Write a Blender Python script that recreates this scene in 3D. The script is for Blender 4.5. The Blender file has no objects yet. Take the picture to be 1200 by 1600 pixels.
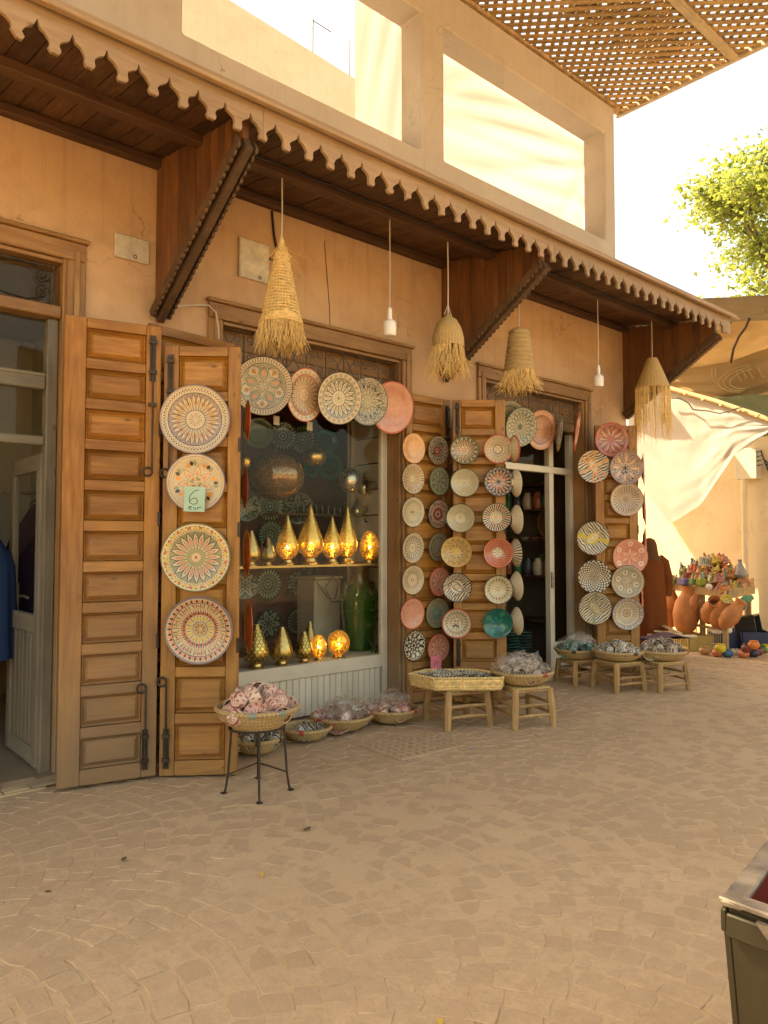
import bpy, bmesh, math, random
from mathutils import Vector, Matrix, Euler, noise
random.seed(7)
R = math.radians
scene = bpy.context.scene
col = scene.collection

# ------------------------------------------------------------------ camera
F_PX, CAM_H = 1160.0, 1.6
PITCH = math.atan(50 / F_PX)
AZ = math.atan(1320 * math.cos(PITCH) / F_PX)
cam_d = bpy.data.cameras.new('camera')
cam_d.sensor_fit = 'VERTICAL'
cam_d.sensor_height = 24.0
cam_d.lens = 24.0 * F_PX / 1600.0
cam_d.clip_start, cam_d.clip_end = 0.05, 2000.0
cam = bpy.data.objects.new('camera', cam_d)
cam.location = (0, 0, CAM_H)
cam.rotation_euler = (R(90) + PITCH, 0, AZ - R(90))
col.objects.link(cam)
scene.camera = cam

# ------------------------------------------------------------------ sky, sun, exposure
SUN_EL, SUN_AZ = R(50), R(125)          # azimuth counted from +X towards +Y
world = bpy.data.worlds.new('World')
scene.world = world
world.use_nodes = True
wn = world.node_tree
sky = wn.nodes.new('ShaderNodeTexSky')
sky.sky_type = 'NISHITA'
sky.sun_disc = False
sky.sun_elevation = SUN_EL
sky.sun_rotation = R(90) - SUN_AZ
sky.dust_density = 4.0
sky.air_density = 1.2
sky.ozone_density = 0.6
wn.links.new(sky.outputs[0], wn.nodes['Background'].inputs[0])
wn.nodes['Background'].inputs[1].default_value = 0.15
sun_d = bpy.data.lights.new('sun', 'SUN')
sun_d.energy = 4.0
sun_d.angle = R(0.53)
sun_d.color = (1.0, 0.93, 0.82)
sun = bpy.data.objects.new('sun', sun_d)
sd = Vector((math.cos(SUN_AZ) * math.cos(SUN_EL), math.sin(SUN_AZ) * math.cos(SUN_EL), math.sin(SUN_EL)))
sun.rotation_euler = sd.to_track_quat('Z', 'Y').to_euler()
sun.location = (0, 0, 30)
col.objects.link(sun)
vs = scene.view_settings
vs.view_transform = 'Standard'
vs.look = 'None'
vs.exposure = 1.95
vs.gamma = 1.0
vs.use_curve_mapping = False
vs.use_white_balance = True
vs.white_balance_temperature = 9900
vs.white_balance_tint = 6
scene.cycles.max_bounces = 6
scene.cycles.diffuse_bounces = 3
scene.cycles.glossy_bounces = 3
scene.cycles.transmission_bounces = 3
scene.cycles.transparent_max_bounces = 14
scene.cycles.use_adaptive_sampling = True
scene.cycles.adaptive_threshold = 0.025
scene.cycles.caustics_reflective = False
scene.cycles.caustics_refractive = False
scene.cycles.use_denoising = True

# ------------------------------------------------------------------ measuring helpers (photo pixel of the 1200x1600 picture -> point on a plane of the place)
_fw = Vector((math.cos(AZ) * math.cos(PITCH), math.sin(AZ) * math.cos(PITCH), math.sin(PITCH)))
_rt = Vector((math.sin(AZ), -math.cos(AZ), 0))
_up = _rt.cross(_fw)
CAM = Vector((0, 0, CAM_H))
def ray(x, y): return _fw * F_PX + _rt * (x - 600) + _up * (800 - y)
def onY(x, y, Y):
    d = ray(x, y); return CAM + d * (Y / d.y)
def onX(x, y, X):
    d = ray(x, y); return CAM + d * (X / d.x)
def onZ(x, y, Z=0.0):
    d = ray(x, y); return CAM + d * ((Z - CAM_H) / d.z)
def onP(x, y, p, n):
    d = ray(x, y); return CAM + d * ((p - CAM).dot(n) / d.dot(n))
def depth(p): return (p - CAM).dot(_fw)
def rad(p, px): return px * depth(p) / F_PX

# ------------------------------------------------------------------ object helpers
def tag(o, label=None, cat=None, group=None, kind=None):
    if label: o['label'] = label
    if cat: o['category'] = cat
    if group: o['group'] = group
    if kind: o['kind'] = kind
    return o
def empty(name, loc=(0, 0, 0), rot=(0, 0, 0)):
    o = bpy.data.objects.new(name, None)
    o.empty_display_size = 0.1
    o.location = loc; o.rotation_euler = rot
    col.objects.link(o)
    return o
def obj(name, mesh, parent=None, loc=None, rot=None, scale=None):
    o = bpy.data.objects.new(name, mesh)
    if parent: o.parent = parent
    if loc is not None: o.location = loc
    if rot is not None: o.rotation_euler = rot
    if scale is not None: o.scale = (scale, scale, scale) if isinstance(scale, (int, float)) else scale
    col.objects.link(o)
    return o
def orient(o, loc, zdir, spin=0.0, scale=1.0):
    q = Vector(zdir).normalized().to_track_quat('Z', 'Y')
    m = Matrix.Translation(loc) @ q.to_matrix().to_4x4() @ Matrix.Rotation(spin, 4, 'Z')
    s = scale if not isinstance(scale, (int, float)) else (scale,) * 3
    o.matrix_basis = m @ Matrix.Diagonal((s[0], s[1], s[2], 1))
    return o

class MB:
    def __init__(s): s.v = []; s.f = []
    def add(s, vs, fs):
        b = len(s.v); s.v += [tuple(v) for v in vs]; s.f += [tuple(i + b for i in f) for f in fs]; return s
    def hexa(s, p):      # 8 points: bottom ring 0-3, top ring 4-7
        return s.add(p, [(3, 2, 1, 0), (4, 5, 6, 7), (0, 1, 5, 4), (1, 2, 6, 5), (2, 3, 7, 6), (3, 0, 4, 7)])
    def box(s, a, b):
        x0, y0, z0 = a; x1, y1, z1 = b
        return s.hexa([(x0, y0, z0), (x1, y0, z0), (x1, y1, z0), (x0, y1, z0), (x0, y0, z1), (x1, y0, z1), (x1, y1, z1), (x0, y1, z1)])
    def bar(s, p, q, w, h=None, up=(0, 0, 1), w2=None, h2=None):
        p, q = Vector(p), Vector(q); h = h or w; w2 = w2 or w; h2 = h2 or h
        d = (q - p).normalized(); u = Vector(up)
        if abs(d.dot(u)) > 0.98: u = Vector((1, 0, 0))
        a = d.cross(u).normalized(); b = a.cross(d)
        r = lambda c, w, h: [c - a * w / 2 - b * h / 2, c + a * w / 2 - b * h / 2, c + a * w / 2 + b * h / 2, c - a * w / 2 + b * h / 2]
        P, Q = r(p, w, h), r(q, w2, h2)
        return s.add(P + Q, [(0, 3, 2, 1)[::-1], (4, 5, 6, 7)[::-1], (0, 1, 5, 4), (1, 2, 6, 5), (2, 3, 7, 6), (3, 0, 4, 7)])
    def tube(s, pts, r, n=8, cap=True):
        pts = [Vector(p) for p in pts]; k = len(pts)
        rs = r if isinstance(r, (list, tuple)) else [r] * k
        rings = []; a = None
        for i, p in enumerate(pts):
            d = (pts[min(i + 1, k - 1)] - pts[max(i - 1, 0)]).normalized()
            if a is None:
                u = Vector((0, 0, 1)) if abs(d.z) < 0.9 else Vector((1, 0, 0))
                a = d.cross(u).normalized()
            else:
                a = (a - d * a.dot(d))
                a = a.normalized() if a.length > 1e-6 else d.orthogonal().normalized()
            b = d.cross(a)
            rings.append([p + (a * math.cos(t) + b * math.sin(t)) * rs[i] for t in [2 * math.pi * j / n for j in range(n)]])
        vs = [v for rg in rings for v in rg]; fs = []
        for i in range(k - 1):
            for j in range(n):
                fs.append((i * n + j, i * n + (j + 1) % n, (i + 1) * n + (j + 1) % n, (i + 1) * n + j))
        if cap: fs += [tuple(range(n))[::-1], tuple((k - 1) * n + j for j in range(n))]
        return s.add(vs, fs)
    def lathe(s, prof, n=32, off=(0, 0, 0), wob=None):   # prof: (r, z) bottom..; closed where r==0
        vs = []; fs = []; idx = []
        for i, (r, z) in enumerate(prof):
            if r < 1e-6: idx.append([len(vs)]); vs.append((off[0], off[1], off[2] + z))
            else:
                row = []
                for j in range(n):
                    t = 2 * math.pi * j / n
                    rr = r * (1 + (wob(t, i) if wob else 0))
                    row.append(len(vs)); vs.append((off[0] + rr * math.cos(t), off[1] + rr * math.sin(t), off[2] + z))
                idx.append(row)
        for A, B in zip(idx[:-1], idx[1:]):
            for j in range(n):
                k = (j + 1) % n
                if len(A) == 1 and len(B) == 1: continue
                if len(A) == 1: fs.append((A[0], B[k], B[j]))
                elif len(B) == 1: fs.append((A[j], A[k], B[0]))
                else: fs.append((A[j], A[k], B[k], B[j]))
        return s.add(vs, fs)
    def prism(s, poly, O, U, V, W):      # poly 2-D in (U,V) at O, thickness vector W
        O, U, V, W = map(Vector, (O, U, V, W)); n = len(poly)
        P = [O + U * a + V * b for a, b in poly]
        fs = [tuple(range(n))[::-1], tuple(range(n, 2 * n))] + [(i, (i + 1) % n, n + (i + 1) % n, n + i) for i in range(n)]
        return s.add(P + [p + W for p in P], fs)
    def mesh(s, name, m=None, smooth=None, bevel=0.0, fix=True):
        me = bpy.data.meshes.new(name)
        me.from_pydata(s.v, [], s.f)
        if fix or bevel:
            bm = bmesh.new(); bm.from_mesh(me)
            bmesh.ops.recalc_face_normals(bm, faces=bm.faces)
            if bevel:
                bmesh.ops.bevel(bm, geom=[e for e in bm.edges if e.calc_face_angle(0) > 0.6], offset=bevel, segments=1, profile=0.5, affect='EDGES')
            bm.to_mesh(me); bm.free()
        if smooth is not None:
            me.polygons.foreach_set('use_smooth', [True] * len(me.polygons))
            me.set_sharp_from_angle(angle=R(smooth))
        if m: me.materials.append(m)
        me.update()
        return me
    def build(s, name, m=None, parent=None, smooth=None, bevel=0.0, **k):
        return obj(name, s.mesh(name, m, smooth, bevel), parent, **k)

def copy_tree(o, parent=None):
    c = o.copy(); col.objects.link(c); c.parent = parent
    for ch in list(o.children): copy_tree(ch, c)
    return c
def spiral(c, r0, r1, a0, turns, n=18, U=(1, 0, 0), V=(0, 0, 1)):
    c, U, V = Vector(c), Vector(U), Vector(V)
    return [c + (U * math.cos(a0 + turns * 2 * math.pi * i / n) + V * math.sin(a0 + turns * 2 * math.pi * i / n)) * (r0 + (r1 - r0) * i / n) for i in range(n + 1)]

# ------------------------------------------------------------------ material helpers
class MT:
    def __init__(s, name):
        s.m = bpy.data.materials.new(name); s.m.use_nodes = True
        s.t = s.m.node_tree; s.b = s.t.nodes['Principled BSDF']; s.out = s.t.nodes['Material Output']
    def n(s, ty, ins=None, **props):
        nd = s.t.nodes.new('ShaderNode' + ty)
        for k, v in props.items(): setattr(nd, k, v)
        for k, v in (ins or {}).items(): s.put(nd.inputs[k], v)
        return nd
    def put(s, sock, v):
        if isinstance(v, bpy.types.NodeSocket): s.t.links.new(v, sock)
        else:
            if isinstance(v, (tuple, list)) and len(v) == 3 and sock.type == 'RGBA': v = (*v, 1)
            sock.default_value = v
    def math(s, op, a, b=0.0, c=0.0):
        nd = s.n('Math', {0: a, 1: b, 2: c}, operation=op); return nd.outputs[0]
    def mix(s, f, a, b, mode='MIX'):
        nd = s.n('Mix', {0: f, 6: a, 7: b}, data_type='RGBA', blend_type=mode); return nd.outputs[2]
    def ramp(s, f, stops):
        nd = s.n('ValToRGB', {0: f}); cr = nd.color_ramp
        while len(cr.elements) < len(stops): cr.elements.new(0.5)
        for e, (p, c) in zip(cr.elements, stops):
            e.position = p; e.color = (*c, 1) if len(c) == 3 else c
        return nd.outputs[0]
    def noise(s, vec, scale, detail=4, rough=0.55, dist=0.0):
        return s.n('TexNoise', {'Vector': vec, 'Scale': scale, 'Detail': detail, 'Roughness': rough, 'Distortion': dist}).outputs[0]
    def mapr(s, v, a, b, c=0.0, d=1.0):
        return s.n('MapRange', {0: v, 1: a, 2: b, 3: c, 4: d}).outputs[0]
    def coord(s, k='Object'): return s.n('TexCoord').outputs[k]
    def pos(s): return s.n('NewGeometry').outputs['Position']
    def map(s, vec, scale=(1, 1, 1), loc=(0, 0, 0), rot=(0, 0, 0)):
        return s.n('Mapping', {'Vector': vec, 'Scale': scale, 'Location': loc, 'Rotation': rot}).outputs[0]
    def rnd(s): return s.n('ObjectInfo').outputs['Random']
    def bump(s, h, strength=0.3, dist=0.01, prev=None):
        ins = {'Height': h, 'Strength': strength, 'Distance': dist}
        if prev is not None: ins['Normal'] = prev
        return s.n('Bump', ins).outputs[0]
    def set(s, **k):
        names = dict(color='Base Color', rough='Roughness', metal='Metallic', normal='Normal', spec='Specular IOR Level', emit='Emission Color', estr='Emission Strength', alpha='Alpha', trans='Transmission Weight', ior='IOR', coat='Coat Weight', sheen='Sheen Weight', sss='Subsurface Weight')
        for a, v in k.items(): s.put(s.b.inputs[names[a]], v)
        return s.m

def vmix(t, c, amt):
    """colour c varied a little from object to object"""
    r = t.rnd()
    return t.mix(t.mapr(r, 0, 1, 0, 1), tuple(x * (1 - amt) for x in c), tuple(min(1, x * (1 + amt)) for x in c))
def simple(name, c, rough=0.5, metal=0.0, var=0.12, nscale=6.0, bump=0.0, vary=0.1, **k):
    t = MT(name); v = t.coord()
    f = t.noise(v, nscale, 5)
    base = vmix(t, c, vary) if vary else c
    cc = t.mix(t.mapr(f, 0.3, 0.7), t.mix(1.0, base, (1 - var,) * 3, 'MULTIPLY'), t.mix(1.0, base, (1 + var,) * 3, 'MULTIPLY'))
    t.set(color=cc, rough=rough, metal=metal, **k)
    if bump: t.set(normal=t.bump(t.noise(v, nscale * 6, 4), bump, 0.004))
    return t.m
def wood(name, c1, c2, axis='Z', scale=1.0, rough=0.55, dust=None, vary=0.16, world=False, streak=0.5, knots=True):
    t = MT(name)
    v = t.pos() if world else t.coord()
    r = t.rnd()
    off = t.n('CombineXYZ', {0: t.math('MULTIPLY', r, 17.3), 1: t.math('MULTIPLY', r, 41.7), 2: t.math('MULTIPLY', r, 7.1)}).outputs[0]
    v2 = t.n('VectorMath', {0: v, 1: off}, operation='ADD').outputs[0]
    st = {'X': (0.09, 1, 1), 'Y': (1, 0.09, 1), 'Z': (1, 1, 0.09)}[axis]
    vm = t.map(v2, tuple(scale * s for s in st))
    g = t.noise(vm, 42, 5, 0.6, 0.35)
    g2 = t.noise(vm, 9, 3, 0.5, 1.2)
    f = t.math('ADD', t.math('MULTIPLY', g, 0.55), t.math('MULTIPLY', g2, 0.45))
    a = t.mix(t.mapr(f, 0.36, 0.64), c1, c2)
    big = t.noise(v2, 2.2 * scale, 3)
    a = t.mix(t.mapr(big, 0.3, 0.7, 0, streak), a, tuple(x * 0.55 for x in c1))
    if knots:
        kn = t.n('TexVoronoi', {'Vector': t.map(v2, tuple(scale * s for s in {'X': (0.45, 1, 1), 'Y': (1, 0.45, 1), 'Z': (1, 1, 0.45)}[axis])), 'Scale': 7.0}).outputs['Distance']
        a = t.mix(t.mapr(kn, 0.03, 0.10, 0.75, 0.0), a, tuple(x * 0.28 for x in c1))
    a = t.mix(1.0, a, t.mix(r, (1 - vary,) * 3, (1 + vary,) * 3), 'MULTIPLY')
    rg = t.mapr(g, 0.3, 0.7, rough + 0.1, rough - 0.08)
    if dust:
        z = t.n('SeparateXYZ', {0: t.pos()}).outputs[2]
        nz = t.noise(t.pos(), 3.0, 5)
        d = t.mapr(t.math('SUBTRACT', z, t.math('MULTIPLY', nz, 1.3)), -0.5, dust[3] - 0.6, dust[4], 0.0)
        a = t.mix(d, a, dust[:3])
    t.set(color=a, rough=rg, normal=t.bump(t.math('ADD', g, t.math('MULTIPLY', g2, 0.5)), 0.25, 0.004))
    return t.m

# ------------------------------------------------------------------ materials
def plaster(name, c, c2, dark, drips=0.24):
    t = MT(name); p = t.pos()
    n1 = t.noise(p, 0.9, 6, 0.6); n2 = t.noise(p, 4.5, 6, 0.65, 0.4); n3 = t.noise(p, 38, 4, 0.6)
    a = t.mix(t.mapr(n1, 0.32, 0.68), c, c2)
    a = t.mix(t.mapr(n2, 0.52, 0.72, 0, 0.38), a, dark)
    vs_ = t.map(p, (5.0, 5.0, 0.55))
    st = t.noise(vs_, 2.2, 5, 0.7)
    a = t.mix(t.mapr(st, 0.58, 0.74, 0, 0.25), a, dark)
    a = t.mix(t.mapr(t.noise(p, 11, 5, 0.7), 0.62, 0.72, 0, 0.3), a, tuple(min(1, x * 1.25) for x in c2))
    z = t.n('SeparateXYZ', {0: p}).outputs[2]
    drip = t.noise(t.map(p, (9.0, 9.0, 0.30)), 2.0, 5, 0.65)
    a = t.mix(t.math('MULTIPLY', t.mapr(drip, 0.52, 0.66), t.mapr(z, 3.3, 4.5, 0.0, drips)), a, tuple(x * 0.62 for x in dark))
    a = t.mix(t.mapr(t.math('ADD', z, t.noise(p, 3.0, 5)), 0.3, 1.3, 0.55, 0.0), a, (0.34, 0.25, 0.16))
    ck = t.n('TexVoronoi', {'Vector': t.n('VectorMath', {0: p, 1: t.n('TexNoise', {'Vector': p, 'Scale': 3.0, 'Detail': 5.0}).outputs[1]}, operation='ADD').outputs[0], 'Scale': 0.55}, feature='DISTANCE_TO_EDGE').outputs[0]
    crack = t.math('MULTIPLY', t.mapr(ck, 0.0, 0.006, 1.0, 0.0), t.mapr(t.noise(p, 0.8, 2), 0.5, 0.6))
    a = t.mix(t.math('MULTIPLY', crack, 0.6), a, tuple(x * 0.4 for x in dark))
    pt = t.mapr(t.noise(p, 1.7, 2, 0.3), 0.60, 0.63, 0, 0.3)
    a = t.mix(pt, a, tuple(min(1, x * 1.12) for x in c2))
    h = t.math('ADD', t.math('MULTIPLY', n2, 0.8), t.math('MULTIPLY', n3, 0.25))
    t.set(color=a, rough=0.88, spec=0.25, normal=t.bump(h, 0.45, 0.02))
    return t.m
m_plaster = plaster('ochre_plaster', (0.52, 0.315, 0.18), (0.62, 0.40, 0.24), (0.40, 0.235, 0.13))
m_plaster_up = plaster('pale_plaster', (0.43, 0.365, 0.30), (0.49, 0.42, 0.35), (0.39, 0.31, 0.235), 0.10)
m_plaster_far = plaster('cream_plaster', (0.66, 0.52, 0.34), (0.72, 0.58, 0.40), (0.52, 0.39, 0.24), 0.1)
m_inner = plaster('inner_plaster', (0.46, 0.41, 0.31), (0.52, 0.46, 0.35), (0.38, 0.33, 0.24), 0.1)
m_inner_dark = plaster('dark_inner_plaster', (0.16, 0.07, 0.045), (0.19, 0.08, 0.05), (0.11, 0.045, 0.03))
DUST = (0.36, 0.26, 0.17)
m_shut = wood('shutter_pine', (0.27, 0.098, 0.016), (0.53, 0.245, 0.05), 'Z', 1.0, 0.48, dust=(*DUST, 1.0, 0.18))
m_shut_h = wood('shutter_pine_cross', (0.26, 0.094, 0.0155), (0.52, 0.24, 0.048), 'X', 1.0, 0.48, dust=(*DUST, 1.0, 0.18))
m_old = wood('old_shutter_pine', (0.245, 0.085, 0.014), (0.47, 0.205, 0.04), 'Z', 1.0, 0.58, dust=(0.25, 0.165, 0.095, 1.8, 0.75))
m_old_h = wood('old_shutter_pine_cross', (0.235, 0.08, 0.013), (0.46, 0.20, 0.038), 'X', 1.0, 0.58, dust=(0.25, 0.165, 0.095, 1.8, 0.75))
m_frame = wood('frame_wood', (0.30, 0.14, 0.05), (0.44, 0.245, 0.10), 'Z', 1.0, 0.6, dust=(*DUST, 1.2, 0.6))
m_frame_h = wood('frame_wood_cross', (0.27, 0.125, 0.045), (0.41, 0.225, 0.09), 'X', 1.0, 0.6)
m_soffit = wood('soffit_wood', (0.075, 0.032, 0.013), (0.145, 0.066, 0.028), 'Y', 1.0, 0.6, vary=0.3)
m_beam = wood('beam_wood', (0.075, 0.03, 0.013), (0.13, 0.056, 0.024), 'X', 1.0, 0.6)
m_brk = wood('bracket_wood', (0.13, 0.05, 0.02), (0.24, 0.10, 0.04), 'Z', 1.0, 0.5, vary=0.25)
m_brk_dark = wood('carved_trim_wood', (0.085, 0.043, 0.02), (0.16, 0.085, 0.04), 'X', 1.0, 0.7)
m_fascia = wood('fascia_wood', (0.31, 0.19, 0.10), (0.43, 0.28, 0.16), 'X', 1.0, 0.6, streak=0.35)
m_lattice = wood('lattice_wood', (0.30, 0.18, 0.075), (0.46, 0.30, 0.14), 'X', 1.0, 0.65, vary=0.25)
m_latbeam = wood('lattice_beam_wood', (0.36, 0.28, 0.19), (0.48, 0.39, 0.27), 'X', 1.0, 0.7)
m_grey = wood('grey_painted_wood', (0.18, 0.15, 0.105), (0.27, 0.235, 0.175), 'Z', 1.0, 0.65, dust=(*DUST, 0.9, 0.5))
m_grey_h = wood('grey_painted_rail', (0.25, 0.21, 0.145), (0.35, 0.305, 0.22), 'X', 1.0, 0.65)
m_stool = wood('stool_wood', (0.38, 0.205, 0.075), (0.54, 0.33, 0.145), 'Z', 1.4, 0.6)
m_stall = wood('stall_wood', (0.38, 0.25, 0.12), (0.54, 0.38, 0.21), 'X', 1.0, 0.7)
m_iron = simple('black_iron', (0.06, 0.043, 0.03), 0.55, 0.6, 0.3, 20, 0.1)
m_iron_g = simple('grey_iron', (0.12, 0.095, 0.075), 0.6, 0.5, 0.3, 20, 0.1)
m_steel = simple('worn_steel', (0.42, 0.36, 0.29), 0.45, 0.7, 0.35, 14, 0.15)
m_white = simple('cream_painted_metal', (0.66, 0.585, 0.45), 0.42, 0.0, 0.06, 5)
m_box = simple('chipped_white_cover', (0.60, 0.52, 0.40), 0.6, 0, 0.22, 12, 0.1)
m_cable = simple('black_cable', (0.03, 0.022, 0.018), 0.6, 0)
m_cablew = simple('pale_cable', (0.62, 0.56, 0.46), 0.55, 0)
m_bulb = simple('white_bulb_plastic', (0.82, 0.78, 0.70), 0.3, 0, 0.04)
m_straw = simple('straw', (0.80, 0.55, 0.235), 0.75, 0, 0.25, 30, 0.3, vary=0.15)
m_paper = simple('pale_paper', (0.66, 0.60, 0.46), 0.8, 0)
m_rubber = simple('brown_mat', (0.08, 0.045, 0.035), 0.9, 0, 0.2, 20, 0.4)

def weave(name, c, c2, rings=90.0, spokes=70.0):
    t = MT(name); v = t.coord()
    s = t.n('SeparateXYZ', {0: v}).outputs
    th = t.math('ARCTAN2', s[1], s[0])
    w1 = t.math('SINE', t.math('MULTIPLY', th, spokes))
    w2 = t.math('SINE', t.math('ADD', t.math('MULTIPLY', s[2], rings * 6.28), t.math('MULTIPLY', t.math('SIGN', w1), 1.57)))
    h = t.math('MULTIPLY_ADD', w1, 0.5, w2)
    n = t.noise(v, 26, 4)
    a = t.mix(t.mapr(t.math('ADD', h, t.math('MULTIPLY', n, 1.2)), -0.9, 1.6), c2, c)
    a = t.mix(t.mapr(t.noise(v, 5, 3), 0.4, 0.7, 0, 0.35), a, tuple(x * 0.6 for x in c))
    t.set(color=a, rough=0.72, normal=t.bump(h, 0.6, 0.004))
    return t.m
m_basket = weave('basket_straw', (0.64, 0.445, 0.21), (0.38, 0.225, 0.09), 60, 60)
m_tray = weave('tray_wicker', (0.66, 0.48, 0.22), (0.36, 0.22, 0.08), 60, 46)
m_seat = weave('seat_rush', (0.68, 0.46, 0.20), (0.40, 0.24, 0.09), 40, 30)

def glass(name, tint=(1, 1, 1), rough=0.02, refl=1.0, milk=0.0):
    t = MT(name)
    fc = t.n('LayerWeight', {'Blend': 0.5}).outputs['Facing']
    fr = t.math('MULTIPLY_ADD', t.math('POWER', fc, 4.0), 0.55, 0.035)
    tr = t.n('BsdfTransparent', {'Color': (*tint, 1)}).outputs[0]
    gl = t.n('BsdfGlossy', {'Color': (1, 1, 1, 1), 'Roughness': rough}).outputs[0]
    mx = t.n('MixShader', {0: t.math('MULTIPLY', fr, refl), 1: tr, 2: gl}).outputs[0]
    if milk:
        df = t.n('BsdfTranslucent', {'Color': (0.9, 0.88, 0.84, 1)}).outputs[0]; d2 = t.n('BsdfDiffuse', {'Color': (0.9, 0.88, 0.84, 1)}).outputs[0]
        mm_ = t.n('MixShader', {0: 0.5, 1: df, 2: d2}).outputs[0]
        mx = t.n('MixShader', {0: milk, 1: mx, 2: mm_}).outputs[0]
    t.t.links.new(mx, t.out.inputs[0]); return t.m
m_glass = glass('window_glass', (0.97, 0.975, 0.96), 0.02, 0.22)
m_bag = glass('clear_plastic_bag', (0.98, 0.97, 0.95), 0.12, 1.7, 0.045)

def cloth(name, c, trans=0.5, c2=None, nsc=1.2):
    t = MT(name); p = t.pos()
    a = t.mix(t.mapr(t.noise(p, nsc, 5), 0.35, 0.7), c, c2 or tuple(x * 0.85 for x in c))
    wv = t.noise(t.map(p, (1, 1, 1)), 60, 3)
    nm = t.bump(wv, 0.15, 0.003)
    d = t.n('BsdfDiffuse', {'Color': a, 'Normal': nm}).outputs[0]
    tl = t.n('BsdfTranslucent', {'Color': a, 'Normal': nm}).outputs[0]
    mx = t.n('MixShader', {0: trans, 1: d, 2: tl}).outputs[0]
    t.t.links.new(mx, t.out.inputs[0]); return t.m
m_canvas = cloth('cream_canvas', (0.62, 0.59, 0.57), 0.36, (0.58, 0.55, 0.52))
m_screen = cloth('white_screen_cloth', (0.70, 0.685, 0.69), 0.27, (0.65, 0.63, 0.62))
m_tarp = cloth('brown_printed_tarp', (0.34, 0.235, 0.125), 0.14, (0.27, 0.18, 0.09))
m_tarp2 = cloth('orange_tarp', (0.40, 0.25, 0.115), 0.18, (0.33, 0.20, 0.09))
m_tarp3 = cloth('grey_tarp', (0.23, 0.18, 0.12), 0.08, (0.19, 0.15, 0.10))
m_tarpline = cloth('pale_tarp_print', (0.46, 0.36, 0.22), 0.14)
m_netgreen = cloth('green_shade_net', (0.20, 0.25, 0.18), 0.3)

def dusty(name, c, c2, stone):
    t = MT(name); p = t.pos()
    n1 = t.noise(p, 0.7, 6, 0.62); n2 = t.noise(p, 5.5, 6, 0.65); n3 = t.noise(p, 70, 3, 0.6)
    a = t.mix(t.mapr(n1, 0.32, 0.68), c, c2)
    a = t.mix(t.mapr(n2, 0.48, 0.75, 0, 0.4), a, tuple(x * 0.72 for x in c))
    a = t.mix(t.mapr(n3, 0.35, 0.65, 0, 0.22), a, tuple(x * 1.25 for x in c2))
    if stone:
        a = t.mix(1.0, a, t.mix(t.rnd(), (0.90,) * 3, (1.08,) * 3), 'MULTIPLY')
        a = t.mix(t.mapr(t.noise(p, 14, 5, 0.7), 0.40, 0.62, 0.0, 0.75), a, stone)
    sp = t.n('TexVoronoi', {'Vector': p, 'Scale': 26.0}).outputs['Distance']
    a = t.mix(t.mapr(sp, 0.03, 0.07, 0.45, 0), a, (0.16, 0.11, 0.07))
    h = t.math('ADD', t.math('MULTIPLY', t.noise(p, 22, 5, 0.65), 0.7), t.math('MULTIPLY', n3, 0.3))
    t.set(color=a, rough=0.93, spec=0.15, normal=t.bump(h, 0.6, 0.012))
    return t.m
m_dust = dusty('street_dust', (0.515, 0.352, 0.21), (0.585, 0.41, 0.252), None)
m_cobble = dusty('cobble_stone', (0.50, 0.342, 0.205), (0.57, 0.398, 0.246), (0.475, 0.325, 0.203))
def far_paving():
    t = MT('far_paving'); p = t.pos()
    b = t.n('TexBrick', {'Vector': p, 'Color1': (0.42, 0.30, 0.19, 1), 'Color2': (0.36, 0.255, 0.16, 1), 'Mortar': (0.30, 0.21, 0.13, 1), 'Scale': 1.0, 'Mortar Size': 0.012, 'Brick Width': 0.2, 'Row Height': 0.13})
    a = t.mix(t.mapr(t.noise(p, 1.5, 5), 0.3, 0.7, 0.1, 0.7), b.outputs[0], (0.42, 0.30, 0.19))
    t.set(color=a, rough=0.9, normal=t.bump(b.outputs[1], -0.4, 0.01)); return t.m
m_far = far_paving()
m_tile = simple('threshold_tile', (0.46, 0.33, 0.20), 0.75, 0, 0.2, 9, 0.2, vary=0.15)

# ------------------------------------------------------------------ setting: ground and cobbles
def dust_cover(x, y):
    c = noise.noise(Vector((x * 0.55 + 3.1, y * 0.55, 0.3)))
    mid = math.exp(-((y - 2.9) / 1.2) ** 2) * (1.0 if x > 2.6 else max(0.0, (x - 1.4) / 1.2))
    return 0.0030 * c + 0.0040 * mid - 0.0034
def dust_z(x, y):
    p = Vector((x, y, 0.0))
    return dust_cover(x, y) + 0.0022 * noise.noise(p * 3.1) + 0.0016 * noise.noise(p * 9.0) + 0.0010 * noise.noise(p * 24.0)

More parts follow.
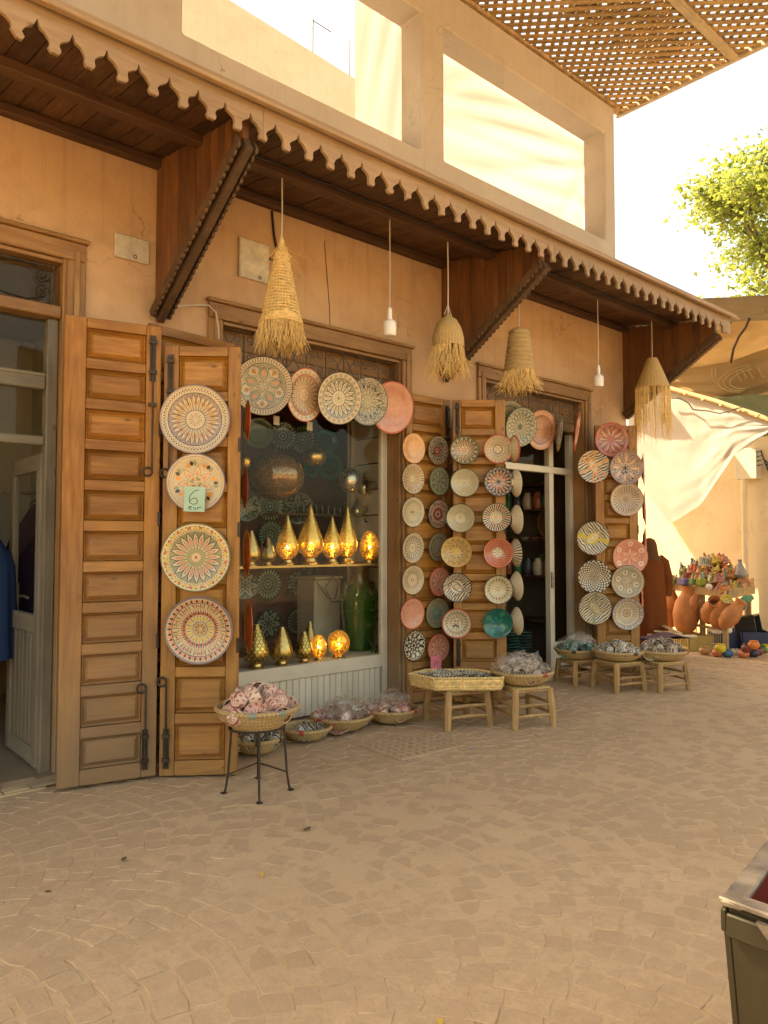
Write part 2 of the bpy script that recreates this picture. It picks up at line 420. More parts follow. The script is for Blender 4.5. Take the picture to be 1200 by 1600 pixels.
def make_street():
    x0, x1, y0, y1, st = -0.6, 13.2, -0.6, 6.4, 0.034
    nx, ny = int((x1 - x0) / st), int((y1 - y0) / st)
    vs_ = []; fs = []
    for j in range(ny + 1):
        for i in range(nx + 1):
            x, y = x0 + i * st, y0 + j * st
            vs_.append((x, y, dust_z(x, y)))
    for j in range(ny):
        for i in range(nx):
            a = j * (nx + 1) + i
            fs.append((a, a + 1, a + nx + 2, a + nx + 1))
    me = bpy.data.meshes.new('street'); me.from_pydata(vs_, [], fs)
    me.polygons.foreach_set('use_smooth', [True] * len(me.polygons)); me.materials.append(m_dust)
    street = tag(obj('street', me), 'dusty sand coloured street of worn cobbles in arcs', 'street', kind='structure')
    g = MB(); g.add([(-300, -300, -0.03), (300, -300, -0.03), (300, 300, -0.03), (-300, 300, -0.03)], [(0, 1, 2, 3)])
    tag(g.build('ground', m_far), 'pale paving running on beyond the market street', 'ground', kind='structure')
    # cobbles laid in segmental arcs across strips of the street
    rng = random.Random(3)
    stones = []
    W, Rr, s = 1.55, 1.12, 0.126
    for k in range(5):
        yc = -0.35 + k * W
        for j in range(-8, 114):
            xc = j * s + rng.uniform(-0.008, 0.008)
            a = -0.76; 
            while a < 0.76:
                w = rng.uniform(0.105, 0.17); da = w / Rr
                am = a + da / 2; a += da
                if am > 0.77: break
                x = xc + Rr * math.cos(am) - 0.9; y = yc + Rr * math.sin(am)
                if not (-0.4 < x < 12.8 and -0.2 < y < 5.3): continue
                stones.append((x, y, am, s - 0.009 + rng.uniform(-0.010, 0.003), w - 0.009, rng))
    def stone_geo(lx, ly, rg):
        c = [(-lx / 2, -ly / 2), (lx / 2, -ly / 2), (lx / 2, ly / 2), (-lx / 2, ly / 2)]
        pts = []
        for q in range(4):
            ax, ay = c[q]; bx, by = c[(q + 1) % 4]
            jt = 0.009
            pts.append((ax * 0.93 + rg.uniform(-jt, jt), ay * 0.93 + rg.uniform(-jt, jt)))
            pts.append(((ax + bx) / 2 * 1.02 + rg.uniform(-jt, jt), (ay + by) / 2 * 1.02 + rg.uniform(-jt, jt)))
        t1, t2 = rg.uniform(-0.024, 0.024), rg.uniform(-0.024, 0.024)
        h = lambda x, y: x * t1 + y * t2
        vs_ = [(x, y, -0.03) for x, y in pts] + [(x, y, h(x, y) - 0.0030) for x, y in pts] + [(x * 0.955, y * 0.955, h(x, y) + rg.uniform(-0.0008, 0.0008)) for x, y in pts] + [(0, 0, 0.0006)]
        fs = []
        for q in range(8):
            r_ = (q + 1) % 8
            fs += [(q, r_, 8 + r_, 8 + q), (8 + q, 8 + r_, 16 + r_, 16 + q), (16 + q, 16 + r_, 24)]
        return vs_, fs
    def stone_z(x, y, rg): return 0.0 + rg.uniform(-0.0025, 0.003)
    # the 300 that show largest become parts of their own
    order = []
    for i, stn in enumerate(stones):
        p = Vector((stn[0], stn[1], 0)); d = depth(p)
        if d < 0.5: order.append((9e9, i)); continue
        u = (p - CAM).dot(_rt) / d * F_PX; v = (p - CAM).dot(_up) / d * F_PX
        vis = abs(u) < 610 and abs(v) < 810
        order.append((d - (dust_cover(stn[0], stn[1]) < 0.0005) * 1.2 if vis else 9e8 + d, i))
    order.sort()
    near = [i for _, i in order[:300]]; ns = set(near)
    protos = []
    for q in range(16):
        b = MB(); b.add(*stone_geo(0.113, 0.128, rng)); protos.append(b.mesh('cobble', m_cobble, smooth=12))
    for i in near:
        x, y, am, lx, ly, rg = stones[i]
        obj('cobble', rng.choice(protos), street, (x, y, stone_z(x, y, rg)), (0, 0, am + rng.choice((0, math.pi)) + rng.uniform(-0.06, 0.06)), (lx / 0.113, ly / 0.128, 1))
    b = MB()
    for i, stn in enumerate(stones):
        if i in ns: continue
        x, y, am, lx, ly, rg = stn
        vs2, fs2 = stone_geo(lx, ly, rg); z = stone_z(x, y, rg); ca, sa = math.cos(am), math.sin(am)
        b.add([(x + p[0] * ca - p[1] * sa, y + p[0] * sa + p[1] * ca, z + p[2]) for p in vs2], fs2)
    me = b.mesh('cobble_field', m_cobble, smooth=12, fix=False)
    tag(obj('cobble_field', me, street), kind='stuff')
    # perforated drain cover sunk in the dust
    dc = MB(); cx, cy = 4.12, 4.33
    ux, uy = Vector((0.93, -0.05, 0)).normalized(), Vector((0.05, 0.93, 0)).normalized()
    m = 9
    for i in range(m + 1):
        t_ = (i / m - 0.5) * 0.66
        dc.bar(Vector((cx, cy, 0.006)) + ux * t_ - uy * 0.24, Vector((cx, cy, 0.006)) + ux * t_ + uy * 0.24, 0.038, 0.012)
    for i in range(7):
        t_ = (i / 6 - 0.5) * 0.48
        dc.bar(Vector((cx, cy, 0.0045)) + uy * t_ - ux * 0.33, Vector((cx, cy, 0.0045)) + uy * t_ + ux * 0.33, 0.036, 0.012)
    tag(dc.build('drain_cover', m_cobble), 'dusty perforated drain cover in the street before the floor baskets', 'drain cover')
    return street
street = make_street()

# ------------------------------------------------------------------ the shop building
WY = 5.45                        # front of the wall
def holed_wall(xs, zs, solid, y0, y1):
    """front/back sheets plus reveals over a cell grid, vertices shared"""
    vi = {}; vs_ = []; fs = []
    def V(i, j, k):
        if (i, j, k) not in vi: vi[(i, j, k)] = len(vs_); vs_.append((xs[i], (y0, y1)[k], zs[j]))
        return vi[(i, j, k)]
    nx, nz = len(xs) - 1, len(zs) - 1
    S = lambda i, j: 0 <= i < nx and 0 <= j < nz and solid(i, j)
    for i in range(nx):
        for j in range(nz):
            if not S(i, j): continue
            fs.append((V(i, j, 0), V(i + 1, j, 0), V(i + 1, j + 1, 0), V(i, j + 1, 0)))
            fs.append((V(i, j, 1), V(i, j + 1, 1), V(i + 1, j + 1, 1), V(i + 1, j, 1)))
            if not S(i - 1, j): fs.append((V(i, j, 0), V(i, j + 1, 0), V(i, j + 1, 1), V(i, j, 1)))
            if not S(i + 1, j): fs.append((V(i + 1, j, 0), V(i + 1, j, 1), V(i + 1, j + 1, 1), V(i + 1, j + 1, 0)))
            if not S(i, j - 1): fs.append((V(i, j, 0), V(i, j, 1), V(i + 1, j, 1), V(i + 1, j, 0)))
            if not S(i, j + 1): fs.append((V(i, j + 1, 0), V(i + 1, j + 1, 0), V(i + 1, j + 1, 1), V(i, j + 1, 1)))
    b = MB(); b.v, b.f = vs_, fs
    return b

bld = empty('shop_building', (4, 5.45, 0))
tag(bld, 'ochre plastered shop row with carved wooden canopy and open upper storey', 'building')
bld.location = (0, 0, 0)
xs = [-4.5, -0.35, 1.74, 2.98, 5.04, 6.27, 8.25, 9.27]; zs = [0, 3.46, 3.65, 4.78]
def solid(i, j):
    if i == 1 and j <= 1: return False
    if i in (3, 5) and j == 0: return False
    return True
holed_wall(xs, zs, solid, WY, 5.72).build('wall', m_plaster, bld, bevel=0.012)
xs2 = [-4.5, 2.1, 2.63, 5.33, 5.67, 8.8, 9.06]; zs2 = [4.79, 5.73, 7.22, 7.66]
def solid2(i, j): return not (j == 1 and i in (2, 4))  # unseen left bay walled up to keep a sun patch off the near street
holed_wall(xs2, zs2, solid2, WY, 5.79).build('upper_wall', m_plaster_up, bld, bevel=0.02)
for xa, xb in ((2.63, 5.33), (5.67, 8.8)):       # sloping sills of the upper openings
    MB().prism([(5.50, 5.735), (5.785, 5.735), (5.785, 5.94)], (xa + 0.003, 0, 0), (0, 1, 0), (0, 0, 1), (xb - xa - 0.006, 0, 0)).build('sill', m_plaster_up, bld)
MB().box((-2.2, 5.795, 5.30), (9.05, 9.6, 5.5)).build('roof_slab', m_plaster_up, bld)
MB().box((-2.2, 9.61, 0), (9.05, 9.8, 5.5)).build('rear_wall', m_plaster_up, bld)
MB().box((8.99, 5.725, 0), (9.26, 9.6, 5.29)).build('end_wall', m_plaster, bld)
# rough crumbling top edge
b = MB(); rng = random.Random(5)
for i in range(60):
    x = 0.2 + i * 0.15
    b.box((x, 5.43 + rng.uniform(-0.006, 0.006), 7.662), (x + 0.149, 5.6, 7.70 + rng.uniform(-0.012, 0.012)))
b.build('coping', simple('coping_mortar', (0.33, 0.22, 0.12), 0.95, 0, 0.4, 9, 0.4), bld)

# canopy --------------------------------------------------------------------------------
FY = 4.05
def sof(y): return 4.40 + (y - FY) * (4.60 - 4.40) / (WY - FY)
cb = MB()
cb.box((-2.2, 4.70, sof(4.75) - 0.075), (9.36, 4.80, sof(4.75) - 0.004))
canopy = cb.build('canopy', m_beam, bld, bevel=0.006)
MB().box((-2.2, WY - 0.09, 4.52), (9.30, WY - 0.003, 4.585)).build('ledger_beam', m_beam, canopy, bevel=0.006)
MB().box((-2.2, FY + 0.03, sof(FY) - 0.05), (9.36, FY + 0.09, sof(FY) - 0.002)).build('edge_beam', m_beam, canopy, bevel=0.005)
x = -2.2; rng = random.Random(9)
while x < 9.36:
    w = rng.uniform(0.125, 0.145)
    dz = rng.uniform(0, 0.006)
    p = MB()
    y0, y1 = FY + 0.028, WY - 0.004
    p.hexa([(x, y0, sof(y0) + dz), (x + w - 0.007, y0, sof(y0) + dz), (x + w - 0.007, y1, sof(y1) + dz), (x, y1, sof(y1) + dz),
            (x, y0, sof(y0) + dz + 0.02), (x + w - 0.007, y0, sof(y0) + dz + 0.02), (x + w - 0.007, y1, sof(y1) + dz + 0.02), (x, y1, sof(y1) + dz + 0.02)])
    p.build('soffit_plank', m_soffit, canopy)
    x += w
MB().hexa([(-2.2, FY - 0.05, sof(FY) + 0.05), (9.46, FY - 0.05, sof(FY) + 0.05), (9.46, WY - 0.004, sof(WY) + 0.05), (-2.2, WY - 0.004, sof(WY) + 0.05),
           (-2.2, FY - 0.05, sof(FY) + 0.085), (9.46, FY - 0.05, sof(FY) + 0.085), (9.46, WY - 0.004, sof(WY) + 0.15), (-2.2, WY - 0.004, sof(WY) + 0.15)]).build('canopy_roof', m_fascia, canopy, bevel=0.006)
MB().box((-2.2, FY - 0.075, sof(FY) + 0.02), (9.47, FY - 0.028, sof(FY) + 0.046)).build('drip_board', m_fascia, canopy, bevel=0.006)
tooth = [(0, 0), (0.022, 0), (0.031, 0.020), (0.023, 0.044), (0.031, 0.066), (0.052, 0.086), (0.078, 0.100), (0.0925, 0.142), (0.107, 0.100), (0.133, 0.086), (0.154, 0.066), (0.162, 0.044), (0.154, 0.020), (0.163, 0)]
def fascia(xa, n):
    p_ = 0.185; poly = []
    rg = random.Random(int(xa * 10))
    for i in range(n):
        for a, c in tooth: poly.append((xa + i * p_ + a + rg.uniform(-.0035, .0035), 4.218 + c + rg.uniform(-.004, .004) + (0.022 if c < 0.03 and (i * 7 + n) % 11 == 0 else 0)))
    poly.append((xa + n * p_ - 0.004, 4.218)); poly.append((xa + n * p_ - 0.004, sof(FY) + 0.049)); poly.append((xa, sof(FY) + 0.049))
    MB().prism(poly, (0, FY, 0), (1, 0, 0), (0, 0, 1), (0, 0.024, 0)).build('fascia_board', m_fascia, canopy)
fx = -2.02 + 0.10
for n in (12, 12, 17, 19):
    fascia(fx, n); fx += n * 0.185
MB().box((fx + 0.0, FY, 4.235), (9.36, FY + 0.024, sof(FY) + 0.049)).build('fascia_board', m_fascia, canopy) if fx < 9.34 else None
def bracket(x):
    # boarded triangle at x, thickness 5 cm, diagonal with carved trims
    zb, yo, zo = 3.37, FY + 0.10, 4.20
    lo = lambda y: zb + (WY - y) / (WY - yo) * (zo - zb)
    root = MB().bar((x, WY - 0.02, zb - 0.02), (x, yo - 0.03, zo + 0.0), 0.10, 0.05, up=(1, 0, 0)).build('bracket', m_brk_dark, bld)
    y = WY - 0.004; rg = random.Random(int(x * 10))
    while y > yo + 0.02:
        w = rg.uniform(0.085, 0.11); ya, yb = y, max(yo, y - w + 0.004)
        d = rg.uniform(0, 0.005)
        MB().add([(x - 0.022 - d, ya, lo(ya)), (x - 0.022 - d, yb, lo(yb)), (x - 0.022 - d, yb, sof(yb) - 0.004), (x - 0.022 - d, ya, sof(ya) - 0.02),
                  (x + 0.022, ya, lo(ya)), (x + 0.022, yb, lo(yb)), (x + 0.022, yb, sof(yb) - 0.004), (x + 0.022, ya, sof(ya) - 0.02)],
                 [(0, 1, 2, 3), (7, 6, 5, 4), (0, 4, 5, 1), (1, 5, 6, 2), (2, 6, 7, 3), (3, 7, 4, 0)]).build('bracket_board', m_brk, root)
        y -= w
    a, b_ = Vector((0, WY - 0.03, zb)), Vector((0, yo - 0.02, zo + 0.01))
    d = (b_ - a); L = d.length; d.normalize(); nrm = Vector((0, d.z, -d.y))
    if nrm.z > 0: nrm = -nrm
    for sx in (-0.075, 0.055):
        poly = [(0, 0.035)]; k = int(L / 0.055)
        for i in range(k):
            s0 = i * L / k; st = L / k
            poly += [(s0, -0.026), (s0 + st * 0.2, -0.040), (s0 + st * 0.55, -0.046), (s0 + st * 0.9, -0.036), (s0 + st * 0.95, -0.027)]
        poly += [(L, -0.02), (L, 0.035)]
        MB().prism(poly, (x + sx, a.y, a.z), d, -nrm, (0.02, 0, 0)).build('carved_trim', m_brk_dark, root)
for bx in (2.45, 5.63, 9.21): bracket(bx)

# door and window casings ------------------------------------------------------------------
def casing(xa, xb, zt, w=0.13, yo=WY):
    root = MB().box((xa, yo - 0.035, zt - w), (xb, yo - 0.003, zt)).build('casing', m_frame_h, bld, bevel=0.008)
    MB().box((xa - 0.02, yo - 0.06, zt + 0.002), (xb + 0.02, yo - 0.004, zt + 0.03)).build('cap_moulding', m_frame_h, root, bevel=0.008)
    for x0 in (xa, xb - w):
        MB().box((x0, yo - 0.035, 0), (x0 + w, yo - 0.003, zt - w - 0.002)).build('jamb', m_frame, root, bevel=0.008)
        MB().box((x0 + 0.045, yo - 0.048, 0.0), (x0 + 0.085, yo - 0.037, zt - w * 0.5)).build('jamb_bead', m_frame, root, bevel=0.004)
    # lining of the opening
    for x0, x1 in ((xa + w - 0.022, xa + w + 0.02), (xb - w - 0.02, xb - w + 0.022)):
        MB().box((x0, yo - 0.001, 0.0), (x1, yo + 0.26, zt - w - 0.004)).build('lining', m_frame, root, bevel=0.004)
    MB().box((xa + w + 0.023, yo - 0.001, zt - w - 0.03), (xb - w - 0.023, yo + 0.26, zt - w - 0.004)).build('lining', m_frame_h, root)
    return root
cas_l = casing(-0.50, 1.885, 3.77)
cas_1 = casing(2.87, 5.15, 3.58)
cas_2 = casing(6.16, 8.36, 3.58)

# wrought iron transom grilles
def grille(parent, xa, xb, z0, z1, y, mat, n=3, r=0.006):
    g = MB()
    g.tube([(xa, y, z0), (xb, y, z0)], r, 6); g.tube([(xa, y, z1), (xb, y, z1)], r, 6)
    H = z1 - z0; w = (xb - xa) / n
    for i in range(n + 1):
        g.tube([(xa + i * w, y, z0), (xa + i * w, y, z1)], r, 6)
    for i in range(n):
        c = xa + (i + 0.5) * w
        for sx in (-1, 1):
            g.tube([(c + sx * w * 0.17, y, z0), (c + sx * w * 0.17, y, z1)], r, 6)
            for sz, zc in ((1, z1 - H * 0.24), (-1, z0 + H * 0.24)):
                for cx, rr in ((c + sx * w * 0.085, H * 0.16), (c + sx * w * 0.26, H * 0.16)):
                    s0 = 0 if cx < c + sx * w * 0.17 else math.pi
                    g.tube(spiral((cx, y, zc), rr, rr * 0.22, s0 + sz * 1.2, 1.35 * sz, 16), r * 0.8, 5)
            x0 = c + sx * w * 0.33; x1 = c + sx * w * 0.5
            g.tube([(x0, y, z1 - H * 0.28), (x0 + sx * w * 0.04, y, z1 - H * 0.44), (x1 - sx * w * 0.05, y, z0 + H * 0.22), (x1, y, z0 + H * 0.1)], r * 0.8, 5)
            g.tube([(x0, y, z0 + H * 0.28), (x0 + sx * w * 0.04, y, z0 + H * 0.44), (x1 - sx * w * 0.05, y, z1 - H * 0.22), (x1, y, z1 - H * 0.1)], r * 0.8, 5)
    return g.build('transom_grille', mat, parent, smooth=60)
grille(cas_1, 3.03, 4.98, 3.14, 3.41, WY + 0.05, m_iron_g, 3)
grille(cas_2, 6.33, 8.19, 3.14, 3.41, WY + 0.05, m_iron_g, 3)
for c_, xa, xb in ((cas_1, 3.023, 4.997), (cas_2, 6.313, 8.207)):
    for k in range(2): MB().box((xa, WY + 0.14, 3.10 + k * 0.165), (xb, WY + 0.165, 3.262 + k * 0.163)).build('transom_board', m_frame_h, c_, bevel=0.003)
    MB().box((xa, WY + 0.02, 3.02), (xb, WY + 0.16, 3.098)).build('transom_rail', m_frame_h, c_, bevel=0.006)
# left shop: transom with scrolls, glazed screen
g = MB(); y = WY + 0.06
for q in (((-0.33, y, 3.31), (1.70, y, 3.31)), ((-0.33, y, 3.585), (1.70, y, 3.585)), ((1.69, y, 3.31), (1.69, y, 3.585))): g.tube(q, 0.007, 6)
zc = 3.448
for s_ in (1, -1):
    g.tube([(0.75, y, zc - s_ * 0.02), (1.05, y, zc + s_ * 0.05), (1.38, y, zc + s_ * 0.118), (1.50, y, zc + s_ * 0.128)] + [(1.50 + 0.135 * math.sin(a), y, zc + s_ * (0.128 - 0.115 * (1 - math.cos(a)) * 0.95)) for a in (0.4, 0.8, 1.2, 1.57)] , 0.006, 6)
    g.tube(spiral((1.61, y, zc + s_ * 0.062), 0.052, 0.012, -0.2 * s_, -1.6 * s_ , 22), 0.006, 6)
g.build('transom_grille', m_iron, cas_l, smooth=60)
MB().box((-0.368, WY + 0.01, 3.215), (1.733, WY + 0.15, 3.30)).build('transom_rail', m_frame_h, cas_l, bevel=0.008)
MB().box((-0.368, WY + 0.10, 3.303), (1.733, WY + 0.106, 3.60)).build('pane', m_glass, cas_l)
sc_ = MB().box((-0.36, WY + 0.08, 2.70), (1.655, WY + 0.15, 2.80)).build('glazed_screen', m_grey_h, bld, bevel=0.008)
MB().box((-0.36, WY + 0.07, 2.79), (1.655, WY + 0.165, 2.815)).build('screen_moulding', m_grey_h, sc_, bevel=0.006)
MB().box((-0.36, WY + 0.08, 2.30), (1.655, WY + 0.15, 2.365)).build('screen_rail', m_grey_h, sc_, bevel=0.008)
MB().box((1.657, WY + 0.06, 0.0), (1.731, WY + 0.16, 3.21)).build('screen_post', m_grey, sc_, bevel=0.006)
MB().box((-0.36, WY + 0.112, 2.367), (1.655, WY + 0.118, 2.698)).build('pane', m_glass, sc_)
MB().box((-0.36, WY + 0.112, 2.817), (1.655, WY + 0.118, 3.21)).build('pane', m_glass, sc_)
# threshold of the left shop
th = MB().box((-0.5, 5.17, -0.03), (1.60, 5.44, 0.012)).build('threshold', m_dust, bld)
for i in range(12):
    MB().box((-0.30 + i * 0.165, 5.175, 0.013), (-0.30 + i * 0.165 + 0.155, 5.265, 0.024 + 0.002 * (i % 3))).build('tile', m_tile, th, bevel=0.004)
MB().box((6.2, 5.30, -0.02), (9.15, 5.449, 0.07)).build('doorstep', m_dust, bld, bevel=0.02)

# interiors --------------------------------------------------------------------------------
def room(x0, x1, y1, z1, wall, floor_m, ceil_m, z0=0.0):
    y0 = 5.722
    r_ = MB().box((x0, y1, z0), (x1, y1 + 0.1, z1)).build('interior_wall', wall, bld)
    MB().box((x0 - 0.1, y0, z0), (x0 - 0.001, y1 + 0.1, z1)).build('side_wall', wall, r_)
    MB().box((x1 + 0.001, y0, z0), (x1 + 0.1, y1 + 0.1, z1)).build('side_wall', wall, r_)
    MB().box((x0 - 0.1, y0, z1 + 0.001), (x1 + 0.1, y1 + 0.1, z1 + 0.1)).build('interior_ceiling', ceil_m, r_)
    MB().box((x0, 5.45, z0 - 0.05), (x1, y1, z0 + 0.008)).build('interior_floor', floor_m, r_)
    return r_
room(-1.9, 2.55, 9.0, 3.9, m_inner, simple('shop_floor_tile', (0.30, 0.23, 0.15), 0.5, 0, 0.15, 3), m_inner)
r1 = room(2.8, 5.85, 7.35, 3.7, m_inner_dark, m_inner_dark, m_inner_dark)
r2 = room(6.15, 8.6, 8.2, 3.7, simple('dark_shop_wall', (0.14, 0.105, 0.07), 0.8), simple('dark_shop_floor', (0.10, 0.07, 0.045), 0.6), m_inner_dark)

# ------------------------------------------------------------------ lattice roof over the street
lat = MB().bar((-2.2, 3.92, 7.755), (9.34, 3.92, 7.755), 0.11, 0.10).build('lattice_roof', m_latbeam, None, bevel=0.006)
tag(lat, 'wooden lattice sunshade high over the street at the roof edge', 'lattice')
MB().bar((9.36, 5.60, 7.75), (9.36, -1.0, 7.75), 0.06, 0.11).build('edge_board', m_latbeam, lat, bevel=0.006)
MB().bar((-2.2, 5.56, 7.752), (9.33, 5.56, 7.752), 0.05, 0.06).build('edge_board', m_latbeam, lat)
for yy in (1.5, -0.95): MB().bar((-2.2, yy, 7.755), (9.33, yy, 7.755), 0.11, 0.10).build('beam', m_latbeam, lat)
LX0, LX1, LY0, LY1 = -2.2, 9.33, -0.9, 5.53
def slat_run(sgn, c):     # line y = sgn*x + c clipped to the rectangle
    pts = []
    for x in (LX0, LX1):
        y = sgn * x + c
        if LY0 <= y <= LY1: pts.append((x, y))
    for y in (LY0, LY1):
        x = (y - c) / sgn
        if LX0 < x < LX1: pts.append((x, y))
    return (min(pts), max(pts)) if len(pts) >= 2 and abs(max(pts)[0] - min(pts)[0]) > 0.06 else None
lrng = random.Random(21); rest = MB()
for sgn, z in ((-1, 7.735), (1, 7.757)):
    k = 0
    c0 = -12.0
    while c0 < 16:
        c0 += 0.152
        q = slat_run(sgn, c0 + lrng.uniform(-0.008, 0.008))
        if q:
            p0, p1 = Vector((*q[0], z)), Vector((*q[1], z)); L = (p1 - p0).length
            if max(p0.x + (p0.y < 4) * -9, p1.x + (p1.y < 4) * -9) < 5.6 and max(p0.x, p1.x) < 7.2:
                rest.bar(p0, p1, 0.052, 0.018); continue
            m = MB().box((0, -0.026, -0.009), (L, 0.026, 0.009)).mesh('slat', m_lattice)
            obj('slat', m, lat, p0, (0, 0, math.atan2(p1.y - p0.y, p1.x - p0.x)))
tag(rest.build('slat_field', m_lattice, lat), kind='stuff')
# a torn reed mat lies on the lattice
mt = MB(); 
for i in range(70):
    x = 6.35 + i * 0.036 + lrng.uniform(-0.01, 0.01)
    ya, yb = 4.05 + lrng.uniform(-0.05, 0.25) , 5.05 + lrng.uniform(-0.3, 0.1) - 0.35 * abs(i - 35) / 35
    mt.bar((x, ya, 7.79), (x + lrng.uniform(-0.05, 0.05), yb, 7.79), 0.032, 0.008)
tag(mt.build('reed_mat', wood('old_reed', (0.16, 0.10, 0.04), (0.26, 0.17, 0.08), 'Y')), 'torn reed mat lying on top of the lattice', 'reed mat')

# ------------------------------------------------------------------ cloth screens in the upper openings
def cloth_screen(name, label, x0, x1, y, ztop, zbot, drops, seed, n=44):
    vs_ = []; fs = []
    m = 26
    for j in range(m + 1):
        v = j / m
        for i in range(n + 1):
            u = i / n
            x = x0 + (x1 - x0) * u
            zt = ztop(u); z = zt + (zbot(u) - zt) * v
            d = 0.0
            for (cu, cv, ang, amp, w) in drops:
                s = (u - cu) * math.cos(ang) + (v - cv) * math.sin(ang)
                l = -(u - cu) * math.sin(ang) + (v - cv) * math.cos(ang)
                d += 0.55 * amp * math.exp(-(s / w) ** 2) * math.exp(-(l / 0.55) ** 2)
            d += 0.010 * noise.noise(Vector((u * 3, v * 3, seed))) + 0.002 * noise.noise(Vector((u * 14, v * 9, seed)))
            vs_.append((x, y - d, z))
    for j in range(m):
        for i in range(n):
            a = j * (n + 1) + i; fs.append((a, a + 1, a + n + 2, a + n + 1))
    b = MB(); b.v, b.f = vs_, fs
    return tag(b.build(name, m_screen, None, smooth=180), label, 'cloth screen', 'cloth screens in the upper openings')
cloth_screen('cloth_screen', 'white cloth stretched across the upper opening nearest the building end', 5.62, 8.86, 5.83, lambda u: 7.3, lambda u: 5.86,
             [(0.35, 0.25, 1.0, 0.10, 0.06), (0.55, 0.35, 1.15, 0.13, 0.07), (0.8, 0.45, 0.9, 0.10, 0.05), (0.25, 0.6, 1.3, 0.07, 0.05), (0.65, 0.75, 1.3, 0.07, 0.06), (0.12, 0.3, 0.6, 0.06, 0.04), (0.92, 0.6, 0.3, 0.07, 0.03)], 1.0)
cloth_screen('cloth_screen', 'narrow pale cloth hanging at one end of the open upper bay', 4.72, 5.40, 5.83, lambda u: 7.32, lambda u: 5.86,
             [(0.25, 0.3, 0.35, 0.09, 0.10), (0.6, 0.3, 0.45, 0.10, 0.09), (0.9, 0.5, 0.3, 0.08, 0.08)], 5.0, 16)
# pale house beyond, seen through the open bay
ph = empty('rear_house', (7, 11, 0)); tag(ph, 'pale cream house wall behind the open upper bay', 'house'); ph.location = (0, 0, 0)
MB().prism([(-4.4, 5.51), (7.4, 5.51), (7.4, 8.33), (7.08, 8.35), (4.6, 8.54), (-4.4, 9.0)], (0, 8.2, 0), (1, 0, 0), (0, 0, 1), (0, 1.3, 0)).build('wall', m_plaster_far, ph)
for xa in (6.0, 6.67):
    MB().tube([(xa, 8.35, 8.3), (xa, 8.35, 9.05)], 0.011, 6).build('rail_post', m_iron_g, ph)
MB().tube([(6.0, 8.35, 9.03), (6.33, 8.35, 9.01)], 0.008, 6).build('rail', m_iron_g, ph)

# ------------------------------------------------------------------ wall fittings
def plaque(name, label, a, b, chip):
    p, q = onY(*a, WY), onY(*b, WY)
    o = MB().box((p.x, WY - 0.028, q.z), (q.x, WY - 0.003, p.z)).build(name, m_box, None, bevel=0.005)
    tag(o, label, 'cover')
    MB().tube(spiral(((p.x + q.x) / 2 + chip, WY - 0.033, q.z + 0.03), 0.013, 0.013, 0, 1, 12), 0.003, 6, cap=False).build('latch_ring', m_iron, o)
    MB().box((p.x + 0.012, WY - 0.031, q.z + 0.012), (q.x - 0.012, WY - 0.0285, p.z - 0.012)).build('lid', m_box, o)
plaque('meter_cover', 'chipped white meter cover on the wall above the old shutter', (178, 364), (231, 415), 0.02)
plaque('meter_cover', 'plain pale meter cover beside the tallest straw lamp', (372, 371), (418, 445), 0.05)
c = MB(); c.tube([onY(425, 330, WY - 0.012), onY(428, 365, WY - 0.012), onY(433, 395, WY - 0.012), onY(432, 408, WY - 0.012), onY(419, 404, WY - 0.014)], 0.011, 6)
tag(c.build('conduit', m_cable, smooth=60), 'dark conduit running down the wall to the pale meter cover', 'conduit')
c = MB(); c.tube([onY(262, 480, WY - 0.012), onY(300, 477, WY - 0.012), onY(326, 477, WY - 0.05), onY(337, 488, WY - 0.07), onY(341, 510, WY - 0.07), onY(342, 530, WY - 0.06)], 0.007, 6)
tag(c.build('cable', m_cablew, smooth=60), 'pale cable looping over the corner of the window casing', 'cable')
c = MB(); c.tube([onY(507, 376, WY - 0.004), onY(511, 430, WY - 0.004), onY(515, 480, WY - 0.004), onY(516, 522, WY - 0.004)], 0.003, 5)
tag(c.build('cable', m_cable, smooth=60), 'thin dark wire straight down the wall beside the bare bulb', 'cable')
zc = sof(4.68) - 0.012
c = MB(); pts = []
for i in range(40): pts.append((2.55 + i * 0.172, 4.665 + 0.004 * math.sin(i * 1.7), sof(4.665) - 0.016 + 0.004 * math.sin(i * 2.3)))
c.tube(pts, 0.009, 6)
tag(c.build('cable', m_cable, smooth=60), 'long black supply cable along the canopy beam', 'cable')

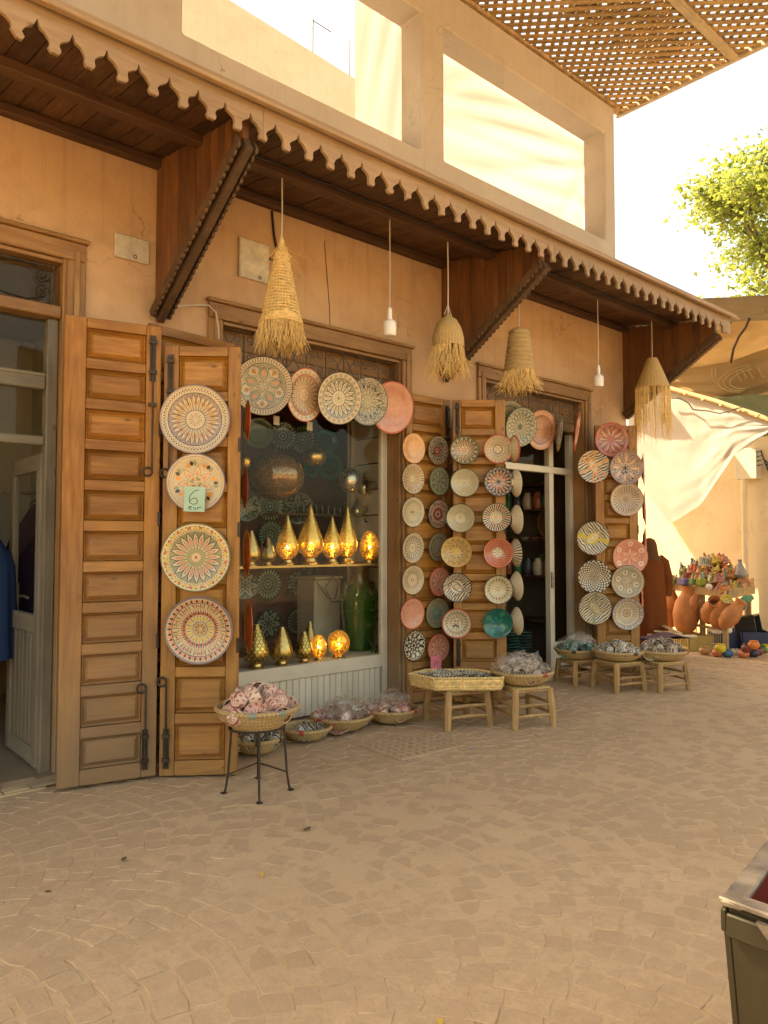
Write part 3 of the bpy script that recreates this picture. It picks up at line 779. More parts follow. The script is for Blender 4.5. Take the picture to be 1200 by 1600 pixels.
# ------------------------------------------------------------------ shutters
def shutter(name, label, p0, p1, z0, z1, rows, old=False, stile=0.085, stile2=None, group='folding shutter leaves', bolt=None, thick=0.045, hook=None, gap=0.0):
    p0, p1 = Vector((*p0, 0)), Vector((*p1, 0)); W = (p1 - p0).length; H = z1 - z0
    ang = math.atan2(p1.y - p0.y, p1.x - p0.x)
    root = empty(name, (p0.x, p0.y, z0), (0, 0, ang)); tag(root, label, 'shutter', group)
    mv, mh = (m_old, m_old_h) if old else (m_shut, m_shut_h)
    s2 = stile2 or stile
    MB().box((0, 0, 0), (stile, thick, H)).build('stile', mv, root, bevel=0.004)
    MB().box((W - s2, 0, 0), (W, thick, H)).build('stile', mv, root, bevel=0.004)
    rail = 0.07; bot = 0.10 + gap
    ph_ = (H - bot - rail * rows) / rows
    z = 0.0
    for k in range(rows + 1):
        h = bot if k == 0 else rail
        MB().box((stile + 0.001, 0.002, z), (W - s2 - 0.001, thick - 0.002, z + h)).build('rail', mh, root, bevel=0.004)
        z += h
        if k < rows:
            a, b_, c_, d_ = stile + 0.001, W - s2 - 0.001, z + 0.001, z + ph_ - 0.001
            e = 0.018; f = 0.042
            p = MB()
            lv = [(a, 0.020), (a + e * 0.35, 0.010), (a + e, 0.031), (a + f, 0.010)]
            rings = []
            for q, (xx, yy) in enumerate(lv):
                t_ = xx - a
                rings += [(a + t_, yy, c_ + t_), (b_ - t_, yy, c_ + t_), (b_ - t_, yy, d_ - t_), (a + t_, yy, d_ - t_)]
            fs = []
            for q in range(3):
                for w in range(4): fs.append((q * 4 + w, q * 4 + (w + 1) % 4, q * 4 + 4 + (w + 1) % 4, q * 4 + 4 + w))
            fs.append((12, 13, 14, 15))
            n0 = len(rings); rings += [(a, thick - 0.01, c_), (b_, thick - 0.01, c_), (b_, thick - 0.01, d_), (a, thick - 0.01, d_)]
            fs.append((n0 + 3, n0 + 2, n0 + 1, n0))
            for w in range(4): fs.append((w, n0 + w, n0 + (w + 1) % 4, (w + 1) % 4))
            p.add(rings, fs)
            p.build('panel', mh, root)
            z += ph_
    for (bx, bz0, bz1, rev) in (bolt or []):
        g_ = MB()
        g_.box((bx - 0.02, -0.008, bz1 - 0.32 if not rev else bz0), (bx + 0.02, -0.001, bz1 if not rev else bz0 + 0.27))
        g_.tube([(bx, -0.018, bz0 + 0.02), (bx, -0.018, bz1 - 0.02)], 0.0068, 6)
        for zz in ((bz1 - 0.27, bz1 - 0.06) if not rev else (bz0 + 0.05, bz0 + 0.21)): g_.box((bx - 0.024, -0.028, zz), (bx + 0.024, -0.006, zz + 0.025))
        zz = bz0 + 0.02 if not rev else bz1 - 0.02
        g_.tube(spiral((bx - 0.028, -0.018, zz), 0.03, 0.03, 0, 1, 12), 0.008, 6, cap=False)
        if not rev:
            g_.box((bx - 0.025, -0.024, (bz0 + bz1) / 2 - 0.01), (bx + 0.025, -0.001, (bz0 + bz1) / 2 + 0.012))
        g_.build('bolt', m_iron, root, smooth=40)
    for zz in (0.28 * H, 0.75 * H, 0.55 * H):
        MB().box((W - 0.012, -0.006, zz), (W + 0.006, 0.012, zz + 0.10)).build('hinge', m_iron, root, bevel=0.003)
    n = Vector((math.sin(ang), -math.cos(ang), 0))
    return root, p0.copy(), n
A1, B1, Z1 = (1.615, 5.02), (2.22, 4.875), 0.025
shL1 = shutter('old_shutter', 'weathered brown shutter leaf of eleven panels beside the left doorway', A1, B1, 0.025, 3.115, 11, True, 0.135, 0.10, bolt=[(0.565, 2.05, 3.02, False), (0.545, 0.05, 0.62, True)])
shL1b = shutter('folding_shutter', 'shutter leaf half hidden behind the four large plates', (2.235, 5.10), (2.98, 5.20), 0.03, 3.20, 9, False, 0.09)
shL2 = shutter('folding_shutter', 'bright pine shutter leaf carrying four large plates', (2.235, 4.862), (2.655, 4.545), 0.02, 2.985, 9, False, 0.10, 0.085, bolt=[(0.045, 2.05, 2.90, False), (0.045, 0.05, 0.66, True)])
shL3 = shutter('folding_shutter', 'shutter leaf seen edge on at the display window corner', (2.665, 4.55), (2.995, 5.36), 0.02, 2.96, 9, False, 0.085)
shM1 = shutter('folding_shutter', 'pine shutter leaf with two columns of oval seen plates', (5.035, 5.375), (5.645, 5.36), 0.03, 3.11, 10, False, 0.075, 0.10, bolt=[(0.555, 2.3, 3.02, False)])
shM2 = shutter('folding_shutter', 'pine shutter leaf hung with two columns of bowls', (5.457, 5.148), (5.853, 4.80), 0.03, 3.06, 10, False, 0.085, 0.10, bolt=[(0.045, 2.25, 3.0, False), (0.045, 0.35, 0.75, True)])
shM3 = shutter('folding_shutter', 'shutter leaf turned to the shop door behind the bowls', (5.866, 4.81), (6.275, 5.39), 0.03, 3.05, 10, False, 0.085)
shR1 = shutter('folding_shutter', 'end shutter leaf with ten patterned plates', (8.115, 5.215), (8.52, 4.87), 0.08, 3.09, 10, False, 0.11, 0.11)
shR2 = shutter('folding_shutter', 'narrow shutter leaf seen edge on at the building end', (8.54, 4.885), (8.98, 5.135), 0.08, 3.07, 10, False, 0.08)

# ------------------------------------------------------------------ painted plates
CR = (0.60, 0.465, 0.285); IV = (0.66, 0.55, 0.375); DK = (0.035, 0.028, 0.03); BR = (0.16, 0.075, 0.04); OC = (0.50, 0.235, 0.06)
SA = (0.72, 0.27, 0.13); RD = (0.50, 0.085, 0.05); OL = (0.30, 0.27, 0.13); GG = (0.30, 0.31, 0.21); TE = (0.004, 0.13, 0.10); PU = (0.20, 0.14, 0.15); BL = (0.05, 0.05, 0.10); YE = (0.55, 0.42, 0.05); OR = (0.80, 0.30, 0.06); MV = (0.31, 0.225, 0.18); PK = (0.66, 0.29, 0.185)
def plate_mat(name, base, layers, rough=0.2, wob=0.012):
    t = MT(name); v = t.coord()
    nz = t.n('TexNoise', {'Vector': v, 'Scale': 7.0, 'Detail': 3.0}).outputs[1]
    dv = t.n('VectorMath', {0: t.n('VectorMath', {0: nz, 1: (0.5, 0.5, 0.5)}, operation='SUBTRACT').outputs[0], 1: (wob * 2,) * 3}, operation='MULTIPLY').outputs[0]
    v2 = t.n('VectorMath', {0: v, 1: dv}, operation='ADD').outputs[0]
    s = t.n('SeparateXYZ', {0: v2}).outputs
    x, y = s[0], s[1]
    r = t.math('SQRT', t.math('ADD', t.math('MULTIPLY', x, x), t.math('MULTIPLY', y, y)))
    a = t.math('DIVIDE', t.math('ARCTAN2', y, x), 2 * math.pi)
    gt = lambda p, q: t.math('GREATER_THAN', p, q); lt = lambda p, q: t.math('LESS_THAN', p, q); mul = lambda p, q: t.math('MULTIPLY', p, q)
    inr = lambda r0, r1: mul(gt(r, r0), lt(r, r1))
    U = lambda n, ph: t.math('MULTIPLY', t.math('ABSOLUTE', t.math('SUBTRACT', t.math('FRACT', t.math('MULTIPLY_ADD', a, n, ph)), 0.5)), 2.0)
    colr = t.mix(t.mapr(t.noise(v, 5, 4), 0.3, 0.7), tuple(c * 0.86 for c in base), tuple(min(1, c * 1.06) for c in base))
    for L in layers:
        k = L[0]
        if k == 'ring': m = inr(L[1], L[2]); c = L[3]
        elif k in ('petal', 'tri', 'ray'):
            _, n, r0, r1, w, c = L[:6]; ph = L[6] if len(L) > 6 else 0.0
            tt = t.math('DIVIDE', t.math('SUBTRACT', r, r0), r1 - r0)
            if k == 'petal': wd = mul(t.math('SINE', mul(t.math('MAXIMUM', 0.0, tt), math.pi)), w)
            elif k == 'tri': wd = mul(t.math('SUBTRACT', 1.0, tt), w)
            else: wd = w
            m = mul(lt(U(n, ph), wd), inr(r0, r1))
        elif k == 'dot':
            _, n, rc, sz, c = L[:5]; ph = L[5] if len(L) > 5 else 0.0
            q = mul(U(n, ph), math.pi / n * rc / sz); e = t.math('DIVIDE', t.math('SUBTRACT', r, rc), sz)
            m = lt(t.math('ADD', mul(q, q), mul(e, e)), 1.0)
        elif k == 'check':
            _, n, r0, r1, mm, c = L
            fa = t.math('FLOOR', mul(a, n)); fr = t.math('FLOOR', mul(t.math('SUBTRACT', r, r0), mm / (r1 - r0)))
            md = t.math('MODULO', t.math('ABSOLUTE', t.math('ADD', fa, fr)), 2.0)
            m = mul(gt(md, 0.5), inr(r0, r1))
        elif k == 'zig':
            _, n, r0, amp, w, c = L
            d = t.math('ABSOLUTE', t.math('SUBTRACT', r, t.math('MULTIPLY_ADD', U(n, 0.0), amp, r0))); m = lt(d, w)
        elif k == 'vor':
            _, sc, r0, r1, th_, c = L
            e = t.n('TexVoronoi', {'Vector': v2, 'Scale': sc}, feature='DISTANCE_TO_EDGE').outputs[0]; m = mul(lt(e, th_), inr(r0, r1))
        elif k == 'wave':
            _, sc, r0, r1, th_, c = L
            w_ = t.n('TexWave', {'Vector': v2, 'Scale': sc, 'Distortion': 5.0, 'Detail': 1.0, 'Detail Scale': 1.2}).outputs[1]; m = mul(lt(w_, th_), inr(r0, r1))
        elif k == 'eye':
            _, w, h, th_, c = L
            ed = t.math('SUBTRACT', t.math('ABSOLUTE', y), mul(t.math('SUBTRACT', 1.0, t.math('DIVIDE', mul(x, x), w * w)), h))
            m = lt(ed, 0.0) if th_ is None else lt(t.math('ABSOLUTE', ed), th_)
        elif k == 'swirl':
            _, n, tw, r0, r1, w, c = L
            aa = t.math('MULTIPLY_ADD', a, n, mul(r, tw)); bb = t.math('MULTIPLY_ADD', a, n, mul(r, -tw))
            f1 = t.math('ABSOLUTE', t.math('SUBTRACT', t.math('FRACT', aa), 0.5)); f2 = t.math('ABSOLUTE', t.math('SUBTRACT', t.math('FRACT', bb), 0.5))
            m = mul(t.math('MAXIMUM', lt(f1, w), lt(f2, w)), inr(r0, r1))
        colr = t.mix(mul(m, 0.97), colr, c)
    t.set(color=colr, rough=t.mapr(t.noise(v, 9, 3), 0.3, 0.7, rough * 0.8, rough * 1.5), coat=0.25, spec=0.5)
    return t.m
PM = {}
PM['sun_brown'] = plate_mat('plate_sun_brown', CR, [('ring', 0.96, 1.2, PU), ('ring', 0.0, 0.755, MV), ('ring', 0.75, 0.77, DK), ('dot', 60, 0.87, 0.022, DK), ('dot', 60, 0.83, 0.018, BR, 0.5), ('dot', 60, 0.91, 0.016, OC, 0.5), ('ring', 0.935, 0.945, BR), ('petal', 28, 0.21, 0.75, 1.1, BR), ('petal', 28, 0.22, 0.72, 0.8, CR), ('petal', 28, 0.36, 0.60, 0.42, OC), ('petal', 14, 0.38, 0.60, 0.22, BR), ('ring', 0.0, 0.27, CR), ('ring', 0.265, 0.28, DK), ('petal', 8, 0.02, 0.22, 0.16, DK), ('petal', 8, 0.04, 0.22, 0.16, OC, 0.5)])
PM['star_floral'] = plate_mat('plate_star_floral', CR, [('ring', 0.95, 1.2, PU), ('ring', 0.885, 0.90, BR), ('ring', 0.83, 0.84, OC), ('ring', 0.76, 0.77, OL), ('tri', 7, 0.26, 0.60, 0.98, BR), ('tri', 7, 0.25, 0.575, 0.95, (0.70, 0.47, 0.27)), ('tri', 7, 0.25, 0.46, 0.5, SA), ('ring', 0, 0.30, OC), ('ring', 0, 0.28, CR), ('petal', 7, 0.58, 0.76, 0.22, DK, 0.62), ('dot', 7, 0.62, 0.055, OR, 0.34), ('petal', 7, 0.50, 0.74, 0.16, OR, 0.42), ('petal', 7, 0.56, 0.78, 0.2, OL, 0.8), ('petal', 4, 0.03, 0.24, 0.35, OL), ('petal', 4, 0.06, 0.24, 0.25, OR, 0.5), ('petal', 4, 0.08, 0.2, 0.15, DK, 0.3)])
PM['olive_sun'] = plate_mat('plate_olive_sun', OL, [('ring', 0.95, 1.2, (0.16, 0.15, 0.06)), ('ring', 0.93, 0.955, IV), ('ring', 0.765, 0.93, (0.60, 0.45, 0.22)), ('dot', 64, 0.79, 0.015, DK), ('dot', 22, 0.85, 0.05, YE), ('dot', 16, 0.86, 0.045, RD), ('dot', 44, 0.90, 0.02, DK), ('dot', 32, 0.83, 0.022, SA, 0.5), ('ring', 0.76, 0.772, IV), ('petal', 20, 0.15, 0.76, 1.1, DK), ('petal', 20, 0.16, 0.73, 0.85, CR), ('petal', 20, 0.30, 0.60, 0.5, BR), ('petal', 20, 0.34, 0.57, 0.34, SA), ('petal', 20, 0.05, 0.3, 0.5, OL), ('ring', 0, 0.13, CR), ('petal', 12, 0.0, 0.13, 0.4, SA), ('ring', 0, 0.035, DK)])
PM['berber_rings'] = plate_mat('plate_berber_rings', CR, [('ring', 0.93, 1.2, PU), ('tri', 34, 0.80, 0.92, 0.75, DK), ('tri', 34, 0.80, 0.92, 0.9, SA, 0.5), ('ring', 0.775, 0.795, DK), ('dot', 20, 0.695, 0.05, OC), ('dot', 20, 0.695, 0.025, CR), ('ray', 40, 0.63, 0.76, 0.16, DK), ('dot', 10, 0.695, 0.03, RD), ('ring', 0.60, 0.62, OC), ('tri', 24, 0.44, 0.59, 0.8, RD), ('tri', 24, 0.44, 0.59, 0.5, DK, 0.5), ('ring', 0.415, 0.435, OC), ('ray', 24, 0.24, 0.40, 0.2, DK), ('dot', 12, 0.32, 0.045, YE, 0.25), ('ring', 0.20, 0.22, DK), ('petal', 8, 0.02, 0.2, 0.6, OC), ('petal', 8, 0.02, 0.2, 0.3, DK, 0.5)])
PM['big_flower'] = plate_mat('plate_big_flower', (0.52, 0.44, 0.28), [('ring', 0.97, 1.2, DK), ('ring', 0.78, 0.97, CR), ('ray', 60, 0.81, 0.95, 0.28, BR), ('ring', 0.765, 0.785, DK), ('vor', 13, 0, 0.76, 0.035, OL), ('petal', 5, 0.40, 0.78, 0.62, BR, 0.25), ('petal', 5, 0.42, 0.76, 0.55, IV, 0.25), ('petal', 5, 0.46, 0.68, 0.2, OC, 0.25), ('petal', 5, 0.06, 0.64, 0.62, DK, 0.75), ('petal', 5, 0.08, 0.62, 0.55, (0.36, 0.33, 0.20), 0.75), ('petal', 5, 0.3, 0.58, 0.2, SA, 0.75), ('petal', 5, 0.04, 0.30, 0.6, CR, 0.25), ('petal', 5, 0.10, 0.24, 0.2, BR, 0.25)])
PM['red_petal'] = plate_mat('plate_red_petal', (0.58, 0.26, 0.12), [('ring', 0.95, 1.2, RD), ('ring', 0.76, 0.95, CR), ('dot', 24, 0.855, 0.05, OL), ('dot', 24, 0.855, 0.028, SA), ('ring', 0.745, 0.765, RD), ('petal', 22, 0.19, 0.75, 1.1, BR), ('petal', 22, 0.20, 0.73, 0.82, CR), ('petal', 22, 0.30, 0.60, 0.42, OC), ('ring', 0, 0.24, CR), ('ring', 0.23, 0.25, BR), ('petal', 8, 0.0, 0.2, 0.4, RD)])
PM['ivory_petal'] = plate_mat('plate_ivory_petal', (0.42, 0.36, 0.22), [('ring', 0.965, 1.2, DK), ('ring', 0.76, 0.965, CR), ('dot', 24, 0.86, 0.055, BR), ('dot', 24, 0.86, 0.032, IV), ('dot', 24, 0.86, 0.013, DK), ('ring', 0.75, 0.765, DK), ('petal', 18, 0.21, 0.745, 1.15, DK), ('petal', 18, 0.22, 0.72, 0.82, IV), ('petal', 18, 0.36, 0.60, 0.42, (0.44, 0.36, 0.2)), ('ring', 0, 0.30, IV), ('ring', 0.285, 0.31, BR), ('petal', 12, 0.02, 0.25, 0.35, OL), ('ring', 0, 0.05, BR)])
PM['grid_green'] = plate_mat('plate_grid_green', (0.45, 0.40, 0.26), [('ring', 0.95, 1.2, (0.03, 0.05, 0.035)), ('vor', 9, 0.74, 0.95, 0.06, DK), ('dot', 26, 0.85, 0.035, OC), ('ring', 0.71, 0.73, DK), ('dot', 18, 0.60, 0.05, BR), ('dot', 36, 0.66, 0.02, DK), ('swirl', 14, 1.5, 0.3, 0.7, 0.06, DK), ('dot', 12, 0.40, 0.045, OC), ('ring', 0.27, 0.29, DK), ('petal', 8, 0.02, 0.26, 0.5, OL)])
PM['salmon'] = plate_mat('plate_salmon', PK, [('ring', 0.93, 1.2, RD), ('ring', 0.71, 0.725, (0.60, 0.22, 0.13)), ('ring', 0.15, 0.165, (0.62, 0.24, 0.15))])
PM['peach'] = plate_mat('plate_peach', (0.80, 0.42, 0.19), [('ring', 0.94, 1.2, (0.70, 0.28, 0.10)), ('ring', 0.62, 0.635, (0.66, 0.31, 0.13)), ('ring', 0.22, 0.24, (0.70, 0.34, 0.15))])
PM['rose_scribe'] = plate_mat('plate_rose_scribe', (0.72, 0.30, 0.19), [('ring', 0.93, 1.2, RD), ('ring', 0.70, 0.715, RD), ('petal', 9, 0.2, 0.66, 0.5, (0.80, 0.42, 0.28)), ('dot', 9, 0.5, 0.05, RD, 0.5), ('ring', 0, 0.05, RD)])
PM['rays'] = plate_mat('plate_rays', CR, [('ring', 0.96, 1.2, DK), ('ray', 32, 0.30, 0.93, 0.42, BR), ('ray', 16, 0.32, 0.90, 0.28, OC, 0.25), ('ring', 0.64, 0.68, CR), ('ring', 0, 0.28, CR), ('ring', 0.24, 0.27, BR), ('petal', 8, 0, 0.2, 0.35, OC)])
PM['rays_bold'] = plate_mat('plate_rays_bold', IV, [('ring', 0.95, 1.2, (0.03, 0.05, 0.03)), ('ray', 32, 0.46, 0.93, 0.5, DK), ('ray', 8, 0.48, 0.9, 0.14, RD, 0.125), ('ring', 0.42, 0.46, OL), ('ring', 0.28, 0.31, BR), ('petal', 6, 0, 0.2, 0.5, OC)])
PM['plain_dot'] = plate_mat('plate_plain', (0.52, 0.43, 0.26), [('ring', 0.95, 1.2, DK), ('ring', 0.70, 0.715, BR), ('ring', 0.62, 0.63, OL), ('ring', 0.16, 0.18, BR), ('petal', 2, -0.01, 0.12, 0.8, DK)])
PM['ivory_ring'] = plate_mat('plate_ivory_ring', (0.52, 0.45, 0.28), [('ring', 0.95, 1.2, (0.07, 0.10, 0.06)), ('ring', 0.40, 0.415, OL), ('ring', 0.24, 0.27, OL), ('ring', 0, 0.05, DK), ('vor', 18, 0.42, 0.93, 0.035, (0.50, 0.43, 0.28))])
PM['ivory_scale'] = plate_mat('plate_ivory_scale', (0.52, 0.45, 0.28), [('ring', 0.95, 1.2, DK), ('swirl', 26, 5.0, 0.46, 0.93, 0.09, (0.40, 0.33, 0.2)), ('ring', 0.40, 0.45, (0.30, 0.27, 0.16)), ('ring', 0, 0.05, DK)])
PM['mosaic'] = plate_mat('plate_mosaic', (0.55, 0.44, 0.28), [('ring', 0.94, 1.2, (0.20, 0.18, 0.12)), ('vor', 7, 0.3, 0.93, 0.07, DK), ('dot', 22, 0.80, 0.045, RD), ('dot', 18, 0.62, 0.05, BL), ('ring', 0.42, 0.46, DK), ('petal', 8, 0.08, 0.42, 0.7, RD), ('petal', 8, 0.12, 0.36, 0.4, DK, 0.5), ('ring', 0, 0.07, DK)])
PM['sage'] = plate_mat('plate_sage', (0.38, 0.38, 0.24), [('ring', 0.94, 1.2, (0.12, 0.13, 0.07)), ('swirl', 8, 1.1, 0.1, 0.70, 0.045, DK), ('ring', 0.70, 0.72, DK), ('vor', 12, 0.72, 0.93, 0.05, (0.18, 0.19, 0.11)), ('ring', 0, 0.06, DK)])
PM['berry'] = plate_mat('plate_berry', (0.62, 0.49, 0.34), [('ring', 0.94, 1.2, DK), ('vor', 10, 0.55, 0.93, 0.09, DK), ('dot', 16, 0.74, 0.07, RD), ('petal', 14, 0.12, 0.56, 0.75, RD), ('petal', 14, 0.2, 0.5, 0.4, DK, 0.5), ('ring', 0, 0.1, DK)])
PM['bw_rose'] = plate_mat('plate_black_rosette', DK, [('zig', 22, 0.86, 0.08, 0.025, IV), ('dot', 10, 0.66, 0.13, IV), ('dot', 10, 0.42, 0.09, IV, 0.5), ('dot', 20, 0.80, 0.05, IV, 0.25), ('ring', 0.12, 0.17, IV), ('dot', 8, 0.24, 0.045, IV)], wob=0.006)
PM['rings_dots'] = plate_mat('plate_rings_dots', CR, [('ring', 0.95, 1.2, DK), ('dot', 30, 0.86, 0.035, SA), ('ray', 30, 0.80, 0.92, 0.1, DK), ('ring', 0.75, 0.78, OL), ('dot', 26, 0.66, 0.03, BR), ('ring', 0.56, 0.60, OL), ('ray', 24, 0.40, 0.55, 0.4, BR), ('ring', 0.34, 0.38, CR), ('dot', 12, 0.28, 0.03, SA), ('ring', 0.12, 0.18, IV), ('ring', 0.0, 0.12, BR), ('ring', 0, 0.06, IV)])
PM['olive_band'] = plate_mat('plate_olive_band', (0.34, 0.29, 0.18), [('ring', 0.95, 1.2, BR), ('vor', 9, 0.1, 0.93, 0.06, (0.18, 0.13, 0.08)), ('dot', 16, 0.5, 0.05, OC), ('ring', 0.68, 0.71, DK)])
PM['verdigris'] = plate_mat('plate_verdigris', (0.33, 0.31, 0.20), [('ring', 0.94, 1.2, OL), ('ring', 0.70, 0.72, BR), ('vor', 13, 0.1, 0.93, 0.05, (0.17, 0.15, 0.09)), ('dot', 18, 0.62, 0.03, SA), ('petal', 8, 0.05, 0.5, 0.6, (0.10, 0.24, 0.18)), ('dot', 20, 0.84, 0.03, (0.12, 0.25, 0.2))])
PM['sunflower'] = plate_mat('plate_sunflower', (0.24, 0.22, 0.12), [('ring', 0.95, 1.2, (0.08, 0.09, 0.05)), ('petal', 16, 0.25, 0.935, 1.15, DK), ('petal', 16, 0.26, 0.92, 0.84, IV), ('petal', 16, 0.44, 0.80, 0.5, BR), ('petal', 16, 0.48, 0.76, 0.3, OC), ('ring', 0, 0.33, OC), ('ring', 0, 0.30, CR), ('petal', 7, 0, 0.27, 0.5, RD)])
PM['red_rim_rays'] = plate_mat('plate_red_rim_rays', CR, [('ring', 0.92, 1.2, RD), ('ray', 20, 0.50, 0.92, 0.07, BR), ('ring', 0.46, 0.50, MV), ('ring', 0.27, 0.34, BR), ('ray', 4, 0.0, 0.24, 0.1, BR)])
PM['purple_vine'] = plate_mat('plate_purple_vine', (0.46, 0.36, 0.28), [('ring', 0.93, 1.2, DK), ('swirl', 18, 1.6, 0.14, 0.92, 0.09, DK), ('petal', 9, 0.16, 0.7, 0.4, SA), ('petal', 18, 0.4, 0.9, 0.25, DK), ('ring', 0, 0.13, DK)])
PM['honey'] = plate_mat('plate_honey', (0.60, 0.40, 0.16), [('ring', 0.93, 1.2, (0.62, 0.36, 0.10)), ('swirl', 14, 2.4, 0.12, 0.9, 0.07, (0.36, 0.23, 0.09)), ('dot', 14, 0.7, 0.05, OL), ('dot', 10, 0.4, 0.05, BR), ('ring', 0, 0.14, YE)])
PM['eye_black'] = plate_mat('plate_eye_black', IV, [('ring', 0.94, 1.2, DK), ('wave', 2.2, 0, 0.95, 0.38, DK), ('ring', 0, 0.42, IV), ('ray', 16, 0.44, 0.6, 0.25, DK), ('eye', 0.50, 0.24, None, IV), ('eye', 0.50, 0.24, 0.03, DK), ('ring', 0, 0.19, DK), ('ring', 0, 0.155, IV)])
PM['red_petal_bowl'] = plate_mat('plate_red_petal_bowl', IV, [('ring', 0.91, 1.2, RD), ('petal', 22, 0.44, 0.90, 0.85, OL), ('petal', 22, 0.46, 0.88, 0.62, IV), ('petal', 22, 0.55, 0.80, 0.34, BR), ('petal', 14, 0.34, 0.50, 0.5, OL), ('ring', 0, 0.33, IV), ('ring', 0.32, 0.345, BR), ('petal', 8, 0.02, 0.26, 0.25, DK), ('petal', 4, 0.02, 0.26, 0.2, RD, 0.5)])
PM['ivory_petal_bowl'] = plate_mat('plate_ivory_petal_bowl', (0.66, 0.57, 0.38), [('ring', 0.93, 1.2, DK), ('petal', 20, 0.40, 0.92, 0.85, OL), ('petal', 20, 0.43, 0.88, 0.66, IV), ('petal', 20, 0.52, 0.76, 0.36, BR), ('ring', 0.0, 0.36, IV), ('ring', 0.34, 0.36, OL), ('petal', 8, 0.02, 0.24, 0.28, DK)])
PM['coral_flower'] = plate_mat('plate_coral_flower', (0.50, 0.13, 0.07), [('ring', 0.91, 1.2, (0.66, 0.18, 0.10)), ('dot', 34, 0.80, 0.025, IV), ('dot', 28, 0.68, 0.025, IV, 0.5), ('dot', 22, 0.57, 0.025, IV), ('dot', 18, 0.46, 0.022, SA, 0.5), ('petal', 20, 0.30, 0.44, 0.5, IV), ('ring', 0, 0.35, IV), ('ring', 0.325, 0.35, DK), ('petal', 6, 0.0, 0.33, 0.2, DK)])
PM['teal'] = plate_mat('plate_teal', (0.006, 0.15, 0.115), [('ring', 0.94, 1.2, (0.006, 0.075, 0.06)), ('petal', 4, 0.4, 0.9, 0.35, (0.05, 0.26, 0.15), 0.12), ('vor', 6, 0.0, 0.9, 0.035, (0.004, 0.09, 0.07)), ('petal', 5, 0.1, 0.45, 0.5, (0.02, 0.21, 0.17))], 0.12)
PM['zebra_orange'] = plate_mat('plate_zebra_orange', IV, [('ring', 0.95, 1.2, DK), ('wave', 2.0, 0, 0.95, 0.36, DK), ('eye', 1.2, 0.10, None, OR), ('ray', 6, 0.1, 0.95, 0.16, OR), ('eye', 0.45, 0.22, None, IV), ('eye', 0.45, 0.22, 0.03, OR), ('ring', 0, 0.1, OR)])
PM['zebra_yellow'] = plate_mat('plate_zebra_yellow', IV, [('ring', 0.95, 1.2, DK), ('wave', 2.2, 0, 0.95, 0.38, DK), ('ray', 2, 0.1, 0.95, 0.12, YE, 0.8), ('eye', 0.46, 0.27, None, IV), ('eye', 0.46, 0.27, 0.05, YE), ('ring', 0, 0.18, YE), ('ring', 0, 0.13, IV)])
PM['zebra_olive'] = plate_mat('plate_zebra_olive', IV, [('ring', 0.95, 1.2, DK), ('wave', 2.3, 0, 0.95, 0.38, (0.09, 0.075, 0.05)), ('ray', 2, 0.1, 0.95, 0.08, OL, 0.75), ('eye', 0.46, 0.24, None, CR), ('eye', 0.46, 0.24, 0.035, OL), ('ring', 0, 0.16, OL), ('ring', 0, 0.12, CR)])
PM['checker'] = plate_mat('plate_checker', IV, [('ring', 0.95, 1.2, DK), ('check', 40, 0.30, 0.95, 7, DK), ('ring', 0, 0.29, DK), ('ray', 16, 0.04, 0.27, 0.35, IV)], wob=0.006)
PM['pink_star'] = plate_mat('plate_pink_star', (0.66, 0.26, 0.17), [('ring', 0.94, 1.2, (0.62, 0.22, 0.15)), ('dot', 6, 0.72, 0.19, RD, 0.25), ('dot', 6, 0.72, 0.165, (0.78, 0.52, 0.36), 0.25), ('petal', 6, 0.62, 0.84, 0.12, SA, 0.25), ('vor', 11, 0, 0.56, 0.06, (0.50, 0.13, 0.09)), ('petal', 6, 0.02, 0.5, 0.4, (0.72, 0.36, 0.25), 0.25)])
PM['grey_rose'] = plate_mat('plate_grey_rose', (0.47, 0.40, 0.27), [('ring', 0.95, 1.2, BR), ('vor', 11, 0.1, 0.8, 0.05, (0.22, 0.16, 0.10)), ('dot', 6, 0.55, 0.2, (0.22, 0.17, 0.1)), ('dot', 6, 0.55, 0.175, (0.62, 0.53, 0.37)), ('petal', 6, 0.45, 0.68, 0.12, BR), ('ring', 0.79, 0.81, BR), ('dot', 36, 0.87, 0.03, (0.25, 0.19, 0.12))])
PM['purple_sun'] = plate_mat('plate_purple_sun', (0.55, 0.44, 0.36), [('ring', 0.95, 1.2, PU), ('ring', 0.74, 0.77, DK), ('ray', 26, 0.79, 0.94, 0.3, MV), ('dot', 13, 0.86, 0.03, DK), ('ring', 0, 0.74, IV), ('petal', 26, 0.32, 0.70, 0.62, BR), ('petal', 26, 0.40, 0.62, 0.3, IV), ('ring', 0, 0.26, BR), ('ring', 0, 0.22, CR), ('petal', 8, 0, 0.18, 0.4, BR)])
PM['red_scribe'] = plate_mat('plate_red_scribe', (0.46, 0.16, 0.10), [('ring', 0.92, 1.2, (0.40, 0.08, 0.05)), ('swirl', 14, 1.5, 0.14, 0.78, 0.06, DK), ('petal', 10, 0.16, 0.7, 0.35, (0.6, 0.33, 0.22)), ('ring', 0.79, 0.81, DK), ('ring', 0, 0.12, RD)])
PM['lilac_star'] = plate_mat('plate_lilac_star', (0.55, 0.42, 0.31), [('ring', 0.90, 1.2, (0.34, 0.20, 0.18)), ('vor', 8, 0.2, 0.88, 0.08, DK), ('petal', 8, 0.22, 0.86, 0.4, SA), ('petal', 8, 0.3, 0.76, 0.2, IV), ('ring', 0.86, 0.885, BR), ('tri', 6, 0.05, 0.26, 0.9, DK), ('ring', 0, 0.1, DK)])
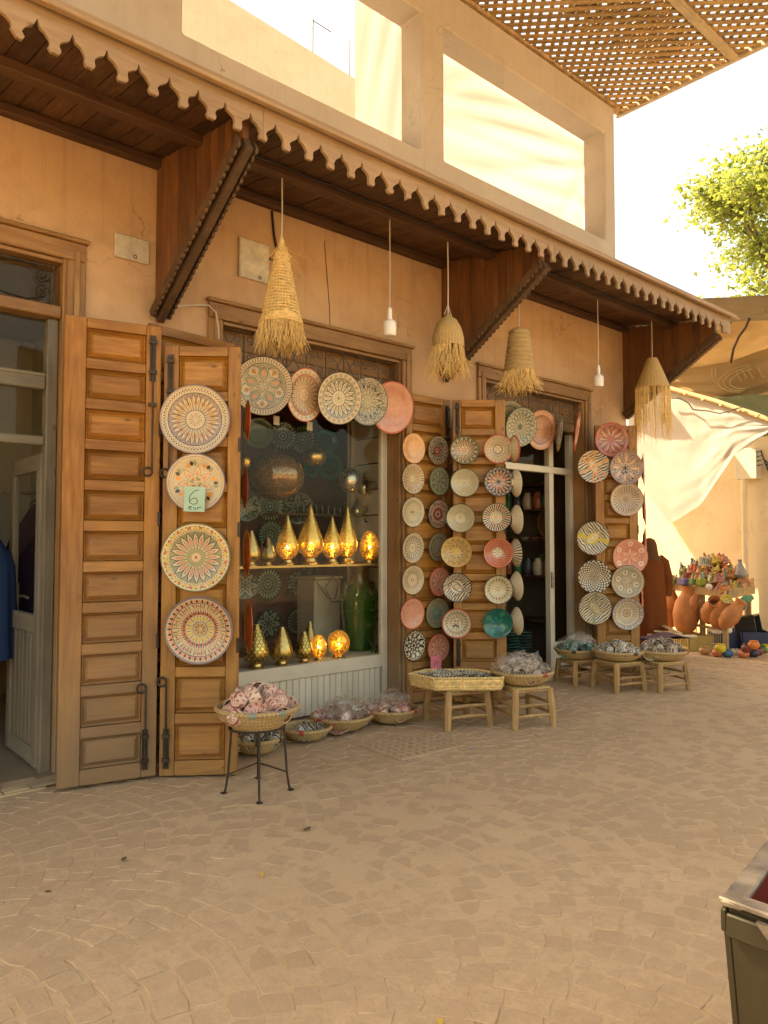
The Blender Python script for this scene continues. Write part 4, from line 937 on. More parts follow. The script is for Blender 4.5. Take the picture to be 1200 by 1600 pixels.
PM['spoke'] = plate_mat('plate_spoke', (0.58, 0.44, 0.30), [('ring', 0.94, 1.2, (0.44, 0.24, 0.16)), ('ray', 28, 0.22, 0.76, 0.34, (0.16, 0.10, 0.06)), ('ring', 0.77, 0.80, OL), ('dot', 20, 0.87, 0.03, MV), ('ring', 0.0, 0.2, MV)])
PM['mesh_green'] = plate_mat('plate_mesh_green', (0.40, 0.36, 0.23), [('ring', 0.94, 1.2, (0.05, 0.07, 0.045)), ('zig', 24, 0.80, 0.1, 0.02, DK), ('swirl', 18, 2.0, 0.14, 0.78, 0.08, DK), ('ring', 0, 0.14, (0.02, 0.06, 0.03))])
PM['terracotta_lace'] = plate_mat('plate_terracotta_lace', (0.55, 0.24, 0.12), [('ring', 0.93, 1.2, (0.48, 0.19, 0.09)), ('vor', 14, 0, 0.7, 0.05, BR), ('ring', 0.70, 0.73, BR), ('dot', 36, 0.82, 0.04, (0.66, 0.38, 0.22))])
PM['green_plain'] = plate_mat('plate_green_plain', (0.25, 0.36, 0.22), [('ring', 0.92, 1.2, (0.06, 0.1, 0.06)), ('ring', 0.6, 0.62, (0.08, 0.13, 0.08))])
PM['green_sun'] = plate_mat('plate_green_sun', (0.05, 0.09, 0.06), [('ring', 0.95, 1.2, (0.03, 0.05, 0.035)), ('petal', 24, 0.55, 0.93, 0.6, (0.46, 0.54, 0.36)), ('petal', 24, 0.32, 0.60, 0.5, (0.36, 0.45, 0.28), 0.5), ('ring', 0.2, 0.27, (0.42, 0.5, 0.34)), ('ring', 0, 0.1, (0.42, 0.5, 0.34))])
PM['green_flower'] = plate_mat('plate_green_flower', (0.05, 0.075, 0.055), [('petal', 6, 0.05, 0.9, 0.55, (0.46, 0.52, 0.38)), ('petal', 6, 0.2, 0.7, 0.3, (0.05, 0.07, 0.05)), ('dot', 12, 0.75, 0.09, (0.28, 0.34, 0.24), 0.5), ('dot', 6, 0.4, 0.06, (0.4, 0.44, 0.32), 0.5)])
PM['teal_plate'] = plate_mat('plate_teal_deep', (0.02, 0.13, 0.12), [('ring', 0.62, 0.97, (0.07, 0.32, 0.28)), ('petal', 9, 0.1, 0.55, 0.4, (0.06, 0.24, 0.22))], 0.15)
PM['orange_back'] = simple('orange_glaze', (0.50, 0.11, 0.035), 0.2, 0, 0.1, 5, coat=0.3)
PM['red_back'] = simple('brick_red_glaze', (0.36, 0.075, 0.04), 0.3, 0, 0.1, 5)
PM['cream_glaze'] = simple('cream_glaze', (0.62, 0.52, 0.36), 0.25, 0, 0.08, 5)
PM['stripe_fan'] = plate_mat('bowl_stripe', IV, [('ray', 26, 0.3, 1.2, 0.36, DK)])

def plate_profile(kind):
    if kind == 'plate': f = [(0, 0.012), (0.2, 0.006), (0.56, 0.012), (0.66, 0.045), (0.72, 0.07), (0.95, 0.115), (0.99, 0.115)]; bk = [(1.0, 0.095), (0.72, 0.03), (0.6, -0.01), (0.55, -0.035), (0.5, -0.01), (0, -0.012)]
    elif kind == 'dish': f = [(0, 0.01), (0.3, 0.015), (0.5, 0.05), (0.75, 0.16), (0.94, 0.255), (0.99, 0.265)]; bk = [(1.0, 0.245), (0.76, 0.11), (0.5, 0.0), (0.44, -0.035), (0.4, -0.01), (0, -0.012)]
    else: f = [(0, 0.02), (0.28, 0.03), (0.36, 0.05), (0.6, 0.17), (0.8, 0.31), (0.95, 0.44), (0.99, 0.455)]; bk = [(1.0, 0.43), (0.82, 0.26), (0.6, 0.11), (0.40, -0.01), (0.40, -0.06), (0.34, -0.06), (0.3, -0.02), (0, -0.02)]
    return f + bk
PLATE_V = {k: MB().lathe(plate_profile(k), 40) for k in ('plate', 'dish', 'bowl')}
_pm = {}
def plate_mesh(kind, pat):
    if (kind, pat) not in _pm: _pm[(kind, pat)] = PLATE_V[kind].mesh(kind, PM[pat], smooth=50)
    return _pm[(kind, pat)]
RIMZ = {'plate': 0.10, 'dish': 0.25, 'bowl': 0.44}
prng = random.Random(11)
def plate(sh, px, py, pr, kind, pat, label, group, tilt=0.04, lift=0.012, yaw=0.0, spin=None, name=None, cat=None):
    """hang a plate on a shutter face (or plane given as (point, normal))"""
    p0, n = (sh[1], sh[2]) if len(sh) == 3 else sh
    q = onP(px, py, p0 + n * 0.02, n); r = rad(q, pr)
    q = onP(px, py, p0 + n * (lift + 0.035 * r + RIMZ[kind] * r * 0.8), n); r = rad(q, pr)
    base = q - n * (RIMZ[kind] * r * 0.8)
    tilt += prng.uniform(-0.035, 0.035); yaw += prng.uniform(-0.045, 0.045)
    nn = (n + Vector((0, 0, -tilt)) + Vector((-n.y, n.x, 0)) * yaw).normalized()
    o = obj(name or ('bowl' if kind == 'bowl' else 'plate'), plate_mesh(kind, pat))
    orient(o, base, nn, prng.uniform(0, 6.28) if spin is None else spin, r)
    tag(o, label, cat or ('bowl' if kind == 'bowl' else 'plate'), group)
    return o
G2 = 'four large plates on the bright shutter'
pl1 = plate(shL2, 304.7, 655, 54.5, 'plate', 'sun_brown', 'large cream plate with brown sunburst, topmost on the bright shutter', G2)
pl2 = plate(shL2, 305.7, 754, 46, 'plate', 'star_floral', 'cream plate with star and flowers behind the price note', G2)
plate(shL2, 305.7, 871, 54, 'plate', 'olive_sun', 'large olive plate with pale petal sunburst below the price note', G2)
plate(shL2, 311, 984, 53.5, 'dish', 'berber_rings', 'large purple rimmed plate with rings of small motifs, lowest of four', G2)
GW = 'plates hung over the display window'
WP = (Vector((3, 5.44, 0)), Vector((0, -1, 0)))
def wplate(px, py, pr, pat, label, Y, yaw, kind='plate', tilt=0.18, grp=GW):
    n = Vector((0, -1, 0)); return plate((Vector((0, Y, 0)), n), px, py, pr, kind, pat, label, grp, tilt, 0.0, yaw)
wplate(413, 603, 46, 'big_flower', 'large round plate with five petal flower, leftmost over the window', 5.36, -0.55)
wplate(477, 616.5, 42, 'red_petal', 'red rimmed petal plate, second over the window', 5.37, 0.15)
wplate(531, 622, 41, 'ivory_petal', 'ivory petal plate, third over the display window', 5.31, -0.1)
wplate(575, 627, 38, 'grid_green', 'dark rimmed plate of small motifs, fourth over the window', 5.37, -0.1)
wplate(613, 636.5, 41, 'salmon', 'large plain salmon plate at the window frame', 5.39, -0.1)
GM = 'plates on the oval column shutter'
for px, py, pr, pat, lab in (
    (646.7, 700.6, 23.5, 'peach', 'plain peach plate at the top of the outer column'),
    (645.7, 748, 24, 'rays', 'cream plate with brown rays, second in the outer column'),
    (645.7, 800, 24, 'plain_dot', 'plain cream plate with small central mark, third in the outer column'),
    (645.5, 856, 24, 'ivory_petal', 'cream petal plate, fourth in the outer column'),
    (645.5, 906, 23.5, 'rings_dots', 'plate of fine beaded rings above the plain salmon plate'),
    (644.6, 958.8, 24.5, 'salmon', 'plain salmon plate, second from the bottom of the outer column'),
    (647.5, 1009, 24, 'bw_rose', 'black plate with white petal shapes, lowest in the outer column'),
    (684.8, 703.8, 22.5, 'mosaic', 'dark mosaic plate at the top of the second column'),
    (686.6, 752, 22.5, 'sage', 'sage green plate with leafy rosette'),
    (685.5, 803.3, 23, 'berry', 'red and black berry patterned plate'),
    (685.4, 855, 22.7, 'olive_band', 'dull olive plate half behind the honey bowl'),
    (687.3, 909, 23.2, 'rose_scribe', 'salmon plate half behind the black eye bowl'),
    (683.7, 958, 23.5, 'verdigris', 'grey green plate half behind the red rimmed petal bowl'),
    (685.4, 1012.6, 23.2, 'rose_scribe', 'salmon plate behind the pink price note')):
    plate(shM1, px, py, pr, 'plate', pat, lab, GM, 0.05)
GB = 'bowls on the second middle shutter'
for px, py, pr, pat, lab in (
    (725.9, 703, 22.5, 'sunflower', 'bowl with sunflower petals, top of the inner bowl column'),
    (725.9, 753.8, 22.5, 'ivory_ring', 'plain pale bowl with green rim'),
    (720, 808.8, 22.7, 'ivory_scale', 'pale bowl of fine scales with dark rim'),
    (713, 862, 24, 'honey', 'honey yellow bowl with net pattern'),
    (714.4, 917, 23, 'eye_black', 'ivory bowl painted with a black eye'),
    (713.9, 973.5, 23.5, 'red_petal_bowl', 'red rimmed petal bowl, lowest of the inner bowl column'),
    (779, 701, 23, 'red_rim_rays', 'red rimmed bowl with fine rays, top right of the bowls'),
    (780, 752, 23.5, 'purple_vine', 'purple bowl with leafy vines'),
    (776, 808, 22.5, 'rays_bold', 'ivory bowl with bold dark rays'),
    (778.4, 863.5, 23, 'coral_flower', 'coral red bowl with central flower'),
    (779, 920.8, 23, 'ivory_petal_bowl', 'ivory petal bowl with black rim'),
    (777.5, 973, 23.5, 'teal', 'deep teal bowl, lowest on the right')):
    plate(shM2, px, py, pr, 'bowl', pat, lab, GB, 0.06)
GE = 'bowls seen side on beside the shop door'
def side_bowl(px, py, pr, pat, lab, kind='bowl', d=(0.80, -0.42)):
    n = Vector((*d, 0)).normalized(); c = onP(px, py, Vector((5.96, 4.80, 0)), _fw); r = rad(c, pr)
    o = obj('bowl', plate_mesh(kind, pat)); orient(o, c - n * 0.12 * r, n + Vector((0, 0, 0.05)), 0.4, r); tag(o, lab, 'bowl', GE)
side_bowl(797, 702, 22, 'red_rim_rays', 'salmon bowl seen side on behind the red rimmed ray bowl')
side_bowl(800, 755, 22, 'cream_glaze', 'white bowl seen side on behind the purple vine bowl')
side_bowl(801, 812, 23, 'cream_glaze', 'white cone shaped bowl seen side on behind the bold rayed bowl')
side_bowl(800, 864, 22, 'stripe_fan', 'black and white striped bowl seen side on behind the coral bowl')
side_bowl(801, 916, 23, 'cream_glaze', 'large cream bowl seen side on behind the ivory petal bowl')
side_bowl(802, 971, 22, 'cream_glaze', 'ivory bowl seen side on behind the teal bowl')
GD = 'plates over the shop door'
wplate(796, 655, 30, 'olive_band', 'plate edge peeping behind the green mesh plate over the door', 5.415, -0.25, grp=GD)
wplate(814.7, 666.7, 31, 'mesh_green', 'green and cream mesh patterned plate over the shop door', 5.33, -0.25, grp=GD)
wplate(846, 671.5, 31, 'terracotta_lace', 'terracotta lace plate over the shop door', 5.37, -0.2, grp=GD)
wplate(874, 676, 29, 'olive_band', 'olive plate turned nearly edge on over the shop door', 5.34, 0.50, grp=GD)
wplate(901, 673, 32, 'orange_back', 'orange plate turned edge on at the door frame', 5.24, 0.60, grp=GD)
GR = 'plates on the end shutter'
for px, py, pr, pat, lab, kind in (
    (955.5, 686.7, 27, 'red_scribe', 'dark red plate at the top of the end shutter', 'dish'),
    (928, 729, 26, 'zebra_orange', 'ivory plate with black stripes and orange bands', 'plate'),
    (978.7, 730.7, 26, 'lilac_star', 'lilac rimmed plate with black central star', 'dish'),
    (979.5, 780, 26, 'spoke', 'beige plate with spokes below the star plate', 'dish'),
    (926.7, 841, 26.5, 'zebra_yellow', 'striped plate with yellow eye', 'plate'),
    (984.8, 870, 28, 'pink_star', 'pink plate with ring of leaf shapes', 'plate'),
    (929, 901, 26.5, 'checker', 'black and white chequered spiral plate', 'plate'),
    (980.8, 909, 26, 'grey_rose', 'grey beige plate with roses below the pink plate', 'plate'),
    (930, 950, 26.5, 'zebra_olive', 'striped plate with olive eye, lowest on the left', 'plate'),
    (980.8, 958.7, 25.5, 'purple_sun', 'purple rimmed plate with rosette, lowest on the right', 'dish')):
    plate(shR1, px, py, pr, kind, pat, lab, GR, 0.05, 0.012 + 0.035 * (pat in ('grey_rose', 'lilac_star', 'zebra_olive')))
GX = 'plates seen edge on at the building end'
for i, (px, py, pr, lab, pat) in enumerate(((1003, 733, 25, 'brown plate seen edge on, topmost at the building end', 'red_back'), (1005, 795, 27, 'brown plate seen edge on, middle of three at the building end', 'red_back'), (1006, 850, 27, 'brick red plate seen edge on before the robed person', 'red_back'), (1001, 935, 26, 'orange red plate seen edge on beside the lowest end plates', 'orange_back'))):
    c_ = onX(px, py, 8.78); o = obj('plate', plate_mesh('plate', pat)); orient(o, c_, Vector((0.455, -0.89, 0.02)), 0, rad(c_, pr)); tag(o, lab, 'plate', GX)
GY = 'orange plates seen edge on at the window corner'
for i, (px, py, pr, lab) in enumerate(((383, 657, 36, 'orange plate seen edge on, highest at the window corner'), (379, 762, 36, 'dark red plate seen edge on beside the brass globe'), (381, 865, 42, 'orange plate seen edge on beside the lower brass lamps'), (383, 978, 48, 'largest orange plate seen edge on, lowest at the window corner'))):
    d_ = Vector((0.93, -0.38, 0)).normalized(); c_ = onP(px, py, Vector((2.80, 4.83, 0)), _fw)
    o = obj('plate', plate_mesh('plate', 'orange_back' if i != 1 else 'red_back')); orient(o, c_, d_, 0, rad(c_, pr) * 0.9); tag(o, lab, 'plate', GY)

# price notes
def note(sh, px, py, w, h, mat, label, rot, writing):
    p0, n = sh[1], sh[2]
    c_ = onP(px, py, p0 + n * 0.085, n)
    U = Vector((-n.y, n.x, 0)) ; U = -U if U.dot(_rt) < 0 else U
    V = Vector((0, 0, 1)); W_ = rad(c_, w) ; H_ = rad(c_, h)
    ca, sa = math.cos(rot), math.sin(rot); U2 = U * ca + V * sa; V2 = V * ca - U * sa
    b = MB(); vs_ = []; fs = []
    for j in range(6):
        for i in range(5):
            u, v = i / 4 - 0.5, j / 5 - 0.5
            vs_.append(c_ + U2 * W_ * u + V2 * H_ * v + n * (0.006 * math.sin(v * 5 + u * 2) + 0.004))
    for j in range(5):
        for i in range(4): fs.append((j * 5 + i, j * 5 + i + 1, j * 5 + i + 6, j * 5 + i + 5))
    b.add(vs_, fs)
    b.add([v - n * 0.0012 for v in vs_], [tuple(reversed(f)) for f in fs])
    o = tag(b.build('price_note', mat, None, smooth=180), label, 'note')
    for stroke in writing:
        MB().tube([c_ + U2 * W_ * u + V2 * H_ * v + n * (0.006 * math.sin(v * 5 + u * 2) + 0.0052) for u, v in stroke], 0.0022, 5).build('ink_stroke', m_cable, o)
six = [[(0.20, 0.36), (0.02, 0.34), (-0.18, 0.18), (-0.26, 0.0), (-0.24, -0.14), (-0.08, -0.21), (0.10, -0.18), (0.16, -0.06), (0.08, 0.04), (-0.10, 0.02), (-0.22, -0.08)],
       [(-0.10, -0.30), (-0.26, -0.30), (-0.26, -0.40), (-0.10, -0.41)], [(-0.26, -0.35), (-0.14, -0.35)], [(-0.02, -0.32), (-0.02, -0.40), (0.07, -0.40), (0.08, -0.32)], [(0.16, -0.41), (0.16, -0.32), (0.20, -0.33), (0.36, -0.31)]]
m_note1 = simple('pale_green_note', (0.42, 0.62, 0.47), 0.8, 0, 0.04); m_note2 = simple('pink_note', (0.78, 0.20, 0.24), 0.8, 0, 0.04)
note(shL2, 304, 780, 32, 39, m_note1, 'pale green price note reading 6 Eur on the star plate', -0.03, six)
note(shM1, 681, 1036, 22, 24, m_note2, 'pink price note stuck on the salmon plate above the tray', 0.12, [[(-0.2, 0.1), (-0.12, -0.16)], [(-0.02, 0.12), (0.08, 0.1), (0.02, -0.02), (0.12, -0.14)], [(0.2, 0.05), (0.3, 0.0)]])

# ------------------------------------------------------------------ display window (shop front)
GYL = 5.66
fr = MB().box((3.02, GYL - 0.03, 0.375), (4.93, GYL + 0.03, 0.50)).build('display_window', m_white, bld, bevel=0.004)
MB().box((4.932, GYL - 0.035, 0.0), (4.995, GYL + 0.035, 3.015)).build('frame_post', m_white, fr, bevel=0.004)
MB().box((4.905, GYL - 0.045, 0.502), (4.93, GYL + 0.0, 3.01)).build('frame_bead', m_white, fr, bevel=0.003)
MB().box((3.02, GYL - 0.02, 0.502), (4.904, GYL - 0.014, 3.015)).build('pane', m_glass, fr)
x = 3.03
while x < 4.91:
    MB().box((x, GYL - 0.012, 0.02), (min(x + 0.066, 4.93), GYL + 0.012, 0.373)).build('panel_strip', m_white, fr, bevel=0.005)
    x += 0.07
MB().box((3.03, 5.725, 0.44), (5.29, 6.45, 0.485)).build('display_floor', m_white, fr)
MB().box((3.03, 5.725, 1.385), (5.29, 6.16, 1.40)).build('glass_shelf', glass('shelf_glass', (0.75, 0.82, 0.74)), fr)
MB().box((3.03, GYL + 0.05, 1.383), (4.92, GYL + 0.062, 1.403)).build('shelf_edge', simple('shelf_brass_edge', (0.45, 0.29, 0.10), 0.35, 0.8), fr)
z = 0.5; i = 0
while z < 2.95:                                    # cream boards lining the right side
    MB().box((5.30, 5.73, z), (5.325, 6.53, z + 0.272)).build('lining_board', m_white, fr, bevel=0.004); z += 0.285
MB().box((5.26, 6.535, 0.0), (5.345, 6.62, 3.0)).build('inner_post', m_white, fr, bevel=0.004)
for zz in (1.0, 1.55, 1.85, 2.15):
    MB().tube([(5.30, 6.3, zz), (5.27, 6.3, zz - 0.01), (5.25, 6.3, zz + 0.03)], 0.006, 6).build('hook', m_iron, fr)

# brass lamps -----------------------------------------------------------------------------
def brass(name, c, hole_scale=None, scale_pat=False, rough=0.28, zmax=9.0):
    t = MT(name); v = t.coord()
    a = t.mix(t.mapr(t.noise(v, 9, 4), 0.3, 0.7), tuple(x * 0.7 for x in c), c)
    t.set(color=a, metal=0.95, rough=t.mapr(t.noise(v, 30, 3), 0.3, 0.7, rough * 0.7, rough * 1.5))
    if scale_pat:
        s = t.n('SeparateXYZ', {0: v}).outputs
        th = t.math('DIVIDE', t.math('ARCTAN2', s[1], s[0]), 2 * math.pi)
        row = t.math('MULTIPLY', s[2], 34.0); rw = t.math('FLOOR', row)
        u = t.math('SUBTRACT', t.math('FRACT', t.math('MULTIPLY_ADD', th, 14.0, t.math('MULTIPLY', t.math('MODULO', rw, 2.0), 0.5))), 0.5)
        w = t.math('FRACT', row)
        dd = t.math('ABSOLUTE', t.math('SUBTRACT', t.math('SQRT', t.math('ADD', t.math('MULTIPLY', u, u), t.math('MULTIPLY', t.math('MULTIPLY', w, w), 0.3))), 0.5))
        ln = t.mapr(dd, 0.03, 0.08, 1, 0)
        t.set(color=t.mix(ln, a, (0.04, 0.022, 0.01)))
    if hole_scale:
        vo = t.n('TexVoronoi', {'Vector': v, 'Scale': hole_scale}).outputs['Distance']
        hole = t.math('MULTIPLY', t.math('LESS_THAN', vo, 0.30), t.math('LESS_THAN', t.n('SeparateXYZ', {0: v}).outputs[2], zmax))
        tr = t.n('BsdfTransparent').outputs[0]
        tl = t.n('BsdfTranslucent', {'Color': (0.85, 0.62, 0.28, 1)}).outputs[0]
        m1 = t.n('MixShader', {0: 0.04, 1: t.b.outputs[0], 2: tl}).outputs[0]
        mx = t.n('MixShader', {0: hole, 1: m1, 2: tr}).outputs[0]
        t.t.links.new(mx, t.out.inputs[0])
    return t.m
m_br_h = brass('pierced_brass', (0.80, 0.44, 0.09), 95.0)
m_br_c = brass('pierced_cone_brass', (0.86, 0.52, 0.13), 120.0, False, 0.24, 0.21)
m_br_s = brass('scaled_brass', (0.84, 0.56, 0.16), None, True)
m_br = brass('plain_brass', (0.78, 0.52, 0.18))
m_br_d = brass('aged_brass', (0.45, 0.30, 0.11))
m_silver = brass('silvered_metal', (0.66, 0.58, 0.42))
t = MT('lit_bulb'); t.set(color=(1, 0.8, 0.5), emit=(1.0, 0.74, 0.38), estr=9.0); m_lit = t.m
GL = 'brass lamps in the display window'
def brass_lamp(px, pb, pt, pw, kind, mat, lit, label, Y, zb):
    base = onY(px, pb, Y); h = rad(base, pb - pt); r = rad(base, pw / 2)
    root = empty('brass_lamp', (base.x, Y, zb)); tag(root, label, 'lamp', GL)
    f = 0.13 * h
    MB().lathe([(0, 0), (r * 0.62, 0), (r * 0.62, f * 0.2), (r * 0.45, f * 0.4), (r * 0.40, f * 0.8), (r * 0.55, f)], 24).build('foot', m_br, root, smooth=40)
    if kind == 'cone': prof = [(0.50, 0), (0.86, 0.10), (1.0, 0.22), (0.92, 0.33), (0.70, 0.48), (0.45, 0.66), (0.22, 0.84), (0.06, 0.97), (0.0, 1.0)]
    elif kind == 'drop': prof = [(0.55, 0), (0.9, 0.08), (1.0, 0.2), (0.93, 0.36), (0.72, 0.58), (0.46, 0.8), (0.26, 0.96), (0.22, 1.0), (0.0, 1.0)]
    elif kind == 'egg': prof = [(0.5, 0), (0.85, 0.14), (1.0, 0.36), (0.95, 0.55), (0.78, 0.76), (0.5, 0.92), (0.2, 0.99), (0, 1.0)]
    else: prof = [(0.45, 0), (0.85, 0.16), (1.0, 0.42), (0.97, 0.66), (0.72, 0.88), (0.4, 0.97), (0.3, 1.0), (0.0, 1.0)]
    sh = MB().lathe([(r * a, f + (h - f) * b) for a, b in prof], 28).build('shade', mat, root, smooth=60)
    if lit:
        zc = f + (h - f) * (0.25 if kind in ('cone', 'drop') else 0.42)
        bulb = MB().lathe([(0, -0.022), (0.013, -0.016), (0.02, 0), (0.015, 0.016), (0, 0.024)], 12).build('bulb', m_lit, root, smooth=60); bulb.location = (0, 0, zc)
        ld = bpy.data.lights.new('lamp_light', 'POINT'); ld.energy = lit * 0.38; ld.color = (1.0, 0.74, 0.42); ld.shadow_soft_size = 0.03
        lo = bpy.data.objects.new('lamp_light', ld); lo.parent = root; lo.location = (0, 0, zc + 0.03); col.objects.link(lo)
    return root
SY = 5.86
for a in ((449, 883, 802, 36, 'cone', m_br_c, 2.0, 'lit brass cone lamp, first of four cones on the shelf'),
          (485, 883, 787, 42, 'cone', m_br_c, 2.5, 'tallest lit brass cone lamp with scalloped belly on the shelf'),
          (519, 883, 806, 33, 'cone', m_br_c, 2.0, 'short lit brass cone lamp, third of the cones on the shelf'),
          (543, 882, 789, 32, 'cone', m_br_c, 2.5, 'slender lit brass cone lamp, last of the cones on the shelf'),
          (577, 880, 829, 31, 'egg', m_br_h, 2.2, 'lit pierced brass egg lamp at the end of the shelf')):
    brass_lamp(*a, SY, 1.401)
for a in ((392, 884, 829, 30, 'drop', m_br, 0, 'unlit dull brass drop lamp at the near end of the shelf'),
          (418, 884, 840, 26, 'drop', m_br_d, 0, 'small dark brass drop lamp beside the first cone lamp')):
    brass_lamp(*a, SY, 1.401)
LY_ = 5.80
for a in ((400, 1042, 974, 42, 'drop', m_br_s, 0, 'large brass drop lamp engraved with fish scales'),
          (440, 1036, 977, 37, 'drop', m_br, 0, 'plain brass drop lamp on the window floor'),
          (475, 1030, 982, 29, 'drop', m_br_s, 0, 'small fish scale brass lamp on the window floor'),
          (498, 1028, 988, 25, 'egg', m_br_h, 1.6, 'lit brass egg lamp on the window floor'),
          (529, 1027, 985, 35, 'globe', m_br_h, 2.4, 'lit brass globe lamp on the window floor')):
    brass_lamp(*a, LY_, 0.487)
brass_lamp(484, 1028, 972, 22, 'drop', m_br_d, 0, 'dark brass lamp behind the small fish scale lamp', 6.0, 0.487)
# hanging lamps inside
def hanging_globe(px, py, rx, ry, Y, mat, label, ztop=3.0, name='hanging_lamp', flat=1.0):
    c_ = onY(px, py, Y); a, b = rad(c_, rx), rad(c_, ry)
    root = empty(name, (c_.x, Y, c_.z)); tag(root, label, 'lamp', 'hanging lamps in the window')
    prof = [(0.25 * a, -b), (0.7 * a, -0.8 * b), (0.95 * a, -0.35 * b), (a, 0.1 * b), (0.88 * a, 0.55 * b), (0.6 * a, 0.88 * b), (0.25 * a, 1.0 * b), (0.1 * a, 1.08 * b), (0.06 * a, 1.2 * b)]
    MB().lathe(prof, 32).build('globe', mat, root, smooth=60)
    MB().tube([(0, 0, 1.15 * b), (0.01, 0, (ztop - c_.z) * 0.5), (0, 0, ztop - c_.z)], 0.005, 6).build('cord', m_cable, root)
m_amber = MT('amber_mosaic_glass')
_v = m_amber.coord(); _vo = m_amber.n('TexVoronoi', {'Vector': _v, 'Scale': 42.0}).outputs
m_amber = m_amber.set(color=m_amber.mix(m_amber.mapr(_vo[0], 0.1, 0.5), (0.50, 0.27, 0.08), (0.20, 0.095, 0.03)), rough=0.14, metal=0.5, coat=0.6)
hanging_globe(430, 745, 46, 36, 5.98, m_amber, 'big amber mosaic globe lamp hanging in the window')
hanging_globe(491, 714, 19, 15, 6.2, m_br, 'small flat brass lamp hanging beside the amber globe')
hanging_globe(547, 751, 18, 19, 6.0, m_silver, 'round silver lamp hanging near the boarded side')
hanging_globe(383, 722, 9, 11, 5.9, m_br_h, 'tiny pierced brass ball lamp at the window corner')
# silver tea things hooked on the boarded side
def teapot(loc, s, label, mat=None):
    root = empty('teapot', loc, (0, 0, 2.2)); tag(root, label, 'teapot')
    mat = mat or m_silver
    MB().lathe([(0, 0), (0.05 * s, 0), (0.06 * s, 0.01 * s), (0.09 * s, 0.06 * s), (0.085 * s, 0.11 * s), (0.05 * s, 0.16 * s), (0.035 * s, 0.18 * s), (0.04 * s, 0.19 * s), (0.015 * s, 0.23 * s), (0.012 * s, 0.26 * s), (0, 0.27 * s)], 20).build('body', mat, root, smooth=50)
    MB().tube([(0.08 * s, 0, 0.07 * s), (0.13 * s, 0, 0.10 * s), (0.15 * s, 0, 0.17 * s), (0.19 * s, 0, 0.20 * s)], [0.018 * s, 0.014 * s, 0.009 * s, 0.008 * s], 8).build('spout', mat, root, smooth=50)
    MB().tube([(-0.07 * s, 0, 0.14 * s), (-0.13 * s, 0, 0.15 * s), (-0.15 * s, 0, 0.10 * s), (-0.12 * s, 0, 0.05 * s), (-0.08 * s, 0, 0.05 * s)], 0.008 * s, 6).build('handle', mat, root, smooth=50)
MB_ = onX(572, 745, 4.86)
teapot((5.18, 6.22, 2.14), 0.9, 'silver teapot hooked on the boarded side of the window')
teapot((5.20, 6.36, 1.9), 0.8, 'lower silver teapot hooked on the boarded side')
# big green jar, storage box, plates on the back wall
jar = empty('green_jar', (5.02, 6.10, 0.487)); tag(jar, 'tall green glazed jar standing in the display window', 'jar')
t = MT('green_glaze'); v = t.coord()
gcol = t.mix(t.mapr(t.noise(t.map(v, (3, 3, 0.6)), 3, 4), 0.35, 0.65), (0.015, 0.075, 0.012), (0.055, 0.12, 0.018))
zz = t.n('SeparateXYZ', {0: v}).outputs[2]
t.set(color=t.mix(t.mapr(t.math('ADD', zz, t.math('MULTIPLY', t.noise(v, 8, 3), 0.2)), 0.72, 0.86), gcol, (0.14, 0.075, 0.02)), rough=0.14, coat=0.5); m_gjar = t.m
MB().lathe([(0, 0), (0.14, 0), (0.155, 0.05), (0.175, 0.25), (0.195, 0.40), (0.205, 0.415), (0.19, 0.43), (0.20, 0.52), (0.215, 0.54), (0.19, 0.58), (0.12, 0.66), (0.095, 0.74), (0.10, 0.84), (0.135, 0.91), (0.125, 0.92), (0.08, 0.84), (0.07, 0.7), (0, 0.68)], 40).build('body', m_gjar, jar, smooth=45)
for s_ in (-1, 1):
    MB().tube([(s_ * 0.10, 0, 0.70), (s_ * 0.19, 0, 0.70), (s_ * 0.20, 0, 0.60), (s_ * 0.18, 0, 0.56)], 0.02, 8).build('handle', m_gjar, jar, smooth=60)
bx_ = onY(515, 985, 6.45)
cab = MB().box((bx_.x - 0.16, 6.50, 0.49), (bx_.x + 0.2, 6.85, 1.22)).build('cabinet', simple('grey_cabinet', (0.46, 0.41, 0.32), 0.5), None, bevel=0.02)
tag(cab, 'pale grey cabinet standing behind the lit lamps', 'cabinet')
MB().box((bx_.x - 0.17, 6.48, 1.221), (bx_.x + 0.21, 6.87, 1.245)).build('top', m_white, cab, bevel=0.008)
c = MB(); c.tube([(bx_.x - 0.15, 6.48, 1.19), (bx_.x - 0.02, 6.46, 1.02), (bx_.x + 0.08, 6.46, 1.0), (bx_.x + 0.13, 6.46, 1.16), (bx_.x + 0.05, 6.46, 1.25), (bx_.x - 0.05, 6.46, 1.13), (bx_.x + 0.03, 6.46, 0.97), (bx_.x + 0.18, 6.46, 0.98)], 0.005, 5)
tag(c.build('cable', m_cable, smooth=60), 'tangled black lamp cable over the grey cabinet', 'cable')
GI = 'green plates on the inner back wall'
